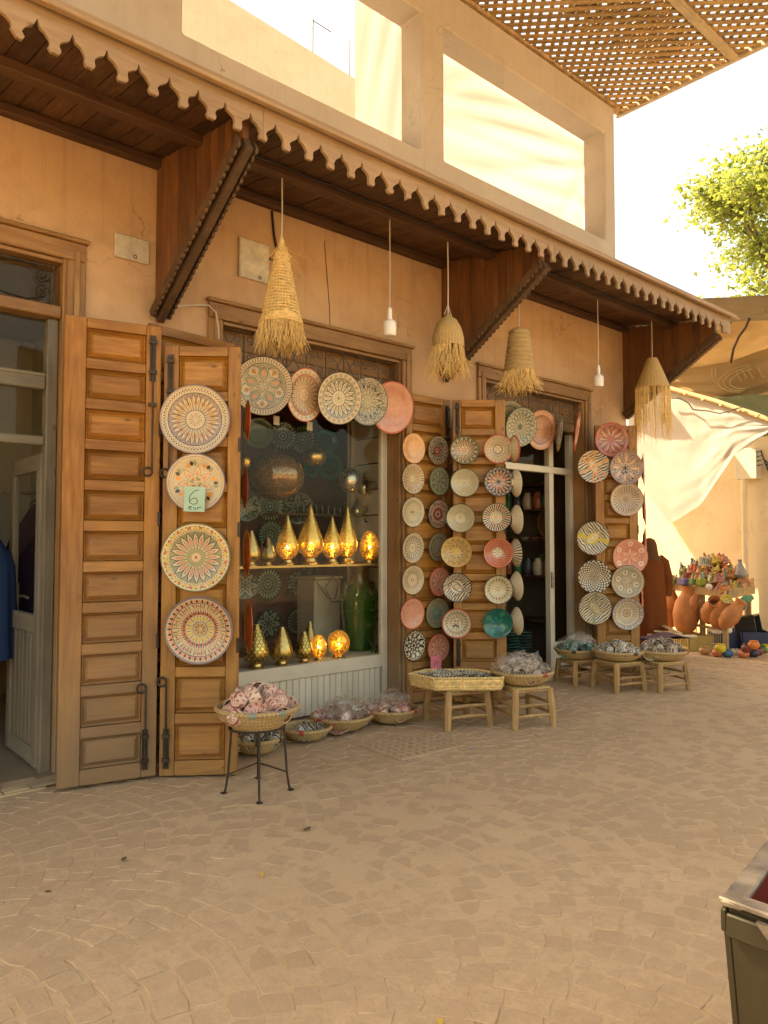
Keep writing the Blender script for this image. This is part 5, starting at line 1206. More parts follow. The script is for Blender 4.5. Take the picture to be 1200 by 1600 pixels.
for px, py, pr, pat, lab, yw in ((405, 677, 25, 'green_plain', 'plain sage oval looking plate inside the window', -0.5), (443, 681, 23, 'green_sun', 'dark green plate behind the amber globe cord', -0.5), (474, 687, 25, 'green_sun', 'green rayed plate below the paper tag', -0.1),
        (509, 691, 21, 'teal_plate', 'blue green plate beside the small flat brass lamp', -0.3), (487, 729, 19, 'teal_plate', 'pale teal plate tilted under the flat brass lamp', 0.2), (517, 728, 22, 'teal_plate', 'deep teal plate inside the window', -0.3),
        (423, 791, 26, 'green_sun', 'green rayed plate below the amber globe', 0), (467, 794, 25, 'green_flower', 'dark plate beside the tallest cone lamp', -0.4), (423, 836, 24, 'green_sun', 'dark rayed plate behind the shelf lamps', 0), (386, 793, 22, 'green_flower', 'dark plate at the window corner below the globe', -0.4),
        (420, 913, 25, 'green_sun', 'green and black rayed plate below the shelf', 0), (465, 911, 22, 'green_flower', 'dark flower plate below the shelf', 0), (420, 974, 24, 'green_flower', 'shadowed flower plate behind the plain drop lamp', 0), (465, 971, 22, 'green_sun', 'shadowed rayed plate behind the small fish scale lamp', 0), (384, 915, 22, 'green_flower', 'shadowed plate half hidden at the window corner', -0.3)):
    wplate(px, py, pr, pat, lab, 7.30, yw, tilt=0.05, grp=GI)
# row of tea glasses and a blue cloth at the back
m_tea = glass('tea_glass', (0.55, 0.65, 0.6), 0.05, 3.0)
shelf = MB().box((4.55, 6.95, 1.93), (5.84, 7.33, 1.95)).build('back_shelf', m_frame_h, r1)
tg_mesh = MB().lathe([(0, 0.004), (0.022, 0.004), (0.026, 0.05), (0.033, 0.10), (0.03, 0.10), (0.022, 0.05), (0.018, 0.01), (0, 0.01)], 14).mesh('tea_glass', m_tea, smooth=50)
for k in range(14):
    o = obj('tea_glass', tg_mesh, None, (4.95 + (k % 7) * 0.09, 7.03 + (k // 7) * 0.12, 1.951)); tag(o, 'small tea glass in the rows at the back of the window', 'glass', 'tea glasses on the back shelf')
b = MB(); pts = []
for j in range(9):
    for i in range(13):
        pts.append((5.05 + i * 0.055, 7.2 + 0.03 * math.sin(i * 1.9 + j * 0.3), 1.55 - j * 0.07))
b.add(pts, [(j * 13 + i, j * 13 + i + 1, j * 13 + i + 14, j * 13 + i + 13) for j in range(8) for i in range(12)])
tag(b.build('blue_cloth', cloth('blue_cotton', (0.03, 0.06, 0.12), 0.1), None, smooth=180), 'dark blue cloth hanging behind the grey cabinet', 'cloth')
for px, py, lab in ((432, 657, 'cream paper tag hanging near the dark green plate'), (484, 666, 'striped paper tag hanging below the petal plates')):
    c_ = onY(px, py, 5.60); tag(MB().box((c_.x - 0.03, 5.598, c_.z - 0.04), (c_.x + 0.03, 5.601, c_.z + 0.04)).build('paper_tag', m_paper), lab, 'paper tag')
# small cactus-like plants on the window floor by the jar
pr_ = random.Random(4); b = MB()
for k in range(26):
    a = pr_.uniform(0, 6.28); L = pr_.uniform(0.06, 0.14); p = Vector((5.05, 5.84, 0.487))
    b.bar(p + Vector((pr_.uniform(-.07, .07), pr_.uniform(-.06, .06), 0)), p + Vector((math.cos(a) * L * 0.8, math.sin(a) * L * 0.8, L)), 0.022, 0.004, w2=0.003)
tag(b.build('potted_plant', simple('cactus_leaf', (0.09, 0.12, 0.04), 0.5)), 'small spiky green plant at the foot of the green jar', 'plant')

# ------------------------------------------------------------------ shop door (right)
dr = MB().box((6.315, 5.60, 2.49), (8.205, 5.68, 2.57)).build('door_screen', m_white, bld, bevel=0.004)
for xa, xb, z0 in ((7.69, 7.78, 0.0), (8.13, 8.205, 0.0), (6.315, 6.37, 0.0)):
    MB().box((xa, 5.602, z0), (xb, 5.678, 2.488)).build('frame_post', m_white, dr, bevel=0.004)
    MB().box((xa, 5.602, 2.572), (xb, 5.678, 3.018)).build('frame_post', m_white, dr, bevel=0.004)
MB().box((7.782, 5.61, 0.30), (8.128, 5.67, 0.37)).build('rail', m_white, dr, bevel=0.004)
MB().box((7.782, 5.625, 0.02), (8.128, 5.655, 0.298)).build('kick_panel', m_white, dr)
MB().box((7.782, 5.636, 0.372), (8.128, 5.642, 2.488)).build('pane', m_glass, dr)
MB().box((7.782, 5.636, 2.572), (8.128, 5.642, 3.018)).build('pane', m_glass, dr)
MB().box((6.372, 5.636, 2.572), (7.688, 5.642, 3.018)).build('pane', m_glass, dr)
MB().box((7.70, 5.585, 1.05), (7.74, 5.60, 1.25)).build('lock_plate', m_steel, dr)
GS = 'plates inside the right hand shop'
for px, py, pr, pat, lab in ((858, 760, 21, 'olive_band', 'dull plate behind the door glass, highest of three'), (856, 817, 24, 'terracotta_lace', 'reddish plate behind the door post, middle of three'), (852, 884, 23, 'olive_band', 'brown plate behind the door post, lowest of three')):
    wplate(px, py, pr, pat, lab, 6.35, -0.1, tilt=0.05, grp=GS)
rk = empty('shop_shelf', (8.38, 6.85, 0), (0, 0, R(90))); tag(rk, 'dark wooden shelf rack inside the right hand shop', 'shelf')
for zz in (0.55, 1.15, 1.62, 2.05, 2.4):
    MB().box((-0.9, -0.2, zz), (0.9, 0.2, zz + 0.025)).build('board', m_beam, rk)
for xx in (-0.93, 0.905): MB().box((xx, -0.2, 0.0), (xx + 0.025, 0.2, 2.6)).build('upright', m_beam, rk)
m_dgreen = simple('dark_green_glaze', (0.03, 0.13, 0.085), 0.16, 0, 0.2, 6, coat=0.4)
dg = PLATE_V['plate'].mesh('green_plate', m_dgreen, smooth=50)
srng = random.Random(8)
for (sx, sy, n, r) in ((6.85, 5.95, 12, 0.15), (7.17, 5.86, 15, 0.15), (7.48, 5.92, 14, 0.15), (7.62, 6.24, 15, 0.15)):
    for k in range(n):
        o = obj('green_plate', dg, None, (sx + srng.uniform(-.006, .006), sy + srng.uniform(-.006, .006), 0.02 + k * 0.036), (srng.uniform(-.03, .03), srng.uniform(-.03, .03), 0), r)
        tag(o, 'dark green glazed plate in the stacks inside the right hand shop', 'plate', 'stacked dark green plates')
for k in range(9):
    cx_ = 6.15 + k * 0.17
    tag(obj('bowl', plate_mesh('bowl', ('terracotta_lace', 'coral_flower', 'cream_glaze')[k % 3]), None, (8.33, cx_, 1.65 + 0.01), (0, 0, 0), 0.08), 'small bowl on the dim rack inside the right hand shop', 'bowl', 'bowls on the dim shop rack')
jm = MB().lathe([(0, 0), (0.06, 0), (0.08, 0.08), (0.075, 0.16), (0.045, 0.2), (0.05, 0.23), (0.04, 0.23), (0, 0.2)], 18)
jmm = [jm.mesh('small_jar', simple('glaze_%d' % i, c_, 0.25), smooth=50) for i, c_ in enumerate(((0.06, 0.20, 0.09), (0.42, 0.11, 0.05), (0.60, 0.50, 0.34), (0.08, 0.08, 0.09)))]
for k in range(18):
    tag(obj('small_jar', jmm[k % 4], None, (8.33, 6.1 + (k % 9) * 0.17, (2.077, 1.177)[k // 9])), ('dark green glazed', 'brick red glazed', 'cream glazed', 'black glazed')[k % 4] + ' jar on the rack inside the right hand shop', 'jar', 'jars on the dim shop rack')

# ------------------------------------------------------------------ left shop: open glazed door, clothes, mat
leaf = empty('shop_door', (1.665, 5.56, 0.03), (0, 0, R(89))); tag(leaf, 'grey painted half glazed door standing open into the left shop', 'door')
L_, Hh = 0.80, 2.22
for xa, xb in ((0, 0.10), (L_ - 0.10, L_)): MB().box((xa, -0.02, 0), (xb, 0.025, Hh)).build('stile', m_grey, leaf, bevel=0.004)
for za, zb in ((0, 0.12), (0.93, 1.06), (Hh - 0.12, Hh)): MB().box((0.101, -0.018, za), (L_ - 0.101, 0.023, zb)).build('rail', m_grey_h, leaf, bevel=0.004)
for k in range(6): MB().box((0.101 + k * 0.1, -0.008, 0.121), (0.101 + k * 0.1 + 0.094, 0.012, 0.929)).build('board', m_grey, leaf, bevel=0.006)
MB().box((0.101, 0.0, 1.061), (L_ - 0.101, 0.005, Hh - 0.121)).build('pane', m_glass, leaf)
MB().box((-0.01, -0.045, -0.005), (L_ + 0.01, -0.021, 0.075)).build('weather_board', m_grey_h, leaf, bevel=0.006)
g = MB()
for s_ in (-1, 1):
    g.tube([(L_ - 0.05, 0, 1.16), (L_ - 0.05, s_ * 0.075, 1.16), (L_ - 0.15, s_ * 0.08, 1.15)], 0.011, 6)
    g.box((L_ - 0.075, s_ * 0.03 - 0.004, 1.02), (L_ - 0.03, s_ * 0.03 + 0.004, 1.26))
g.build('handle', m_steel, leaf, smooth=40)
mm = MB().box((0.3, 5.30, 0.026), (1.36, 5.75, 0.038)).build('door_mat', m_rubber, None, bevel=0.006); tag(mm, 'dark brown mat at the left shop doorway', 'mat')
def garment(x, y, w, z0, z1, mat, label, seed, deco=None):
    b = MB(); n, m = 40, 14; pts = []
    for j in range(m + 1):
        v = j / m; ww = w * (0.30 + 0.70 * min(1, v * 3.2)) * (1 + 0.12 * v)
        for i in range(n):
            a = 2 * math.pi * i / n
            k = 1 + 0.10 * math.sin(a * 7 + seed) * v
            pts.append((x + math.cos(a) * ww / 2 * k, y + math.sin(a) * 0.11 * k * (0.6 + v * 0.5), z1 - (z1 - z0) * v - 0.04 * math.cos(a) ** 2 * (1 - v)))
    b.add(pts, [(j * n + i, j * n + (i + 1) % n, j * n + n + (i + 1) % n, j * n + n + i) for j in range(m) for i in range(n)])
    o = tag(b.build('hanging_garment', mat, None, smooth=180), label, 'garment', 'garments in the left shop')
    if deco:
        d = MB()
        for j in range(14):
            for i in range(5):
                if (i * 3 + j) % 4 == 3: continue
                a = 4.0 + i * 0.22; v = 0.12 + j * 0.045
                ww = w * (0.30 + 0.70 * min(1, v * 3.2)) * (1 + 0.12 * v) / 2 * 1.02
                d.lathe([(0, -0.009), (0.009, 0), (0, 0.009)], 6, (x + math.cos(a) * ww, y + math.sin(a) * 0.12 * (0.6 + v * 0.5) - 0.006, z1 - (z1 - z0) * v))
        d.build('beadwork', simple('beads', (0.55, 0.36, 0.28), 0.4), o)
    MB().tube([(x - w * 0.18, y, z1 - 0.02), (x, y, z1 + 0.06), (x, y, z1 + 0.13)], 0.006, 6).build('hanger', m_iron, o)
m_blue = cloth('blue_kaftan_cloth', (0.03, 0.065, 0.16), 0.05, (0.02, 0.045, 0.11)); m_purple = cloth('plum_cloth', (0.06, 0.025, 0.04), 0.05)
garment(1.36, 6.25, 0.58, 0.72, 1.86, m_blue, 'blue beaded kaftan hanging just inside the left doorway', 1.0, True)
garment(0.9, 6.5, 0.6, 0.75, 1.9, m_blue, 'second blue kaftan hanging deeper in the left shop', 2.0)
garment(1.98, 6.7, 0.5, 0.95, 1.95, m_purple, 'plum garment seen through the open door glass', 3.0)
b = MB(); b.tube([(-1.8, 6.4, 2.02), (2.5, 6.6, 2.02)], 0.014, 8)
tag(b.build('clothes_rail', m_steel), 'metal clothes rail across the left shop', 'rail')
b = MB().box((-1.8, 8.6, 0.01), (2.5, 8.95, 0.9)).build('counter', m_frame_h, None, bevel=0.01); tag(b, 'wooden counter at the back of the left shop', 'counter')

# ------------------------------------------------------------------ hanging straw lamps and bulbs
def fringe(r, z, n, L, flare, rg, thick=0.0028, droop=0.3, seg=4):
    b = MB()
    for i in range(n):
        a = rg.uniform(0, 6.283); l = L * rg.uniform(0.6, 1.1); rr = r * rg.uniform(0.9, 1.02)
        o_ = rg.gauss(0, 1) * flare; s_ = rg.gauss(0, 1) * flare
        pts = []
        for k in range(seg + 1):
            t_ = k / seg
            pts.append((math.cos(a) * (rr + o_ * l * t_ ** 1.5) - math.sin(a) * s_ * l * t_ ** 2, math.sin(a) * (rr + o_ * l * t_ ** 1.5) + math.cos(a) * s_ * l * t_ ** 2, z - l * t_ + droop * l * abs(o_) * t_ ** 2 + rg.uniform(-1, 1) * 0.004))
        b.tube(pts, [thick] * seg + [thick * 0.4], 3, cap=False)
    return b
def woven_wall(prof, nr, nv, thick, rg, skip=0.0):
    """rings and uprights that follow a profile r(t), z(t)"""
    b = MB()
    def P(t_):
        k = min(int(t_ * (len(prof) - 1)), len(prof) - 2); f = t_ * (len(prof) - 1) - k
        return (prof[k][0] + (prof[k + 1][0] - prof[k][0]) * f, prof[k][1] + (prof[k + 1][1] - prof[k][1]) * f)
    for i in range(nr):
        r, z = P(i / (nr - 1)); n = 36; w = rg.uniform(0, 6)
        b.tube([(math.cos(2 * math.pi * j / n) * (r + 0.003 * math.sin(j * 2.6 + i * 3.14)), math.sin(2 * math.pi * j / n) * (r + 0.003 * math.sin(j * 2.6 + i * 3.14)), z + 0.003 * math.sin(j * 0.9 + w)) for j in range(n + 1)], thick * rg.uniform(0.85, 1.15), 5, cap=False)
    for i in range(nv):
        a = 2 * math.pi * i / nv
        b.tube([(math.cos(a) * (P(k / 10)[0] - 0.002), math.sin(a) * (P(k / 10)[0] - 0.002), P(k / 10)[1]) for k in range(11)], thick * 0.75, 4, cap=False)
    return b
def pendant(px, pt, ptop, pbot, label, kind, seed):
    y = 4.74; top = onY(px, ptop, y); rg = random.Random(seed)
    root = empty('straw_lamp', (top.x, y, top.z)); tag(root, label, 'lamp', 'straw lamps hanging under the canopy')
    zt = sof(4.75) - 0.075 - top.z
    MB().tube([(0.0, 0, zt), (0.004, 0, zt * 0.5), (0, 0, -0.02)], 0.006, 6).build('cord', m_cablew, root)
    S = rad(top, 1.0)
    if kind == 0:
        MB().lathe([(0.010, 0.04), (0.022, 0.0), (0.03, -0.05), (0.045, -0.08)], 12).build('neck', m_straw, root)
        woven_wall([(0.045, -0.08), (0.075, -0.22), (0.11, -0.40), (0.145, -0.58), (0.165, -0.64)], 30, 30, 0.0062, rg).build('shade', m_straw, root, smooth=60)
        b = fringe(0.163, -0.62, 330, 0.24, 0.16, rg, 0.003); b.v += []; b.build('fringe', m_straw, root)
        fringe(0.04, -0.04, 26, 0.14, 0.5, rg, 0.002).build('loose_straw', m_straw, root)
    elif kind == 1:
        MB().lathe([(0.012, 0.02), (0.03, -0.01), (0.085, -0.05), (0.125, -0.12), (0.148, -0.21), (0.15, -0.30), (0.145, -0.30), (0.12, -0.14), (0.05, -0.05), (0, -0.03)], 30, wob=lambda t_, i: 0.02 * math.sin(t_ * 5 + i)).build('shade', m_seat, root, smooth=60)
        fringe(0.145, -0.28, 260, 0.33, 0.22, rg, 0.0028).build('fringe', m_straw, root)
        MB().tube([(0.05, 0, 0.0), (0.0, 0, 0.10), (-0.05, 0, 0.0)], 0.004, 5).build('sling', m_cablew, root)
    elif kind == 2:
        pr = []
        for k in range(9):
            r0 = 0.105 + 0.006 * k; z0 = -0.02 - k * 0.047
            pr += [(r0 - 0.006, z0), (r0 + 0.004, z0 - 0.012), (r0 + 0.006, z0 - 0.030), (r0 - 0.004, z0 - 0.045)]
        MB().lathe([(0.0, 0.0), (0.07, -0.004)] + pr + [(0.14, -0.45), (0.13, -0.45), (0.1, -0.04), (0, -0.03)], 34).build('shade', m_basket, root, smooth=50)
        fringe(0.147, -0.43, 230, 0.24, 0.34, rg, 0.0028).build('fringe', m_straw, root)
    else:
        pr = [(0.0, 0.005), (0.06, 0.0)]
        for k in range(16):
            r0 = 0.065 + 0.0092 * k; z0 = -0.01 - k * 0.0235
            pr += [(r0, z0), (r0 + 0.008, z0 - 0.013), (r0 + 0.006, z0 - 0.024)]
        MB().lathe(pr + [(0.195, -0.39), (0.06, -0.02), (0, -0.01)], 34).build('shade', m_seat, root, smooth=50)
        fringe(0.208, -0.375, 210, 0.66, 0.03, rg, 0.0026).build('fringe', m_straw, root)
pendant(440, 275, 378, 530, 'tall conical straw lamp, largest and nearest of the hanging lamps', 0, 1)
pendant(700, 375, 493, 590, 'egg shaped straw lamp with tangled fringe before the middle bracket', 1, 2)
pendant(811, 345, 514, 615, 'banded cylindrical straw lamp over the shop door', 2, 3)
pendant(1019, 500, 560, 670, 'conical coiled straw lamp with long straight fringe at the building end', 3, 4)
def bare_bulb(px, ptop, label):
    y = 4.74; top = onY(px, ptop, y); root = empty('bare_bulb', (top.x, y, top.z)); tag(root, label, 'bulb', 'bare bulbs under the canopy')
    MB().tube([(0, 0, sof(4.75) - 0.075 - top.z), (0.003, 0, 0.3), (0, 0, -0.01)], 0.005, 6).build('cord', m_cablew, root)
    MB().lathe([(0.006, 0.01), (0.017, 0.0), (0.02, -0.03), (0.02, -0.085), (0.026, -0.10)], 16).build('holder', m_bulb, root, smooth=50)
    MB().lathe([(0.026, -0.10), (0.05, -0.115), (0.058, -0.135), (0.056, -0.225), (0.048, -0.24), (0, -0.243)], 20).build('bulb', m_bulb, root, smooth=50)
bare_bulb(609, 482, 'bare white bulb hanging over the display window')
bare_bulb(935, 572, 'bare white bulb hanging nearer the building end')

# ------------------------------------------------------------------ baskets, stools and what lies in them
def coil_profile(r, h, coils, r0=0.45):
    out = []; inn = []
    for k in range(coils):
        t0, t1 = k / coils, (k + 1) / coils
        R_ = lambda t_: r * (r0 + (1 - r0) * t_ ** 0.62)
        zm = h * (t0 + t1) / 2
        out += [(R_(t0) + 0.002, h * t0), (R_((t0 + t1) / 2) + 0.008, zm), (R_(t1) + 0.002, h * t1 - 0.001)]
        inn += [(R_(t1) - 0.02, h * t1), (R_((t0 + t1) / 2) - 0.014, zm), (R_(t0) - 0.02, h * t0 + 0.014)]
    rim = [(r + 0.010, h + 0.004), (r + 0.006, h + 0.020), (r - 0.008, h + 0.022), (r - 0.018, h + 0.008)]
    inn = [p for k in range(coils - 1, -1, -1) for p in inn[k * 3:k * 3 + 3]]
    return [(0, 0)] + out + rim + inn + [(0, 0.014)]
m_wrapr = simple('red_wrap', (0.42, 0.05, 0.04), 0.8); m_wrapg = simple('grey_green_wrap', (0.22, 0.25, 0.20), 0.8); m_wrapd = simple('dark_wrap', (0.07, 0.04, 0.035), 0.8)
def basket(x, y, z, r, h, label, group, wraps, coils=5, wr=m_wrapr):
    root = empty('basket', (x, y, z)); tag(root, label, 'basket', group)
    MB().lathe(coil_profile(r, h, coils), 44, wob=lambda t_, i: 0.012 * math.sin(t_ * 2 + r * 40)).build('bowl', m_basket, root, smooth=50)
    for a in wraps:
        c_ = Vector((math.cos(a), math.sin(a), 0))
        MB().tube([Vector((math.cos(a + d) * (r - 0.004), math.sin(a + d) * (r - 0.004), h + 0.006)) for d in (-0.09, -0.03, 0.03, 0.09)], 0.0185, 8).build('rim_wrap', wr, root)
    return root
def stool(x, y, ang, label, s=1.0, h=0.42, w=0.21):
    root = empty('stool', (x, y, 0), (0, 0, ang)); tag(root, label, 'stool', 'rush seated wooden stools before the shops')
    L = [(sx * w * s, sy * w * s) for sx, sy in ((-1, -1), (1, -1), (1, 1), (-1, 1))]
    rg = random.Random(int(x * 100))
    for lx, ly in L:
        MB().tube([(lx * 1.06, ly * 1.06, 0), (lx * 1.0, ly * 1.0, h * 0.5), (lx * 0.93, ly * 0.93, h)], [0.029 * s, 0.035 * s, 0.031 * s], 7).build('leg', m_stool, root, smooth=35)
    for k in range(4):
        a, b_ = Vector((*L[k], 0)), Vector((*L[(k + 1) % 4], 0))
        for zz in (h * 0.28 + rg.uniform(-.02, .02) + 0.02 * (k % 2), h * 0.56 + rg.uniform(-.02, .02)):
            MB().tube([a * 1.02 + Vector((0, 0, zz)), (a + b_) / 2 + Vector((0, 0, zz + 0.004)), b_ * 1.02 + Vector((0, 0, zz))], [0.012 * s, 0.016 * s, 0.012 * s], 6).build('stretcher', m_stool, root, smooth=35)
        MB().tube([a * 0.95 + Vector((0, 0, h - 0.02)), b_ * 0.95 + Vector((0, 0, h - 0.02))], 0.016 * s, 6).build('seat_rail', m_stool, root, smooth=35)
    MB().box((-w * s * 0.98, -w * s * 0.98, h - 0.012), (w * s * 0.98, w * s * 0.98, h + 0.012)).build('seat', m_seat, root, bevel=0.01)
    return root
# small wares
def ware_mat(name, base, band, dots, rough=0.25):
    t = MT(name); v = t.coord(); s = t.n('SeparateXYZ', {0: v}).outputs
    r_ = t.rnd(); th_ = t.math('ARCTAN2', s[1], s[0])
    w = t.math('SINE', t.math('MULTIPLY', th_, 9.0)); zz = t.math('SINE', t.math('MULTIPLY', s[2], 130.0))
    m = t.math('GREATER_THAN', t.math('MULTIPLY', w, zz), 0.45)
    a = t.mix(t.math('MULTIPLY', m, 0.9), t.mix(t.math('FRACT', t.math('MULTIPLY', r_, 7.7)), base, band), dots)
    e = t.mapr(t.math('ABSOLUTE', t.math('SUBTRACT', s[2], 0.062)), 0.004, 0.006, 1.0, 0.0)
    a = t.mix(e, a, dots)
    t.set(color=a, rough=rough, coat=0.2); return t.m
m_w_pink = ware_mat('pink_ware', (0.66, 0.36, 0.29), (0.66, 0.53, 0.40), (0.33, 0.09, 0.07))
m_w_bw = ware_mat('black_white_ware', (0.62, 0.55, 0.43), (0.40, 0.35, 0.26), (0.03, 0.026, 0.03))
m_w_mix = ware_mat('mixed_ware', (0.62, 0.52, 0.38), (0.50, 0.36, 0.27), (0.12, 0.075, 0.06))
m_w_teal = ware_mat('teal_ware', (0.10, 0.25, 0.20), (0.24, 0.32, 0.25), (0.02, 0.10, 0.08))
def ware_meshes(m):
    cup = MB().lathe([(0, 0), (0.026, 0), (0.03, 0.006), (0.034, 0.04), (0.038, 0.072), (0.035, 0.072), (0.03, 0.04), (0.024, 0.01), (0, 0.01)], 20)
    pot = MB().lathe([(0, 0), (0.025, 0), (0.04, 0.02), (0.044, 0.045), (0.036, 0.066), (0.024, 0.075), (0.024, 0.08), (0.006, 0.085), (0.009, 0.097), (0, 0.1)], 20)
    bow = MB().lathe([(0, 0), (0.022, 0), (0.022, 0.005), (0.045, 0.025), (0.055, 0.045), (0.051, 0.045), (0.04, 0.025), (0.015, 0.012), (0, 0.012)], 22)
    dis = MB().lathe([(0, 0), (0.03, 0), (0.045, 0.008), (0.056, 0.02), (0.052, 0.021), (0.04, 0.012), (0, 0.009)], 22)
    return [b.mesh(n, m, smooth=50) for b, n in ((cup, 'cup'), (pot, 'lidded_pot'), (bow, 'small_bowl'), (dis, 'small_dish'))]
W_PINK, W_BW, W_MIX, W_TEAL = map(ware_meshes, (m_w_pink, m_w_bw, m_w_mix, m_w_teal))
NAMES = ['cup', 'lidded_pot', 'small_bowl', 'small_dish']
def heap(x, y, z, r, n, wares, kinds, heaph, phrase, seed, sc=1.0, adj='painted'):
    rg = random.Random(seed)
    for i in range(n):
        k = rg.choice(kinds)
        q = math.sqrt((i + 0.5) / n); a = i * 2.399 + rg.uniform(-.3, .3)
        rr = r * 0.86 * q; zz = z + heaph * (1 - q ** 2) + 0.02 * q + rg.uniform(-0.008, 0.012)
        d = Vector((rg.gauss(0, 1), rg.gauss(0, 1), abs(rg.gauss(0, 0.8)) + 0.1)).normalized() if k != 3 else Vector((rg.gauss(0, .25), rg.gauss(0, .25), 1))
        if rg.random() < 0.45 and k != 3: d = (Vector((-0.65, -0.75, 0.25)) + Vector((rg.gauss(0, .3), rg.gauss(0, .3), rg.gauss(0, .3)))).normalized()
        o = obj(NAMES[k], wares[k])
        s = sc * rg.uniform(0.85, 1.2)
        orient(o, Vector((x + math.cos(a) * rr, y + math.sin(a) * rr, zz)) - d * 0.03 * s, d, rg.uniform(0, 6), s)
        tag(o, '%s %s %s' % (adj, NAMES[k].replace('_', ' '), phrase), NAMES[k].replace('_', ' ').split()[-1], 'wares ' + phrase)
def bag_mesh(seed, top):
    bm = bmesh.new(); bmesh.ops.create_icosphere(bm, subdivisions=3, radius=1.0)
    for v in bm.verts:
        p = v.co.normalized(); s = 1 + 0.20 * noise.noise(p * 2.1 + Vector((seed, 0, 0))) + 0.16 * abs(noise.noise(p * 5.0 + Vector((0, seed, 0)))) + 0.06 * noise.noise(p * 11)
        v.co = p * s
        if top and p.z > 0.55: v.co.x *= 0.5; v.co.y *= 0.5; v.co.z *= 1.0 + 0.25 * noise.noise(p * 9 + Vector((seed, 2, 0)))
    me = bpy.data.meshes.new('plastic_bag'); bm.to_mesh(me); bm.free(); me.materials.append(m_bag); return me
BAGS = [bag_mesh(s, s % 2) for s in range(6)]
def bags(x, y, z, r, n, heaph, phrase, seed, s=0.075):
    rg = random.Random(seed)
    for i in range(n):
        q = math.sqrt((i + 0.5) / n); a = i * 2.399 + 0.7
        o = obj('plastic_bag', rg.choice(BAGS), None, (x + math.cos(a) * r * 0.8 * q, y + math.sin(a) * r * 0.8 * q, z + heaph * (1 - q * q) + 0.05), (rg.uniform(-.5, .5), rg.uniform(-.5, .5), rg.uniform(0, 6)), (s * rg.uniform(.8, 1.2), s * rg.uniform(.8, 1.2), s * rg.uniform(.6, .95)))
        tag(o, 'clear plastic bag wrapped round wares ' + phrase, 'plastic bag', 'plastic bags ' + phrase)
# iron stand with the big basket
sx_, sy_ = 2.60, 4.20
st = empty('iron_stand', (sx_, sy_, 0)); tag(st, 'thin black iron stand carrying the basket of pink wares', 'stand')
feet = [onZ(352, 1240), onZ(405, 1255), onZ(452, 1235), onZ(403, 1218)]
for f_ in feet:
    lx, ly = f_.x - sx_, f_.y - sy_
    MB().tube([(lx * 1.04, ly * 1.04, 0.0), (lx, ly, 0.02), (lx * 0.92, ly * 0.92, 0.12), (lx * 0.82, ly * 0.82, 0.42)], 0.0075, 6).build('leg', m_iron, st, smooth=40)
    MB().box((lx * 1.05 - 0.016, ly * 1.05 - 0.016, 0.003), (lx * 1.05 + 0.016, ly * 1.05 + 0.016, 0.009)).build('foot_pad', m_iron, st)
P_ = [Vector((f_.x - sx_, f_.y - sy_, 0)) for f_ in feet]
for a, b_ in ((0, 3), (3, 2)): MB().tube([P_[a] * 0.92 + Vector((0, 0, 0.12)), P_[b_] * 0.92 + Vector((0, 0, 0.12))], 0.005, 6).build('crossbar', m_iron, st)
MB().tube([(math.cos(k * math.pi / 12) * 0.185, math.sin(k * math.pi / 12) * 0.165, 0.42) for k in range(25)], 0.007, 6, cap=False).build('ring', m_iron, st)
basket(sx_, sy_, 0.412, 0.268, 0.125, 'large straw basket of pink wares on the iron stand', 'straw baskets of wares', (4.05, 4.75, 0.3), 5, m_wrapg)
heap(sx_, sy_, 0.50, 0.25, 34, W_PINK, (0, 0, 1, 2), 0.13, 'heaped in the basket on the iron stand', 1, 1.15, 'pink painted')
FB = 'straw baskets of wares'
c0 = onZ(408, 1186); c0.y += 0.16; c0.x += 0.06
basket(c0.x, c0.y, 0.012, 0.205, 0.10, 'floor basket of small dark wares behind the iron stand', FB, (4.2, 5.2), 5, m_wrapd)
heap(c0.x, c0.y, 0.06, 0.2, 26, W_BW, (0, 1, 2), 0.10, 'in the floor basket behind the iron stand', 2, 1.0, 'dark striped')
c1 = Vector((3.58, 5.03, 0))
basket(c1.x, c1.y, 0.012, 0.205, 0.085, 'low floor basket with few small cups, beside the iron stand', FB, (3.9, 5.6), 5)
heap(c1.x, c1.y, 0.03, 0.17, 15, W_BW, (0, 0, 3), 0.05, 'in the low floor basket', 3, 1.0, 'black and white')
c2 = Vector((4.00, 5.10, 0))
basket(c2.x, c2.y, 0.012, 0.265, 0.105, 'wide floor basket of bagged dishes, middle of the floor row', FB, (3.3, 5.5), 5)
heap(c2.x, c2.y, 0.06, 0.24, 15, W_PINK, (2, 3, 2), 0.07, 'bagged in the wide floor basket', 4, 1.45, 'red rimmed')
bags(c2.x, c2.y, 0.09, 0.24, 7, 0.07, 'in the wide floor basket', 5, 0.095)
c3 = Vector((4.50, 5.02, 0))
basket(c3.x, c3.y, 0.012, 0.245, 0.105, 'floor basket of bagged pink pots nearest the hexagonal tray', FB, (3.2, 5.0, 0.9), 5)
heap(c3.x, c3.y, 0.07, 0.22, 16, W_PINK, (1, 0, 1), 0.08, 'bagged in the floor basket by the tray', 6, 1.2, 'small pink')
bags(c3.x, c3.y, 0.10, 0.2, 7, 0.09, 'in the floor basket by the tray', 7, 0.08)
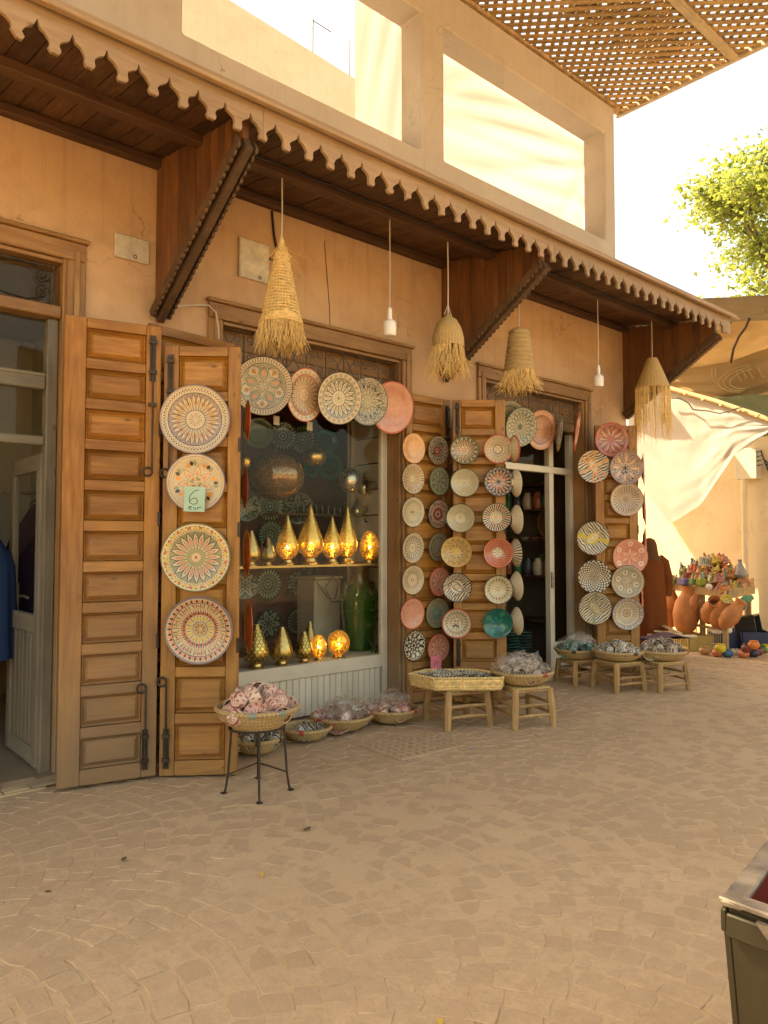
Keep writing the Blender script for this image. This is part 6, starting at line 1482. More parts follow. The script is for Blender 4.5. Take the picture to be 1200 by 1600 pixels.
# hexagonal tray on a stool
stool(4.92, 4.60, -0.32, 'wooden stool under the hexagonal wicker tray', 1.0, 0.325, 0.20)
tr = empty('wicker_tray', (4.86, 4.55, 0.338), (0, 0, AZ - math.pi / 2 - 0.02)); tag(tr, 'hexagonal wicker tray of small black and white dishes', 'tray')
hexp = [(-0.40, 0.02), (-0.20, -0.19), (0.36, -0.16), (0.42, 0.06), (0.16, 0.25), (-0.26, 0.22)]
MB().prism(hexp, (0, 0, 0), (1, 0, 0), (0, 1, 0), (0, 0, 0.012)).build('bottom', m_tray, tr)
def braided(p, q, z, r_):
    b = MB(); n = int((q - p).length / 0.011); d = (q - p).normalized(); pe = Vector((-d.y, d.x, 0))
    for s_ in (0, math.pi):
        b.tube([p + (q - p) * (k / n) + pe * 0.005 * math.sin(k * 1.1 + s_) + Vector((0, 0, z + 0.006 * math.cos(k * 1.1 + s_))) for k in range(n + 1)], r_, 5)
    return b
for k in range(6):
    p, q = Vector((*hexp[k], 0)), Vector((*hexp[(k + 1) % 6], 0))
    for lv in range(5):
        sc_l = 1.0 + 0.012 * lv
        braided(p * sc_l, q * sc_l, 0.018 + lv * 0.022, 0.0085).build('braid', m_straw, tr, smooth=60)
hz = random.Random(12)
for k in range(34):
    a = k * 2.399; q_ = math.sqrt((k + 0.5) / 34)
    lx, ly = math.cos(a) * 0.33 * q_, math.sin(a) * 0.165 * q_ + 0.02
    w_ = tr.matrix_basis @ Vector((lx, ly, 0.075 + 0.03 * (1 - q_) + hz.uniform(0, .015)))
    o = obj('small_dish', W_BW[3]); orient(o, w_, Vector((hz.gauss(0, .15), hz.gauss(0, .15), 1)), hz.uniform(0, 6), hz.uniform(0.8, 1.1)); tag(o, 'small black and white dish in the hexagonal tray', 'dish', 'dishes in the hexagonal tray')
# the other stools with baskets
stool(5.36, 4.22, -0.35, 'wooden stool under the basket of bagged white wares', 1.0, 0.335, 0.185)
basket(5.37, 4.23, 0.348, 0.275, 0.105, 'basket of bagged white wares on the stool before the open door', FB, (4.6,), 5)
heap(5.37, 4.23, 0.405, 0.25, 22, W_MIX, (0, 2, 1), 0.08, 'bagged on the stool before the open door', 8, 1.2, 'white and red')
bags(5.37, 4.23, 0.435, 0.26, 10, 0.09, 'on the stool before the open door', 9, 0.085)
stool(7.42, 5.04, -0.3, 'small wooden stool under the basket of green wares', 0.95, 0.26, 0.165)
basket(7.42, 5.04, 0.273, 0.255, 0.10, 'basket of bagged green wares by the white door post', FB, (3.6, 4.6), 4, m_wrapd)
heap(7.42, 5.04, 0.33, 0.22, 18, W_TEAL, (0, 2, 1), 0.10, 'in the basket by the white door post', 10, 1.2, 'green glazed')
bags(7.42, 5.04, 0.37, 0.22, 9, 0.10, 'in the basket of green wares', 11, 0.085)
stool(7.40, 4.50, -0.3, 'wooden stool under the basket of black and white cups', 1.0, 0.305, 0.185)
basket(7.40, 4.50, 0.318, 0.275, 0.095, 'basket heaped with black and white cups before the end shutter', FB, (4.4,), 4, m_wrapd)
heap(7.40, 4.50, 0.365, 0.25, 36, W_BW, (0, 0, 2, 1), 0.12, 'in the basket before the end shutter', 12, 1.1, 'black and white')
stool(7.80, 4.21, -0.32, 'farthest wooden stool under the last basket of cups', 1.0, 0.305, 0.19)
basket(7.80, 4.21, 0.318, 0.285, 0.095, 'farthest basket on a stool heaped with patterned cups', FB, (4.9,), 4)
heap(7.80, 4.21, 0.365, 0.26, 34, W_MIX, (0, 0, 2, 1), 0.13, 'in the farthest basket', 13, 1.15, 'patterned')

# ------------------------------------------------------------------ far end: house wall, post, awnings
fw_ = empty('far_house', (12.6, 5, 0)); tag(fw_, 'plain cream house wall closing the street behind the stall', 'house'); fw_.location = (0, 0, 0)
MB().box((12.6, -4.0, -0.02), (12.9, 11.0, 3.35)).build('wall', m_plaster_far, fw_)
MB().box((12.57, -4.0, 0.0), (12.599, 5.15, 0.22)).build('plinth', m_plaster_far, fw_)
pp = onX(1165, 900, 12.45)
post = empty('pipe_post', (12.45, pp.y, 0)); tag(post, 'pale drain pipe post against the cream house wall', 'pipe')
MB().tube([(0, 0, 0), (0, 0, 2.72)], 0.045, 12).build('pipe', m_plaster_far, post, smooth=40)
MB().tube([(0, 0, 2.721), (0, 0, 3.0)], 0.03, 10).build('upper_pipe', m_iron_g, post, smooth=40)
MB().tube([(0, 0, 2.32), (0, 0, 2.36)], 0.052, 12).build('pipe_band', m_plaster_far, post)
a_, b_ = onX(1151, 703, 12.5), onX(1186, 748, 12.5)
o = MB().box((12.40, b_.y, b_.z), (12.599, a_.y, a_.z)).build('junction_box', m_white, None, bevel=0.008); tag(o, 'cream junction box on the wall above the pipe post', 'box')
for k in range(4):
    y_ = b_.y - 0.02 - k * 0.02
    MB().tube([(12.45, b_.y + 0.01, a_.z - 0.08 - k * 0.07), (12.42, y_ - 0.05, a_.z - 0.06 - k * 0.07), (12.45, y_ - 0.08, a_.z - 0.2 - k * 0.06), (12.5, y_ - 0.22, a_.z - 0.35 - k * 0.05), (12.55, y_ - 0.5, a_.z - 0.33 - k * 0.05)], 0.012, 6).build('cable', m_cable, o, smooth=60)

def patch(name, label, rows, mat, sag, seed, cat='awning', n=28, m=18, wr=0.03):
    """rows: list of lists of 3-D points (equal length); smooth bilinear sheet with sag and wrinkles"""
    def lerp(row, u):
        k = min(int(u * (len(row) - 1)), len(row) - 2); f = u * (len(row) - 1) - k
        return row[k].lerp(row[k + 1], f)
    vs_ = []; fs = []
    for j in range(m + 1):
        v = j / m; kk = min(int(v * (len(rows) - 1)), len(rows) - 2); f = v * (len(rows) - 1) - kk
        for i in range(n + 1):
            u = i / n; p = lerp(rows[kk], u).lerp(lerp(rows[kk + 1], u), f)
            s = sag * 4 * u * (1 - u) * 4 * v * (1 - v)
            w = wr * noise.noise(Vector((u * 5 + seed, v * 9, seed))) + wr * 0.4 * noise.noise(Vector((u * 17, v * 5, seed)))
            vs_.append(p + Vector((w, w * 0.5, -s + w)))
    for j in range(m):
        for i in range(n):
            a = j * (n + 1) + i; fs.append((a, a + 1, a + n + 2, a + n + 1))
    b = MB(); b.v, b.f = vs_, fs
    return tag(b.build(name, mat, None, smooth=180), label, cat)
XC = 11.3
can = patch('canvas_sheet', 'cream canvas sheet hanging from the bamboo pole before the far wall',
      [[onX(980, 590, XC), onX(1045, 608, XC), onX(1095, 622, XC), onX(1150, 640, XC), onX(1215, 662, XC)],
       [onX(982, 660, XC), onX(1040, 712, XC + .1), onX(1095, 710, XC + .1), onX(1148, 672, XC), onX(1214, 665, XC)],
       [onX(985, 738, XC), onX(1047, 819, XC + .1), onX(1094, 789, XC + .15), onX(1146, 712, XC + .05), onX(1213, 668, XC)]], m_canvas, 0.0, 2.0, 'canvas', 36, 24, 0.02)
b = MB(); b.tube([onX(975, 586, XC - .02), onX(1045, 607, XC - .02), onX(1120, 628, XC - .02), onX(1230, 666, XC - .02)], [0.04, 0.045, 0.042, 0.045], 8)
for k in range(6):
    p = onX(1045 + k * 28, 607 + k * 8.6, XC - .02); b.lathe([(0.047, -0.02), (0.053, 0), (0.047, 0.02)], 8, p)
tag(b.build('bamboo_pole', m_stall, None, smooth=50), 'bamboo pole holding the top of the canvas sheet', 'pole')
b = MB(); b.tube([onX(1040, 622, XC - .1), onX(1062, 622, XC - .1), onX(1076, 630, XC - .1), onX(1083, 640, XC - .1), onX(1105, 642, XC - .1), onX(1125, 646, XC - .1), onX(1145, 640, XC - .1), onX(1160, 636, XC - .1)], 0.011, 6)
tag(b.build('cable', m_cable, None, smooth=60), 'black cable sagging across the canvas sheet', 'cable')
# big printed tarpaulins overhead
t_up = patch('tarpaulin', 'grey brown tarpaulin with outlined letters, topmost over the far street',
      [[onX(1030, 468, 10.2), onX(1110, 466, 10.2), onX(1250, 458, 10.2)], [onX(1030, 520, 11.2), onX(1140, 503, 11.2), onX(1250, 499, 11.2)]], m_tarp3, 0.03, 3.0, 'tarpaulin', 24, 10, 0.02)
t_mid = patch('tarpaulin', 'orange brown tarpaulin panel between the two printed ones',
      [[onX(1030, 514, 11.22), onX(1140, 502, 11.22), onX(1250, 498, 11.22)], [onX(1030, 584, 12.0), onX(1135, 567, 12.0), onX(1250, 530, 12.0)]], m_tarp2, 0.03, 4.0, 'tarpaulin', 24, 10, 0.04)
t_low = patch('tarpaulin', 'sagging brown tarpaulin with pale oval print over the canvas',
      [[onX(1000, 590, 11.9), onX(1085, 574, 11.9), onX(1140, 565, 11.9), onX(1250, 526, 11.9)], [onX(1000, 602, 12.0), onX(1070, 606, 12.0), onX(1140, 612, 12.0), onX(1250, 585, 12.0)], [onX(1000, 608, 12.4), onX(1070, 617, 12.4), onX(1130, 629, 12.4), onX(1250, 612, 12.4)]], m_tarp, 0.05, 5.0, 'tarpaulin', 30, 20, 0.04)
def up_line(pts, r_=0.011): MB().tube([onX(px, py, 10.2 + (py - 462) / 38 - 0.05) for px, py in pts], r_, 5).build('print_line', m_tarpline, t_up)
up_line([(1145, 483), (1160, 482.5), (1176, 484), (1184, 487), (1186, 490), (1180, 491), (1165, 490.5), (1155, 488)])
up_line([(1132, 482), (1142, 484), (1155, 489)])
up_line([(1192, 482), (1196, 490), (1200, 491)]); up_line([(1192, 482), (1206, 481)])
def low_line(pts, r_=0.009): MB().tube([onX(px, py, 11.86) for px, py in pts], r_, 5).build('print_line', m_tarpline, t_low)
for s_ in (1.0, 0.86, 0.7): low_line([(1182 + 60 * s_ * math.cos(a), 590 + 22 * s_ * math.sin(a) - 8 * math.cos(a)) for a in [2.0 + i * 0.23 for i in range(12)]])
for q in ([(1150, 580), (1158, 596), (1166, 590), (1160, 578), (1150, 580)], [(1168, 577), (1178, 592)], [(1184, 574), (1192, 590), (1197, 588)], [(1112, 576), (1113, 590)], [(1118, 574), (1119, 589)]): low_line(q)
b = MB(); b.tube([onX(1171, 498, 11.0), onX(1165, 512, 11.1), onX(1155, 525, 11.2), onX(1146, 545, 11.4), onX(1142, 566, 11.6)], 0.02, 6)
tag(b.build('branch_prop', m_iron, None, smooth=60), 'thin dark stick poking through the tarpaulins', 'stick')
patch('shade_net', 'green grey shade net under the sagging tarpaulin', [[onX(1100, 622, 11.8), onX(1250, 612, 11.8)], [onX(1140, 640, 12.5), onX(1260, 672, 12.5)]], m_netgreen, 0.05, 6.0, 'net', 14, 8)
# unseen sheets added over the side alley to shade the far wall and stall
patch('added_shade_tarp', 'unseen tarpaulin added over the side alley to shade the far wall', [[Vector((10.55, 8.85, 5.25)), Vector((13.2, 8.6, 5.25))], [Vector((10.55, 6.7, 4.95)), Vector((13.2, 6.5, 4.95))]], m_tarp, 0.15, 7.0, 'tarpaulin', 14, 10)

patch('added_shade_tarp', 'narrow unseen tarpaulin added beside the building end to shade the stall', [[Vector((9.08, 9.1, 5.2)), Vector((9.8, 9.1, 5.2))], [Vector((9.08, 7.2, 5.1)), Vector((9.8, 7.2, 5.1))]], m_tarp, 0.05, 8.0, 'tarpaulin', 8, 10)  # added out of view to keep direct sun off the tagines

# ------------------------------------------------------------------ the tagine stall
N0 = Vector((10.85, 4.82, 0)); U_ = Vector((0.35, 0.937, 0)); V_ = Vector((0.9987, 0.05, 0)); LU, LV = 1.25, 1.0
stall = empty('pottery_stall', N0); tag(stall, 'rough wooden stall table piled with small tagines', 'stall')
def sp(u, v, z): return Vector((U_.x * u + V_.x * v, U_.y * u + V_.y * v, z))
for k in range(6):
    v0, v1 = k * LV / 6, (k + 1) * LV / 6 - 0.012
    MB().hexa([sp(0, v0, 0.86), sp(LU, v0, 0.93), sp(LU, v1, 0.93), sp(0, v1, 0.86), sp(0, v0, 0.885), sp(LU, v0, 0.955), sp(LU, v1, 0.955), sp(0, v1, 0.885)]).build('plank', m_stall, stall)
for u, v in ((0.06, 0.04), (LU - 0.06, 0.04), (0.06, LV - 0.05), (LU - 0.06, LV - 0.05), (0.5, 0.04)):
    MB().bar(sp(u, v, 0), sp(u, v, 0.86), 0.07, 0.05).build('leg', m_stall, stall)
MB().bar(sp(0, -0.03, 0.87), sp(LU, -0.03, 0.94), 0.025, 0.11).build('edge_board', m_stall, stall)
MB().bar(sp(-0.03, 0, 0.875), sp(-0.03, LV, 0.90), 0.025, 0.13).build('edge_board', m_stall, stall)
MB().bar(sp(-0.04, LV * 0.5, 0.93), sp(0.1, LV + 0.25, 1.0), 0.025, 0.12).build('edge_board', m_stall, stall)
MB().bar(sp(0.06, 0.02, 0.35), sp(LU - 0.06, 0.02, 0.38), 0.06, 0.03).build('brace', m_stall, stall)
MB().bar(sp(0.5, 0.0, 0.75), sp(0.95, 0.0, 0.1), 0.05, 0.03).build('brace', m_stall, stall)
tag_cols = [((0.62, 0.12, 0.05), 'red'), ((0.72, 0.24, 0.06), 'orange'), ((0.66, 0.45, 0.05), 'yellow'), ((0.55, 0.20, 0.13), 'pink'), ((0.10, 0.22, 0.16), 'green'), ((0.36, 0.33, 0.30), 'grey'), ((0.30, 0.34, 0.10), 'olive'), ((0.06, 0.06, 0.10), 'dark blue')]
tgl = MB().lathe([(0, 0), (0.05, 0), (0.075, 0.03), (0.072, 0.036), (0.062, 0.04), (0.045, 0.075), (0.025, 0.12), (0.012, 0.145), (0.018, 0.16), (0.012, 0.17), (0, 0.172)], 16)
tgm = [(tgl.mesh('tagine', simple('tagine_' + n_.replace(' ', '_'), tuple(x * 0.6 for x in c_), 0.35, 0, 0.2, 14), smooth=40), n_) for c_, n_ in tag_cols]
rg = random.Random(31)
for k in range(190):
    u, v = rg.uniform(0.04, LU - 0.04), rg.uniform(0.02, LV * 0.95)
    e = min(u / 0.35, (LU - u) / 0.35, v / 0.45, 1.0)
    zz = 0.885 + 0.07 * u / LU + (0.40 * e * rg.uniform(0.15, 1.0) if e > 0.3 else 0.0)
    me_, n_ = tgm[rg.choices(range(8), (5, 6, 3, 4, 2, 2, 2, 1))[0]]
    p = N0 + sp(u, v, zz)
    s = rg.uniform(0.65, 1.05)
    o = obj('tagine', me_); orient(o, p, Vector((rg.gauss(0, .28), rg.gauss(0, .28), 1)), rg.uniform(0, 6), s)
    tag(o, 'small %s clay tagine in the pile on the stall' % n_, 'tagine', 'tagines piled on the stall')
o = obj('tagine', tgm[5][0]); orient(o, N0 + sp(0.1, 0.72, 1.08), Vector((0, 0, 1)), 0, 1.7); tag(o, 'largest grey tagine at the right of the pile', 'tagine', 'tagines piled on the stall')
m_terra = simple('terracotta', (0.52, 0.20, 0.07), 0.7, 0, 0.2, 8, 0.15)
for k in range(7):     # terracotta dishes leaning in a row
    o = obj('terracotta_dish', PLATE_V['dish'].mesh('terracotta_dish', m_terra, smooth=50)); orient(o, N0 + sp(0.05 + 0.02 * k, 0.72 + 0.05 * k, 1.0), Vector((-0.6, -0.5, 0.5)), 0, 0.10); tag(o, 'terracotta dish leaning in the row at the stall end', 'dish', 'terracotta dishes at the stall end')
c_ = N0 + sp(0.6, 0.35, 1.33)
sg = MB().box((-0.10, -0.006, -0.075), (0.10, 0.006, 0.075)).build('price_sign', m_paper, None, bevel=0.003); sg.location = c_; sg.rotation_euler = (0.1, 0, AZ - R(90)); tag(sg, 'small cardboard price sign standing in the tagine pile', 'sign')
for pts in ([(-0.06, 0.04), (-0.02, 0.05), (-0.055, -0.04)], [(-0.01, 0.04), (-0.012, -0.03), (0.02, -0.04), (0.03, 0.03), (0.0, 0.045)], [(0.05, 0.04), (0.048, -0.03), (0.07, -0.03), (0.072, 0.03)]):
    MB().tube([(a, -0.009, c) for a, c in pts], 0.004, 5).build('ink_stroke', m_cable, sg)
MB().tube([(0, 0, -0.07), (0, 0.01, -0.36)], 0.008, 6).build('stick', m_stool, sg)
m_bk = [simple('woven_%s' % n_, c_, 0.85, 0, 0.3, 40, 0.3) for n_, c_ in (('lime', (0.24, 0.28, 0.04)), ('violet', (0.15, 0.14, 0.28)), ('green', (0.14, 0.22, 0.08)))]
for px, w, mi, lab in ((1048, 13, 0, 'lime woven box at the left of the stall front'), (1067, 17, 1, 'violet woven box at the stall front'), (1083, 10, 2, 'green woven box at the stall front'), (1095, 12, 0, 'lime woven box right of the violet one')):
    p = onP(px, 909, N0 + sp(0, -0.07, 0), Vector((U_.y, -U_.x, 0))); ww = rad(p, w)
    o = MB().box((-ww / 2, -0.05, -0.05), (ww / 2, 0.05, 0.05)).build('woven_box', m_bk[mi], None, bevel=0.012); o.location = p; o.rotation_euler = (0.05, 0, math.atan2(U_.y, U_.x) + rg.uniform(-.1, .1)); tag(o, lab, 'box', 'woven boxes on the stall front')
# hanging jars
amph = MB().lathe([(0, -0.30), (0.06, -0.29), (0.13, -0.20), (0.165, -0.05), (0.15, 0.10), (0.10, 0.20), (0.09, 0.24), (0.115, 0.30), (0.105, 0.30), (0.075, 0.24), (0.08, 0.19), (0.12, 0.08), (0, 0.0)], 26).mesh('clay_jar', m_terra, smooth=50)
for px, py, s, d, lab in ((1046, 948, 1.0, (0.15, 0.1, 1), 'upright clay jar nearest the robed person'), (1073, 955, 1.15, (0.1, -0.1, 1), 'tall clay jar under the middle of the stall'), (1083, 943, 0.5, (0.2, -0.3, 1), 'small clay jar between the tall jars'),
                          (1112, 955, 0.85, (-0.75, -0.6, 0.75), 'clay jar tilted open towards the street'), (1126, 958, 0.8, (-0.35, -0.55, 0.9), 'clay jar hanging behind the tilted one'), (1143, 960, 0.75, (0.1, -0.6, 0.9), 'clay jar hanging farthest right under the stall')):
    p = onP(px, py, N0 + sp(0.2, -0.05, 0), Vector((U_.y, -U_.x, 0)))
    o = obj('clay_jar', amph); orient(o, p, Vector(d), 0, (s * 1.05, s * 1.05, s * 1.08)); tag(o, lab, 'jar', 'clay jars under the stall')
m_ysl = plate_mat('yellow_slice', (0.62, 0.47, 0.06), [('dot', 7, 0.5, 0.09, DK), ('dot', 14, 0.78, 0.06, (0.2, 0.14, 0.03)), ('ring', 0, 0.12, DK)])
PM['yellow_slice'] = m_ysl
p = onP(1135, 938, N0 + sp(0.0, -0.08, 0), Vector((U_.y, -U_.x, 0))); o = obj('plate', plate_mesh('plate', 'yellow_slice')); orient(o, p, Vector((-0.7, -0.6, 0.1)), 0, 0.085); tag(o, 'yellow plate with dark dots hung on the stall corner', 'plate')
p = onP(1108, 917, N0 + sp(0.0, -0.09, 0), Vector((U_.y, -U_.x, 0))); o = MB().lathe([(0, -0.045), (0.03, -0.035), (0.045, 0), (0.03, 0.035), (0, 0.045)], 14).build('woven_ball', m_paper, None, smooth=60, loc=p, scale=1.1); tag(o, 'pale woven ball on the stall front board', 'ball')
p = onP(1080, 933, N0 + sp(0.0, 0.1, 0), Vector((U_.y, -U_.x, 0))); o = MB().box((-0.16, -0.05, -0.07), (0.16, 0.05, 0.07)).build('grey_bag', simple('grey_bag_cloth', (0.09, 0.095, 0.10), 0.8), None, bevel=0.035); o.location = p; o.rotation_euler = (0.1, 0.12, math.atan2(U_.y, U_.x)); tag(o, 'dark grey bag hung under the stall table', 'bag')
for px, py, lab, mi in ((1159, 940, 'dark green jar hung at the stall end', 0), (1152, 950, 'black glazed jar hung at the stall end', 3)):
    p = onP(px, py, N0 + sp(0.0, 0.0, 0), _fw); o = obj('small_jar', jmm[mi]); orient(o, p, Vector((0.8, -0.4, 0.3)), 0, 0.8); tag(o, lab, 'jar')

# crates and pots on the ground
def crate(x, y, z, w, d, h, ang, mat, label, tilt=0.0):
    root = empty('crate', (x, y, z), (tilt, 0, ang)); tag(root, label, 'crate', 'crates by the stall')
    MB().box((-w / 2, -d / 2, 0), (w / 2, d / 2, 0.02)).build('bottom', mat, root)
    for sy in (-1, 1):
        for lv, hh in ((0.0, 0.06), (h - 0.05, 0.05)): MB().box((-w / 2, sy * d / 2 - 0.012, lv), (w / 2, sy * d / 2 + 0.012, lv + hh)).build('side_rail', mat, root, bevel=0.004)
        for k in range(9):
            xx = -w / 2 + 0.015 + k * (w - 0.03) / 8
            MB().box((xx - 0.012, sy * d / 2 - 0.008, 0.061), (xx + 0.012, sy * d / 2 + 0.008, h - 0.051)).build('slat', mat, root)
    for sx in (-1, 1):
        MB().box((sx * w / 2 - 0.012, -d / 2 + 0.014, 0), (sx * w / 2 + 0.012, d / 2 - 0.014, h)).build('end_board', mat, root, bevel=0.004)
m_yc = simple('yellow_plastic', (0.44, 0.30, 0.09), 0.55); m_bc = simple('navy_plastic', (0.018, 0.028, 0.075), 0.4); m_kc = simple('black_plastic', (0.014, 0.014, 0.014), 0.4)
qa = onZ(1084, 1016); crate(qa.x + 0.12, qa.y + 0.10, 0.0, 0.55, 0.38, 0.23, 0.95, m_yc, 'yellow plastic crate at the foot of the stall')
qb = onZ(1141, 1013); crate(qb.x + 0.16, qb.y + 0.10, 0.0, 0.62, 0.42, 0.27, 0.75, m_bc, 'navy plastic crate on the ground right of the yellow crate')
crate(11.75, 4.85, 0.0, 0.5, 0.4, 0.28, 0.6, m_bc, 'navy plastic crate nearest the house wall')
crate(11.72, 5.05, 0.30, 0.42, 0.34, 0.30, 0.2, m_kc, 'black plastic crate stood upright behind the navy crates', R(80))
p = onZ(1131, 990, 0.28); o = MB().prism([(-0.14, 0), (0.14, 0), (0.16, 0.17), (0.05, 0.16), (-0.02, 0.19), (-0.13, 0.16)], (0, 0, 0), (1, 0, 0), (0, 0, 1), (0, 0.12, 0)).build('white_sack', simple('white_sack_cloth', (0.78, 0.72, 0.60), 0.8), None, bevel=0.02); o.location = p; o.rotation_euler = (0, 0, -0.6); tag(o, 'crumpled white sack lying on the navy crate', 'sack')
pot = MB().lathe([(0, 0), (0.035, 0), (0.062, 0.025), (0.068, 0.055), (0.055, 0.08), (0.042, 0.088), (0.05, 0.10), (0.043, 0.10), (0.034, 0.088), (0, 0.06)], 20)
cols = {'ochre': (0.50, 0.24, 0.09), 'coral': (0.62, 0.17, 0.08), 'yellow': (0.66, 0.48, 0.03), 'blue': (0.02, 0.12, 0.20), 'navy': (0.03, 0.028, 0.05), 'maroon': (0.20, 0.05, 0.05), 'orange': (0.62, 0.18, 0.04), 'green': (0.05, 0.14, 0.06)}
ptm = {k: pot.mesh('clay_pot', simple('pot_' + k, c_, 0.3, 0, 0.12, 8), smooth=50) for k, c_ in cols.items()}
for px, py, z, c_, lab in ((1101, 1023, 0, 'ochre', 'ochre clay pot, leftmost of the pots on the ground'), (1121, 1026, 0, 'coral', 'coral clay pot under the yellow one'), (1126, 1019, 0.09, 'yellow', 'yellow clay pot on top of two others'), (1137, 1027, 0, 'blue', 'blue clay pot beside the navy crate'),
        (1162, 1028, 0, 'coral', 'coral clay pot at the front right of the ground row'), (1177, 1027, 0, 'navy', 'navy clay pot in the right hand cluster'), (1167, 1019, 0.09, 'maroon', 'maroon clay pot on the right hand cluster'), (1178, 1014, 0.15, 'orange', 'orange clay pot topping the right hand cluster'), (1184, 1024, 0, 'maroon', 'maroon clay pot on the ground at the right'), (1190, 1021, 0, 'green', 'green clay pot near the house wall'), (1197, 1019, 0, 'yellow', 'yellow clay pot nearest the house wall')):
    p = onZ(px, py, z); tag(obj('clay_pot', ptm[c_], None, p, (0, 0, 0), 1.15), lab, 'pot', 'painted clay pots on the ground')
for k, px in enumerate((1146, 1152)):
    p = onZ(px, 1024, 0); tag(obj('small_jar', jmm[2], None, p, (0, 0, 0), 0.42), 'tiny cream figurine jar between the ground pots', 'jar', 'tiny cream jars by the pots')
# bench with purple cushion before the person, pale planks
p = onZ(1030, 996, 0.40); bn = empty('low_bench', (p.x, p.y, 0), (0, 0, 0.5)); tag(bn, 'low wooden bench behind the farthest basket', 'bench')
MB().box((-0.42, -0.15, 0.36), (0.42, 0.15, 0.395)).build('seat', m_stall, bn, bevel=0.006)
for sx in (-0.36, 0.36):
    for sy in (-0.1, 0.1): MB().box((sx - 0.025, sy - 0.025, 0), (sx + 0.025, sy + 0.025, 0.359)).build('leg', m_stall, bn)
cu = MB(); vs_ = []; n_ = 16
for j in range(9):
    for i in range(n_ + 1):
        u, v = i / n_ - 0.5, j / 8 - 0.5
        vs_.append((u * 0.80, v * 0.34 * (1 - 0.5 * max(0, -u)), 0.40 + 0.05 * math.cos(u * 3) * math.cos(v * 2.6) + 0.02 * math.sin(u * 9)))
cu.add(vs_, [(j * (n_ + 1) + i, j * (n_ + 1) + i + 1, (j + 1) * (n_ + 1) + i + 1, (j + 1) * (n_ + 1) + i) for j in range(8) for i in range(n_)])
b0 = len(vs_); cu.add([(x_, y_, 0.397) for x_, y_, _ in vs_], [(j * (n_ + 1) + i, (j + 1) * (n_ + 1) + i, (j + 1) * (n_ + 1) + i + 1, j * (n_ + 1) + i + 1) for j in range(8) for i in range(n_)])
o = cu.build('cushion', cloth('mauve_cloth', (0.20, 0.12, 0.13), 0.05), None, smooth=180); o.location = (p.x, p.y, 0); o.rotation_euler = (0, 0, -0.45); tag(o, 'flat mauve cushion lying on the low bench', 'cushion')
for k, (px, py, z, a) in enumerate(((1052, 993, 0.35, 0.2), (1072, 1000, 0.3, -0.5), (1062, 988, 0.42, 0.9))):
    q = onZ(px, py, z); o = MB().box((-0.32, -0.04, -0.012), (0.32, 0.04, 0.012)).build('pale_plank', simple('bleached_plank', (0.62, 0.50, 0.32), 0.7), None, bevel=0.003); o.location = q + Vector((0.3, 0.3, 0)); o.rotation_euler = (0.1 * k, 0.12 - 0.1 * k, a); tag(o, 'loose pale plank lying against the stall', 'plank', 'loose planks by the stall')

# ------------------------------------------------------------------ the robed person
pe = empty('person', (9.97, 5.54, 0), (0, 0, R(150))); tag(pe, 'person in a long rust brown hooded robe standing by the end shutter', 'person')
m_skin = simple('skin', (0.30, 0.16, 0.09), 0.55); m_robe = cloth('rust_robe_cloth', (0.20, 0.062, 0.022), 0.05, (0.165, 0.05, 0.018)); m_hood = cloth('brown_hood_cloth', (0.15, 0.07, 0.035), 0.05)
def skin_body():
    V0 = [((0, 0, 0.90), 0.13), ((0, 0, 1.15), 0.13), ((0, 0.01, 1.36), 0.13), ((0, 0.01, 1.44), 0.055), ((0, -0.01, 1.50), 0.07), ((0, -0.02, 1.58), 0.085), ((0, -0.015, 1.645), 0.05),
          ((0.09, 0, 0.84), 0.085), ((0.10, -0.01, 0.48), 0.058), ((0.10, 0.02, 0.08), 0.04), ((0.10, -0.10, 0.035), 0.035),
          ((-0.09, 0, 0.84), 0.085), ((-0.10, 0.01, 0.48), 0.058), ((-0.10, 0.04, 0.08), 0.04), ((-0.10, -0.08, 0.035), 0.035),
          ((0.19, 0.01, 1.36), 0.06), ((0.25, 0.02, 1.10), 0.045), ((0.25, -0.05, 0.86), 0.032), ((0.25, -0.07, 0.80), 0.034),
          ((-0.19, 0.01, 1.36), 0.06), ((-0.25, 0.02, 1.10), 0.045), ((-0.25, -0.05, 0.86), 0.032), ((-0.25, -0.07, 0.80), 0.034), ((0, -0.11, 1.565), 0.018)]
    E_ = [(0, 1), (1, 2), (2, 3), (3, 4), (4, 5), (5, 6), (0, 7), (7, 8), (8, 9), (9, 10), (0, 11), (11, 12), (12, 13), (13, 14), (2, 15), (15, 16), (16, 17), (17, 18), (2, 19), (19, 20), (20, 21), (21, 22), (5, 23)]
    for base, sx in ((18, 1), (22, -1)):
        bx_, by_, bz_ = V0[base][0]
        for k in range(4):
            i0 = len(V0); ox = sx * (-0.024 + 0.016 * k)
            V0.append(((bx_ + ox, by_ - 0.01, bz_ - 0.05), 0.009)); V0.append(((bx_ + ox, by_ - 0.025, bz_ - 0.085 + 0.006 * abs(k - 1)), 0.008)); E_.extend([(base, i0), (i0, i0 + 1)])
        i0 = len(V0); V0.append(((bx_ - sx * 0.035, by_ - 0.02, bz_ - 0.02), 0.010)); V0.append(((bx_ - sx * 0.035, by_ - 0.045, bz_ - 0.05), 0.009)); E_.extend([(base, i0), (i0, i0 + 1)])
    me = bpy.data.meshes.new('body'); me.from_pydata([v for v, _ in V0], E_, []); o = obj('body', me, pe); me.materials.append(m_skin)
    md = o.modifiers.new('skin', 'SKIN'); md.use_smooth_shade = True
    for sv, (_, r_) in zip(me.skin_vertices[0].data, V0): sv.radius = (r_, r_)
    me.skin_vertices[0].data[0].use_root = True
    o.modifiers.new('sub', 'SUBSURF').levels = 1; o.modifiers['sub'].render_levels = 2
skin_body()
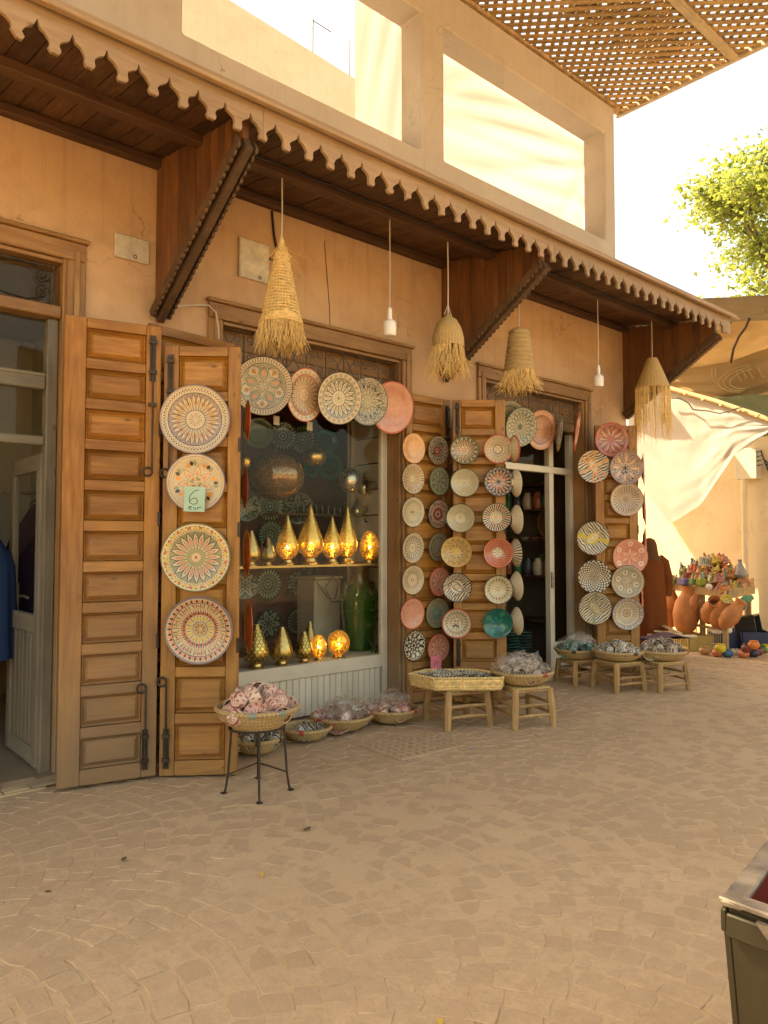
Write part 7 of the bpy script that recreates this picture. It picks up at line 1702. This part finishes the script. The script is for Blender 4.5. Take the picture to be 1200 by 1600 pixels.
def robe():
    b = MB(); n = 40
    secs = [(0.03, 0.27, 0.22), (0.10, 0.265, 0.21), (0.45, 0.245, 0.19), (0.80, 0.235, 0.175), (1.05, 0.225, 0.165), (1.22, 0.225, 0.16), (1.33, 0.215, 0.15), (1.40, 0.17, 0.125), (1.45, 0.10, 0.10), (1.47, 0.085, 0.09)]
    pts = []
    for k, (z_, a, c_) in enumerate(secs):
        for i in range(n):
            t_ = 2 * math.pi * i / n; w = max(0, 1 - z_ / 1.25)
            f = 1 + 0.13 * w * math.sin(t_ * 7 + z_ * 1.5) + 0.04 * w * math.sin(t_ * 13)
            pts.append((math.cos(t_) * a * f, math.sin(t_) * c_ * f, z_))
    b.add(pts, [(k * n + i, k * n + (i + 1) % n, k * n + n + (i + 1) % n, k * n + n + i) for k in range(len(secs) - 1) for i in range(n)])
    for sx in (-1, 1):
        b.tube([(sx * 0.15, 0.01, 1.385), (sx * 0.215, 0.012, 1.33), (sx * 0.265, 0.02, 1.12), (sx * 0.275, -0.02, 0.96), (sx * 0.27, -0.045, 0.87)], [0.075, 0.088, 0.085, 0.092, 0.098], 16, cap=False)
    rb = b.build('robe', m_robe, pe, smooth=180)
    hd = [(1.36, 0.165, 0.12, 0.03), (1.42, 0.125, 0.12, 0.03), (1.48, 0.112, 0.125, 0.02), (1.55, 0.112, 0.125, 0.005), (1.61, 0.104, 0.115, 0.0), (1.66, 0.075, 0.085, 0.01), (1.685, 0.03, 0.035, 0.02), (1.69, 0.004, 0.004, 0.02)]
    h_ = MB(); pts = []
    for z_, a, c_, oy in hd:
        for i in range(24):
            t_ = 2 * math.pi * i / 24; f = 0.62 if (math.sin(t_) < -0.55 and 1.44 < z_ < 1.63) else 1.0     # open in front of the face
            pts.append((math.cos(t_) * a, oy + math.sin(t_) * c_ * f, z_))
    h_.add(pts, [(k * 24 + i, k * 24 + (i + 1) % 24, k * 24 + 24 + (i + 1) % 24, k * 24 + 24 + i) for k in range(len(hd) - 1) for i in range(24)])
    h_.build('hood', m_hood, rb, smooth=180)
robe()

# ------------------------------------------------------------------ tree beyond the awnings
def tree(x, y, h, cr, seed, label, nleaf):
    rg = random.Random(seed); root = empty('tree', (x, y, 0)); tag(root, label, 'tree')
    tb = MB(); tips = []
    def grow(p, d, L, r_, lv):
        q = p + d * L; mid = p + d * L * 0.5 + Vector((rg.gauss(0, .05), rg.gauss(0, .05), 0)) * L
        tb.tube([p, mid, q], [r_, r_ * 0.85, r_ * 0.65], 7 if lv < 2 else 5)
        if lv >= 2: tips.append(mid)
        if lv == 4: tips.append(q); return
        for k in range(3 if lv < 3 else 4):
            nd = (d + Vector((rg.gauss(0, .7), rg.gauss(0, .7), rg.gauss(0.08, .4)))).normalized()
            grow(q, nd, L * rg.uniform(0.66, 0.92), r_ * 0.6, lv + 1)
    grow(Vector((0, 0, 0)), Vector((0, 0, 1)), h * 0.31, 0.20, 0)
    tb.build('trunk', simple('bark', (0.16, 0.11, 0.07), 0.9, 0, 0.3, 8, 0.5), root, smooth=60)
    vs_ = []; fs = []
    for k in range(nleaf):
        c_ = rg.choice(tips) + Vector((rg.gauss(0, 1), rg.gauss(0, 1), rg.gauss(0, .8))) * cr
        d = Vector((rg.gauss(0, 1), rg.gauss(0, 1), rg.gauss(-0.2, .6))).normalized(); s = d.cross(Vector((rg.gauss(0, .4), rg.gauss(0, .4), 1))).normalized(); l = rg.uniform(0.10, 0.19)
        nn = d.cross(s) * l * 0.18
        i0 = len(vs_)
        vs_ += [c_, c_ + d * l * 0.45 + s * l * 0.36 + nn, c_ + d * l, c_ + d * l * 0.45 - s * l * 0.36 + nn]
        fs += [(i0, i0 + 1, i0 + 2), (i0, i0 + 2, i0 + 3)]
    t = MT('leaf'); 
    cl = t.mix(t.noise(t.pos(), 1.1, 3), (0.14, 0.19, 0.05), (0.21, 0.26, 0.08))
    d_ = t.n('BsdfPrincipled', {'Base Color': cl, 'Roughness': 0.45}).outputs[0]; tl = t.n('BsdfTranslucent', {'Color': t.mix(0.5, cl, (0.50, 0.52, 0.10))}).outputs[0]
    t.t.links.new(t.n('MixShader', {0: 0.5, 1: d_, 2: tl}).outputs[0], t.out.inputs[0])
    me = bpy.data.meshes.new('crown'); me.from_pydata(vs_, [], fs); me.materials.append(t.m); obj('crown', me, root)
tree(18.1, 6.75, 10.1, 0.28, 5, 'sunlit leafy tree rising behind the awnings', 34000)

tree(19.6, 6.5, 7.6, 0.32, 9, 'lower leafy tree filling in behind the top tarpaulin', 20000)

# ------------------------------------------------------------------ handcart at the right edge, litter
ct = empty('handcart', (1.50, 0.675, -0.015)); tag(ct, 'open topped green metal handcart with dark red inside', 'cart')
t = MT('chipped_green_paint'); v = t.pos()
ch = t.mapr(t.noise(v, 22, 6, 0.7), 0.68, 0.71); rs = t.mapr(t.noise(v, 5, 5, 0.6), 0.5, 0.75, 0, 0.6)
t.set(color=t.mix(ch, t.mix(rs, (0.036, 0.028, 0.013), (0.026, 0.018, 0.010)), (0.33, 0.12, 0.06)), rough=0.5, metal=0.2, normal=t.bump(t.noise(v, 30, 4), 0.2, 0.003)); m_cart = t.m
m_red = simple('dark_red_paint', (0.16, 0.018, 0.01), 0.45, 0, 0.25, 6); m_rim = simple('bare_rim_metal', (0.20, 0.16, 0.125), 0.55, 0.4, 0.5, 14, 0.3)
Wc, Dc, Hc, tp = 1.0, 0.62, 0.90, 0.10
top = [(0, 0), (Wc, 0.16), (Wc + 0.02, 0.16 - Dc), (0, -Dc)]
bot = [(tp * 0.5, -tp * 0.3), (Wc - tp, 0.16 - tp * .5), (Wc - tp, 0.16 - Dc + tp), (tp * 0.5, -Dc + tp)]
for k in range(4):
    (ax, ay), (bx1, by1) = top[k], top[(k + 1) % 4]; (cx_, cy_), (dx_, dy_) = bot[k], bot[(k + 1) % 4]
    cen = Vector((Wc / 2, -Dc / 2 + 0.08, 0)); e = Vector((bx1 - ax, by1 - ay, 0)).normalized(); nin = Vector((-e.y, e.x, 0))
    if nin.dot(cen - Vector((ax, ay, 0))) < 0: nin = -nin
    P8 = lambda off: [Vector((cx_, cy_, 0.18)) + nin * off, Vector((dx_, dy_, 0.18)) + nin * off, Vector((bx1, by1, Hc)) + nin * off, Vector((ax, ay, Hc)) + nin * off]
    A_, B_ = P8(0), P8(0.012)
    MB().add(A_ + B_, [(0, 1, 2, 3), (7, 6, 5, 4), (0, 4, 5, 1), (1, 5, 6, 2), (2, 6, 7, 3), (3, 7, 4, 0)]).build('side_panel', m_cart, ct)
    A2, B2 = P8(0.014), P8(0.018)
    MB().add(A2 + B2, [(0, 1, 2, 3), (7, 6, 5, 4), (0, 4, 5, 1), (1, 5, 6, 2), (2, 6, 7, 3), (3, 7, 4, 0)]).build('inner_lining', m_red, ct)
    MB().bar(Vector((ax, ay, Hc + 0.010 + 0.003 * (k % 2))) + nin * 0.008 - e * 0.016, Vector((bx1, by1, Hc + 0.010 + 0.003 * (k % 2))) + nin * 0.008 + e * 0.016, 0.042, 0.012).build('rim', m_rim, ct, bevel=0.003)
    MB().bar(Vector((cx_, cy_, 0.18)) - nin * 0.008 + e * 0.03, Vector((ax, ay, Hc - 0.01)) - nin * 0.008 + e * 0.03, 0.05, 0.014, up=nin).build('corner_strap', m_cart, ct, bevel=0.003)
    for q_ in range(7):
        zz = 0.24 + q_ * 0.1; f_ = (zz - 0.18) / (Hc - 0.18); pr_v = Vector((cx_ + (ax - cx_) * f_, cy_ + (ay - cy_) * f_, zz)) - nin * 0.017 + e * 0.03
        MB().lathe([(0, -0.006), (0.006, -0.003), (0.007, 0.003), (0, 0.006)], 8, pr_v).build('rivet', m_rim, ct)
    MB().bar(Vector((ax, ay, Hc - 0.03)) - nin * 0.010, Vector((bx1, by1, Hc - 0.03)) - nin * 0.010, 0.012, 0.045).build('top_band', m_cart, ct, bevel=0.003)
MB().prism([(0.06, 0), (0.16, 0.0), (0.50, -0.40), (0.42, -0.42)], (-0.012, -0.0, Hc), (0, -1, 0), (0, 0, 1), (-0.012, 0, 0)).build('brace', m_rim, ct)
MB().box((-0.03, -0.07, 0.52), (-0.004, -0.015, 0.575)).build('hinge_lug', m_wrapr, ct, bevel=0.004)
MB().hexa([(*p_, 0.18) for p_ in bot] + [(*p_, 0.195) for p_ in bot]).build('floor_plate', m_red, ct)
for wx, wy in ((0.25, 0.06), (0.25, -Dc - 0.06), (0.75, 0.14), (0.75, -Dc + 0.1)):
    MB().tube([(wx, wy - 0.02, 0.12), (wx, wy + 0.02, 0.12)], 0.12, 20).build('wheel', m_kc, ct, smooth=40)
for px, py, c_, lab, s_ in ((1010 - 600, 1367, (0.72, 0.42, 0.05), 'yellow cigarette stub on the street before the iron stand', (0.022, 0.006, 0.006)), (739, 1169, (0.20, 0.30, 0.42), 'scrap of blue paper on the street before the stools', (0.02, 0.014, 0.003)), (688, 1597, (0.62, 0.40, 0.05), 'dry yellow leaf on the nearest cobbles', (0.016, 0.010, 0.003)), (728, 1162, (0.66, 0.55, 0.30), 'pale straw wisp on the street near the drain cover', (0.035, 0.004, 0.003)), (194, 1342, (0.10, 0.07, 0.05), 'dark dry leaf on the cobbles below the old shutter', (0.018, 0.012, 0.003)), (75, 1393, (0.05, 0.035, 0.03), 'small black scrap on the left cobbles', (0.014, 0.008, 0.003)), (834, 1138, (0.7, 0.6, 0.42), 'white paper scrap beside the middle stool', (0.014, 0.01, 0.003)), (480, 1295, (0.14, 0.09, 0.05), 'curled brown leaf on the middle of the street', (0.024, 0.012, 0.005))):
    q = onZ(px, py, 0.012); o = MB().prism([(-1, -0.6), (-0.2, -1), (0.8, -0.7), (1, 0.3), (0.3, 1), (-0.7, 0.8)], (0, 0, 0), (s_[0], 0, 0), (0, s_[1], 0), (0, 0, s_[2])).build('litter', simple('litter_%d' % px, c_, 0.8), None); o.location = q; o.rotation_euler = (0.1, 0.1, px * 0.7); tag(o, lab, 'litter')
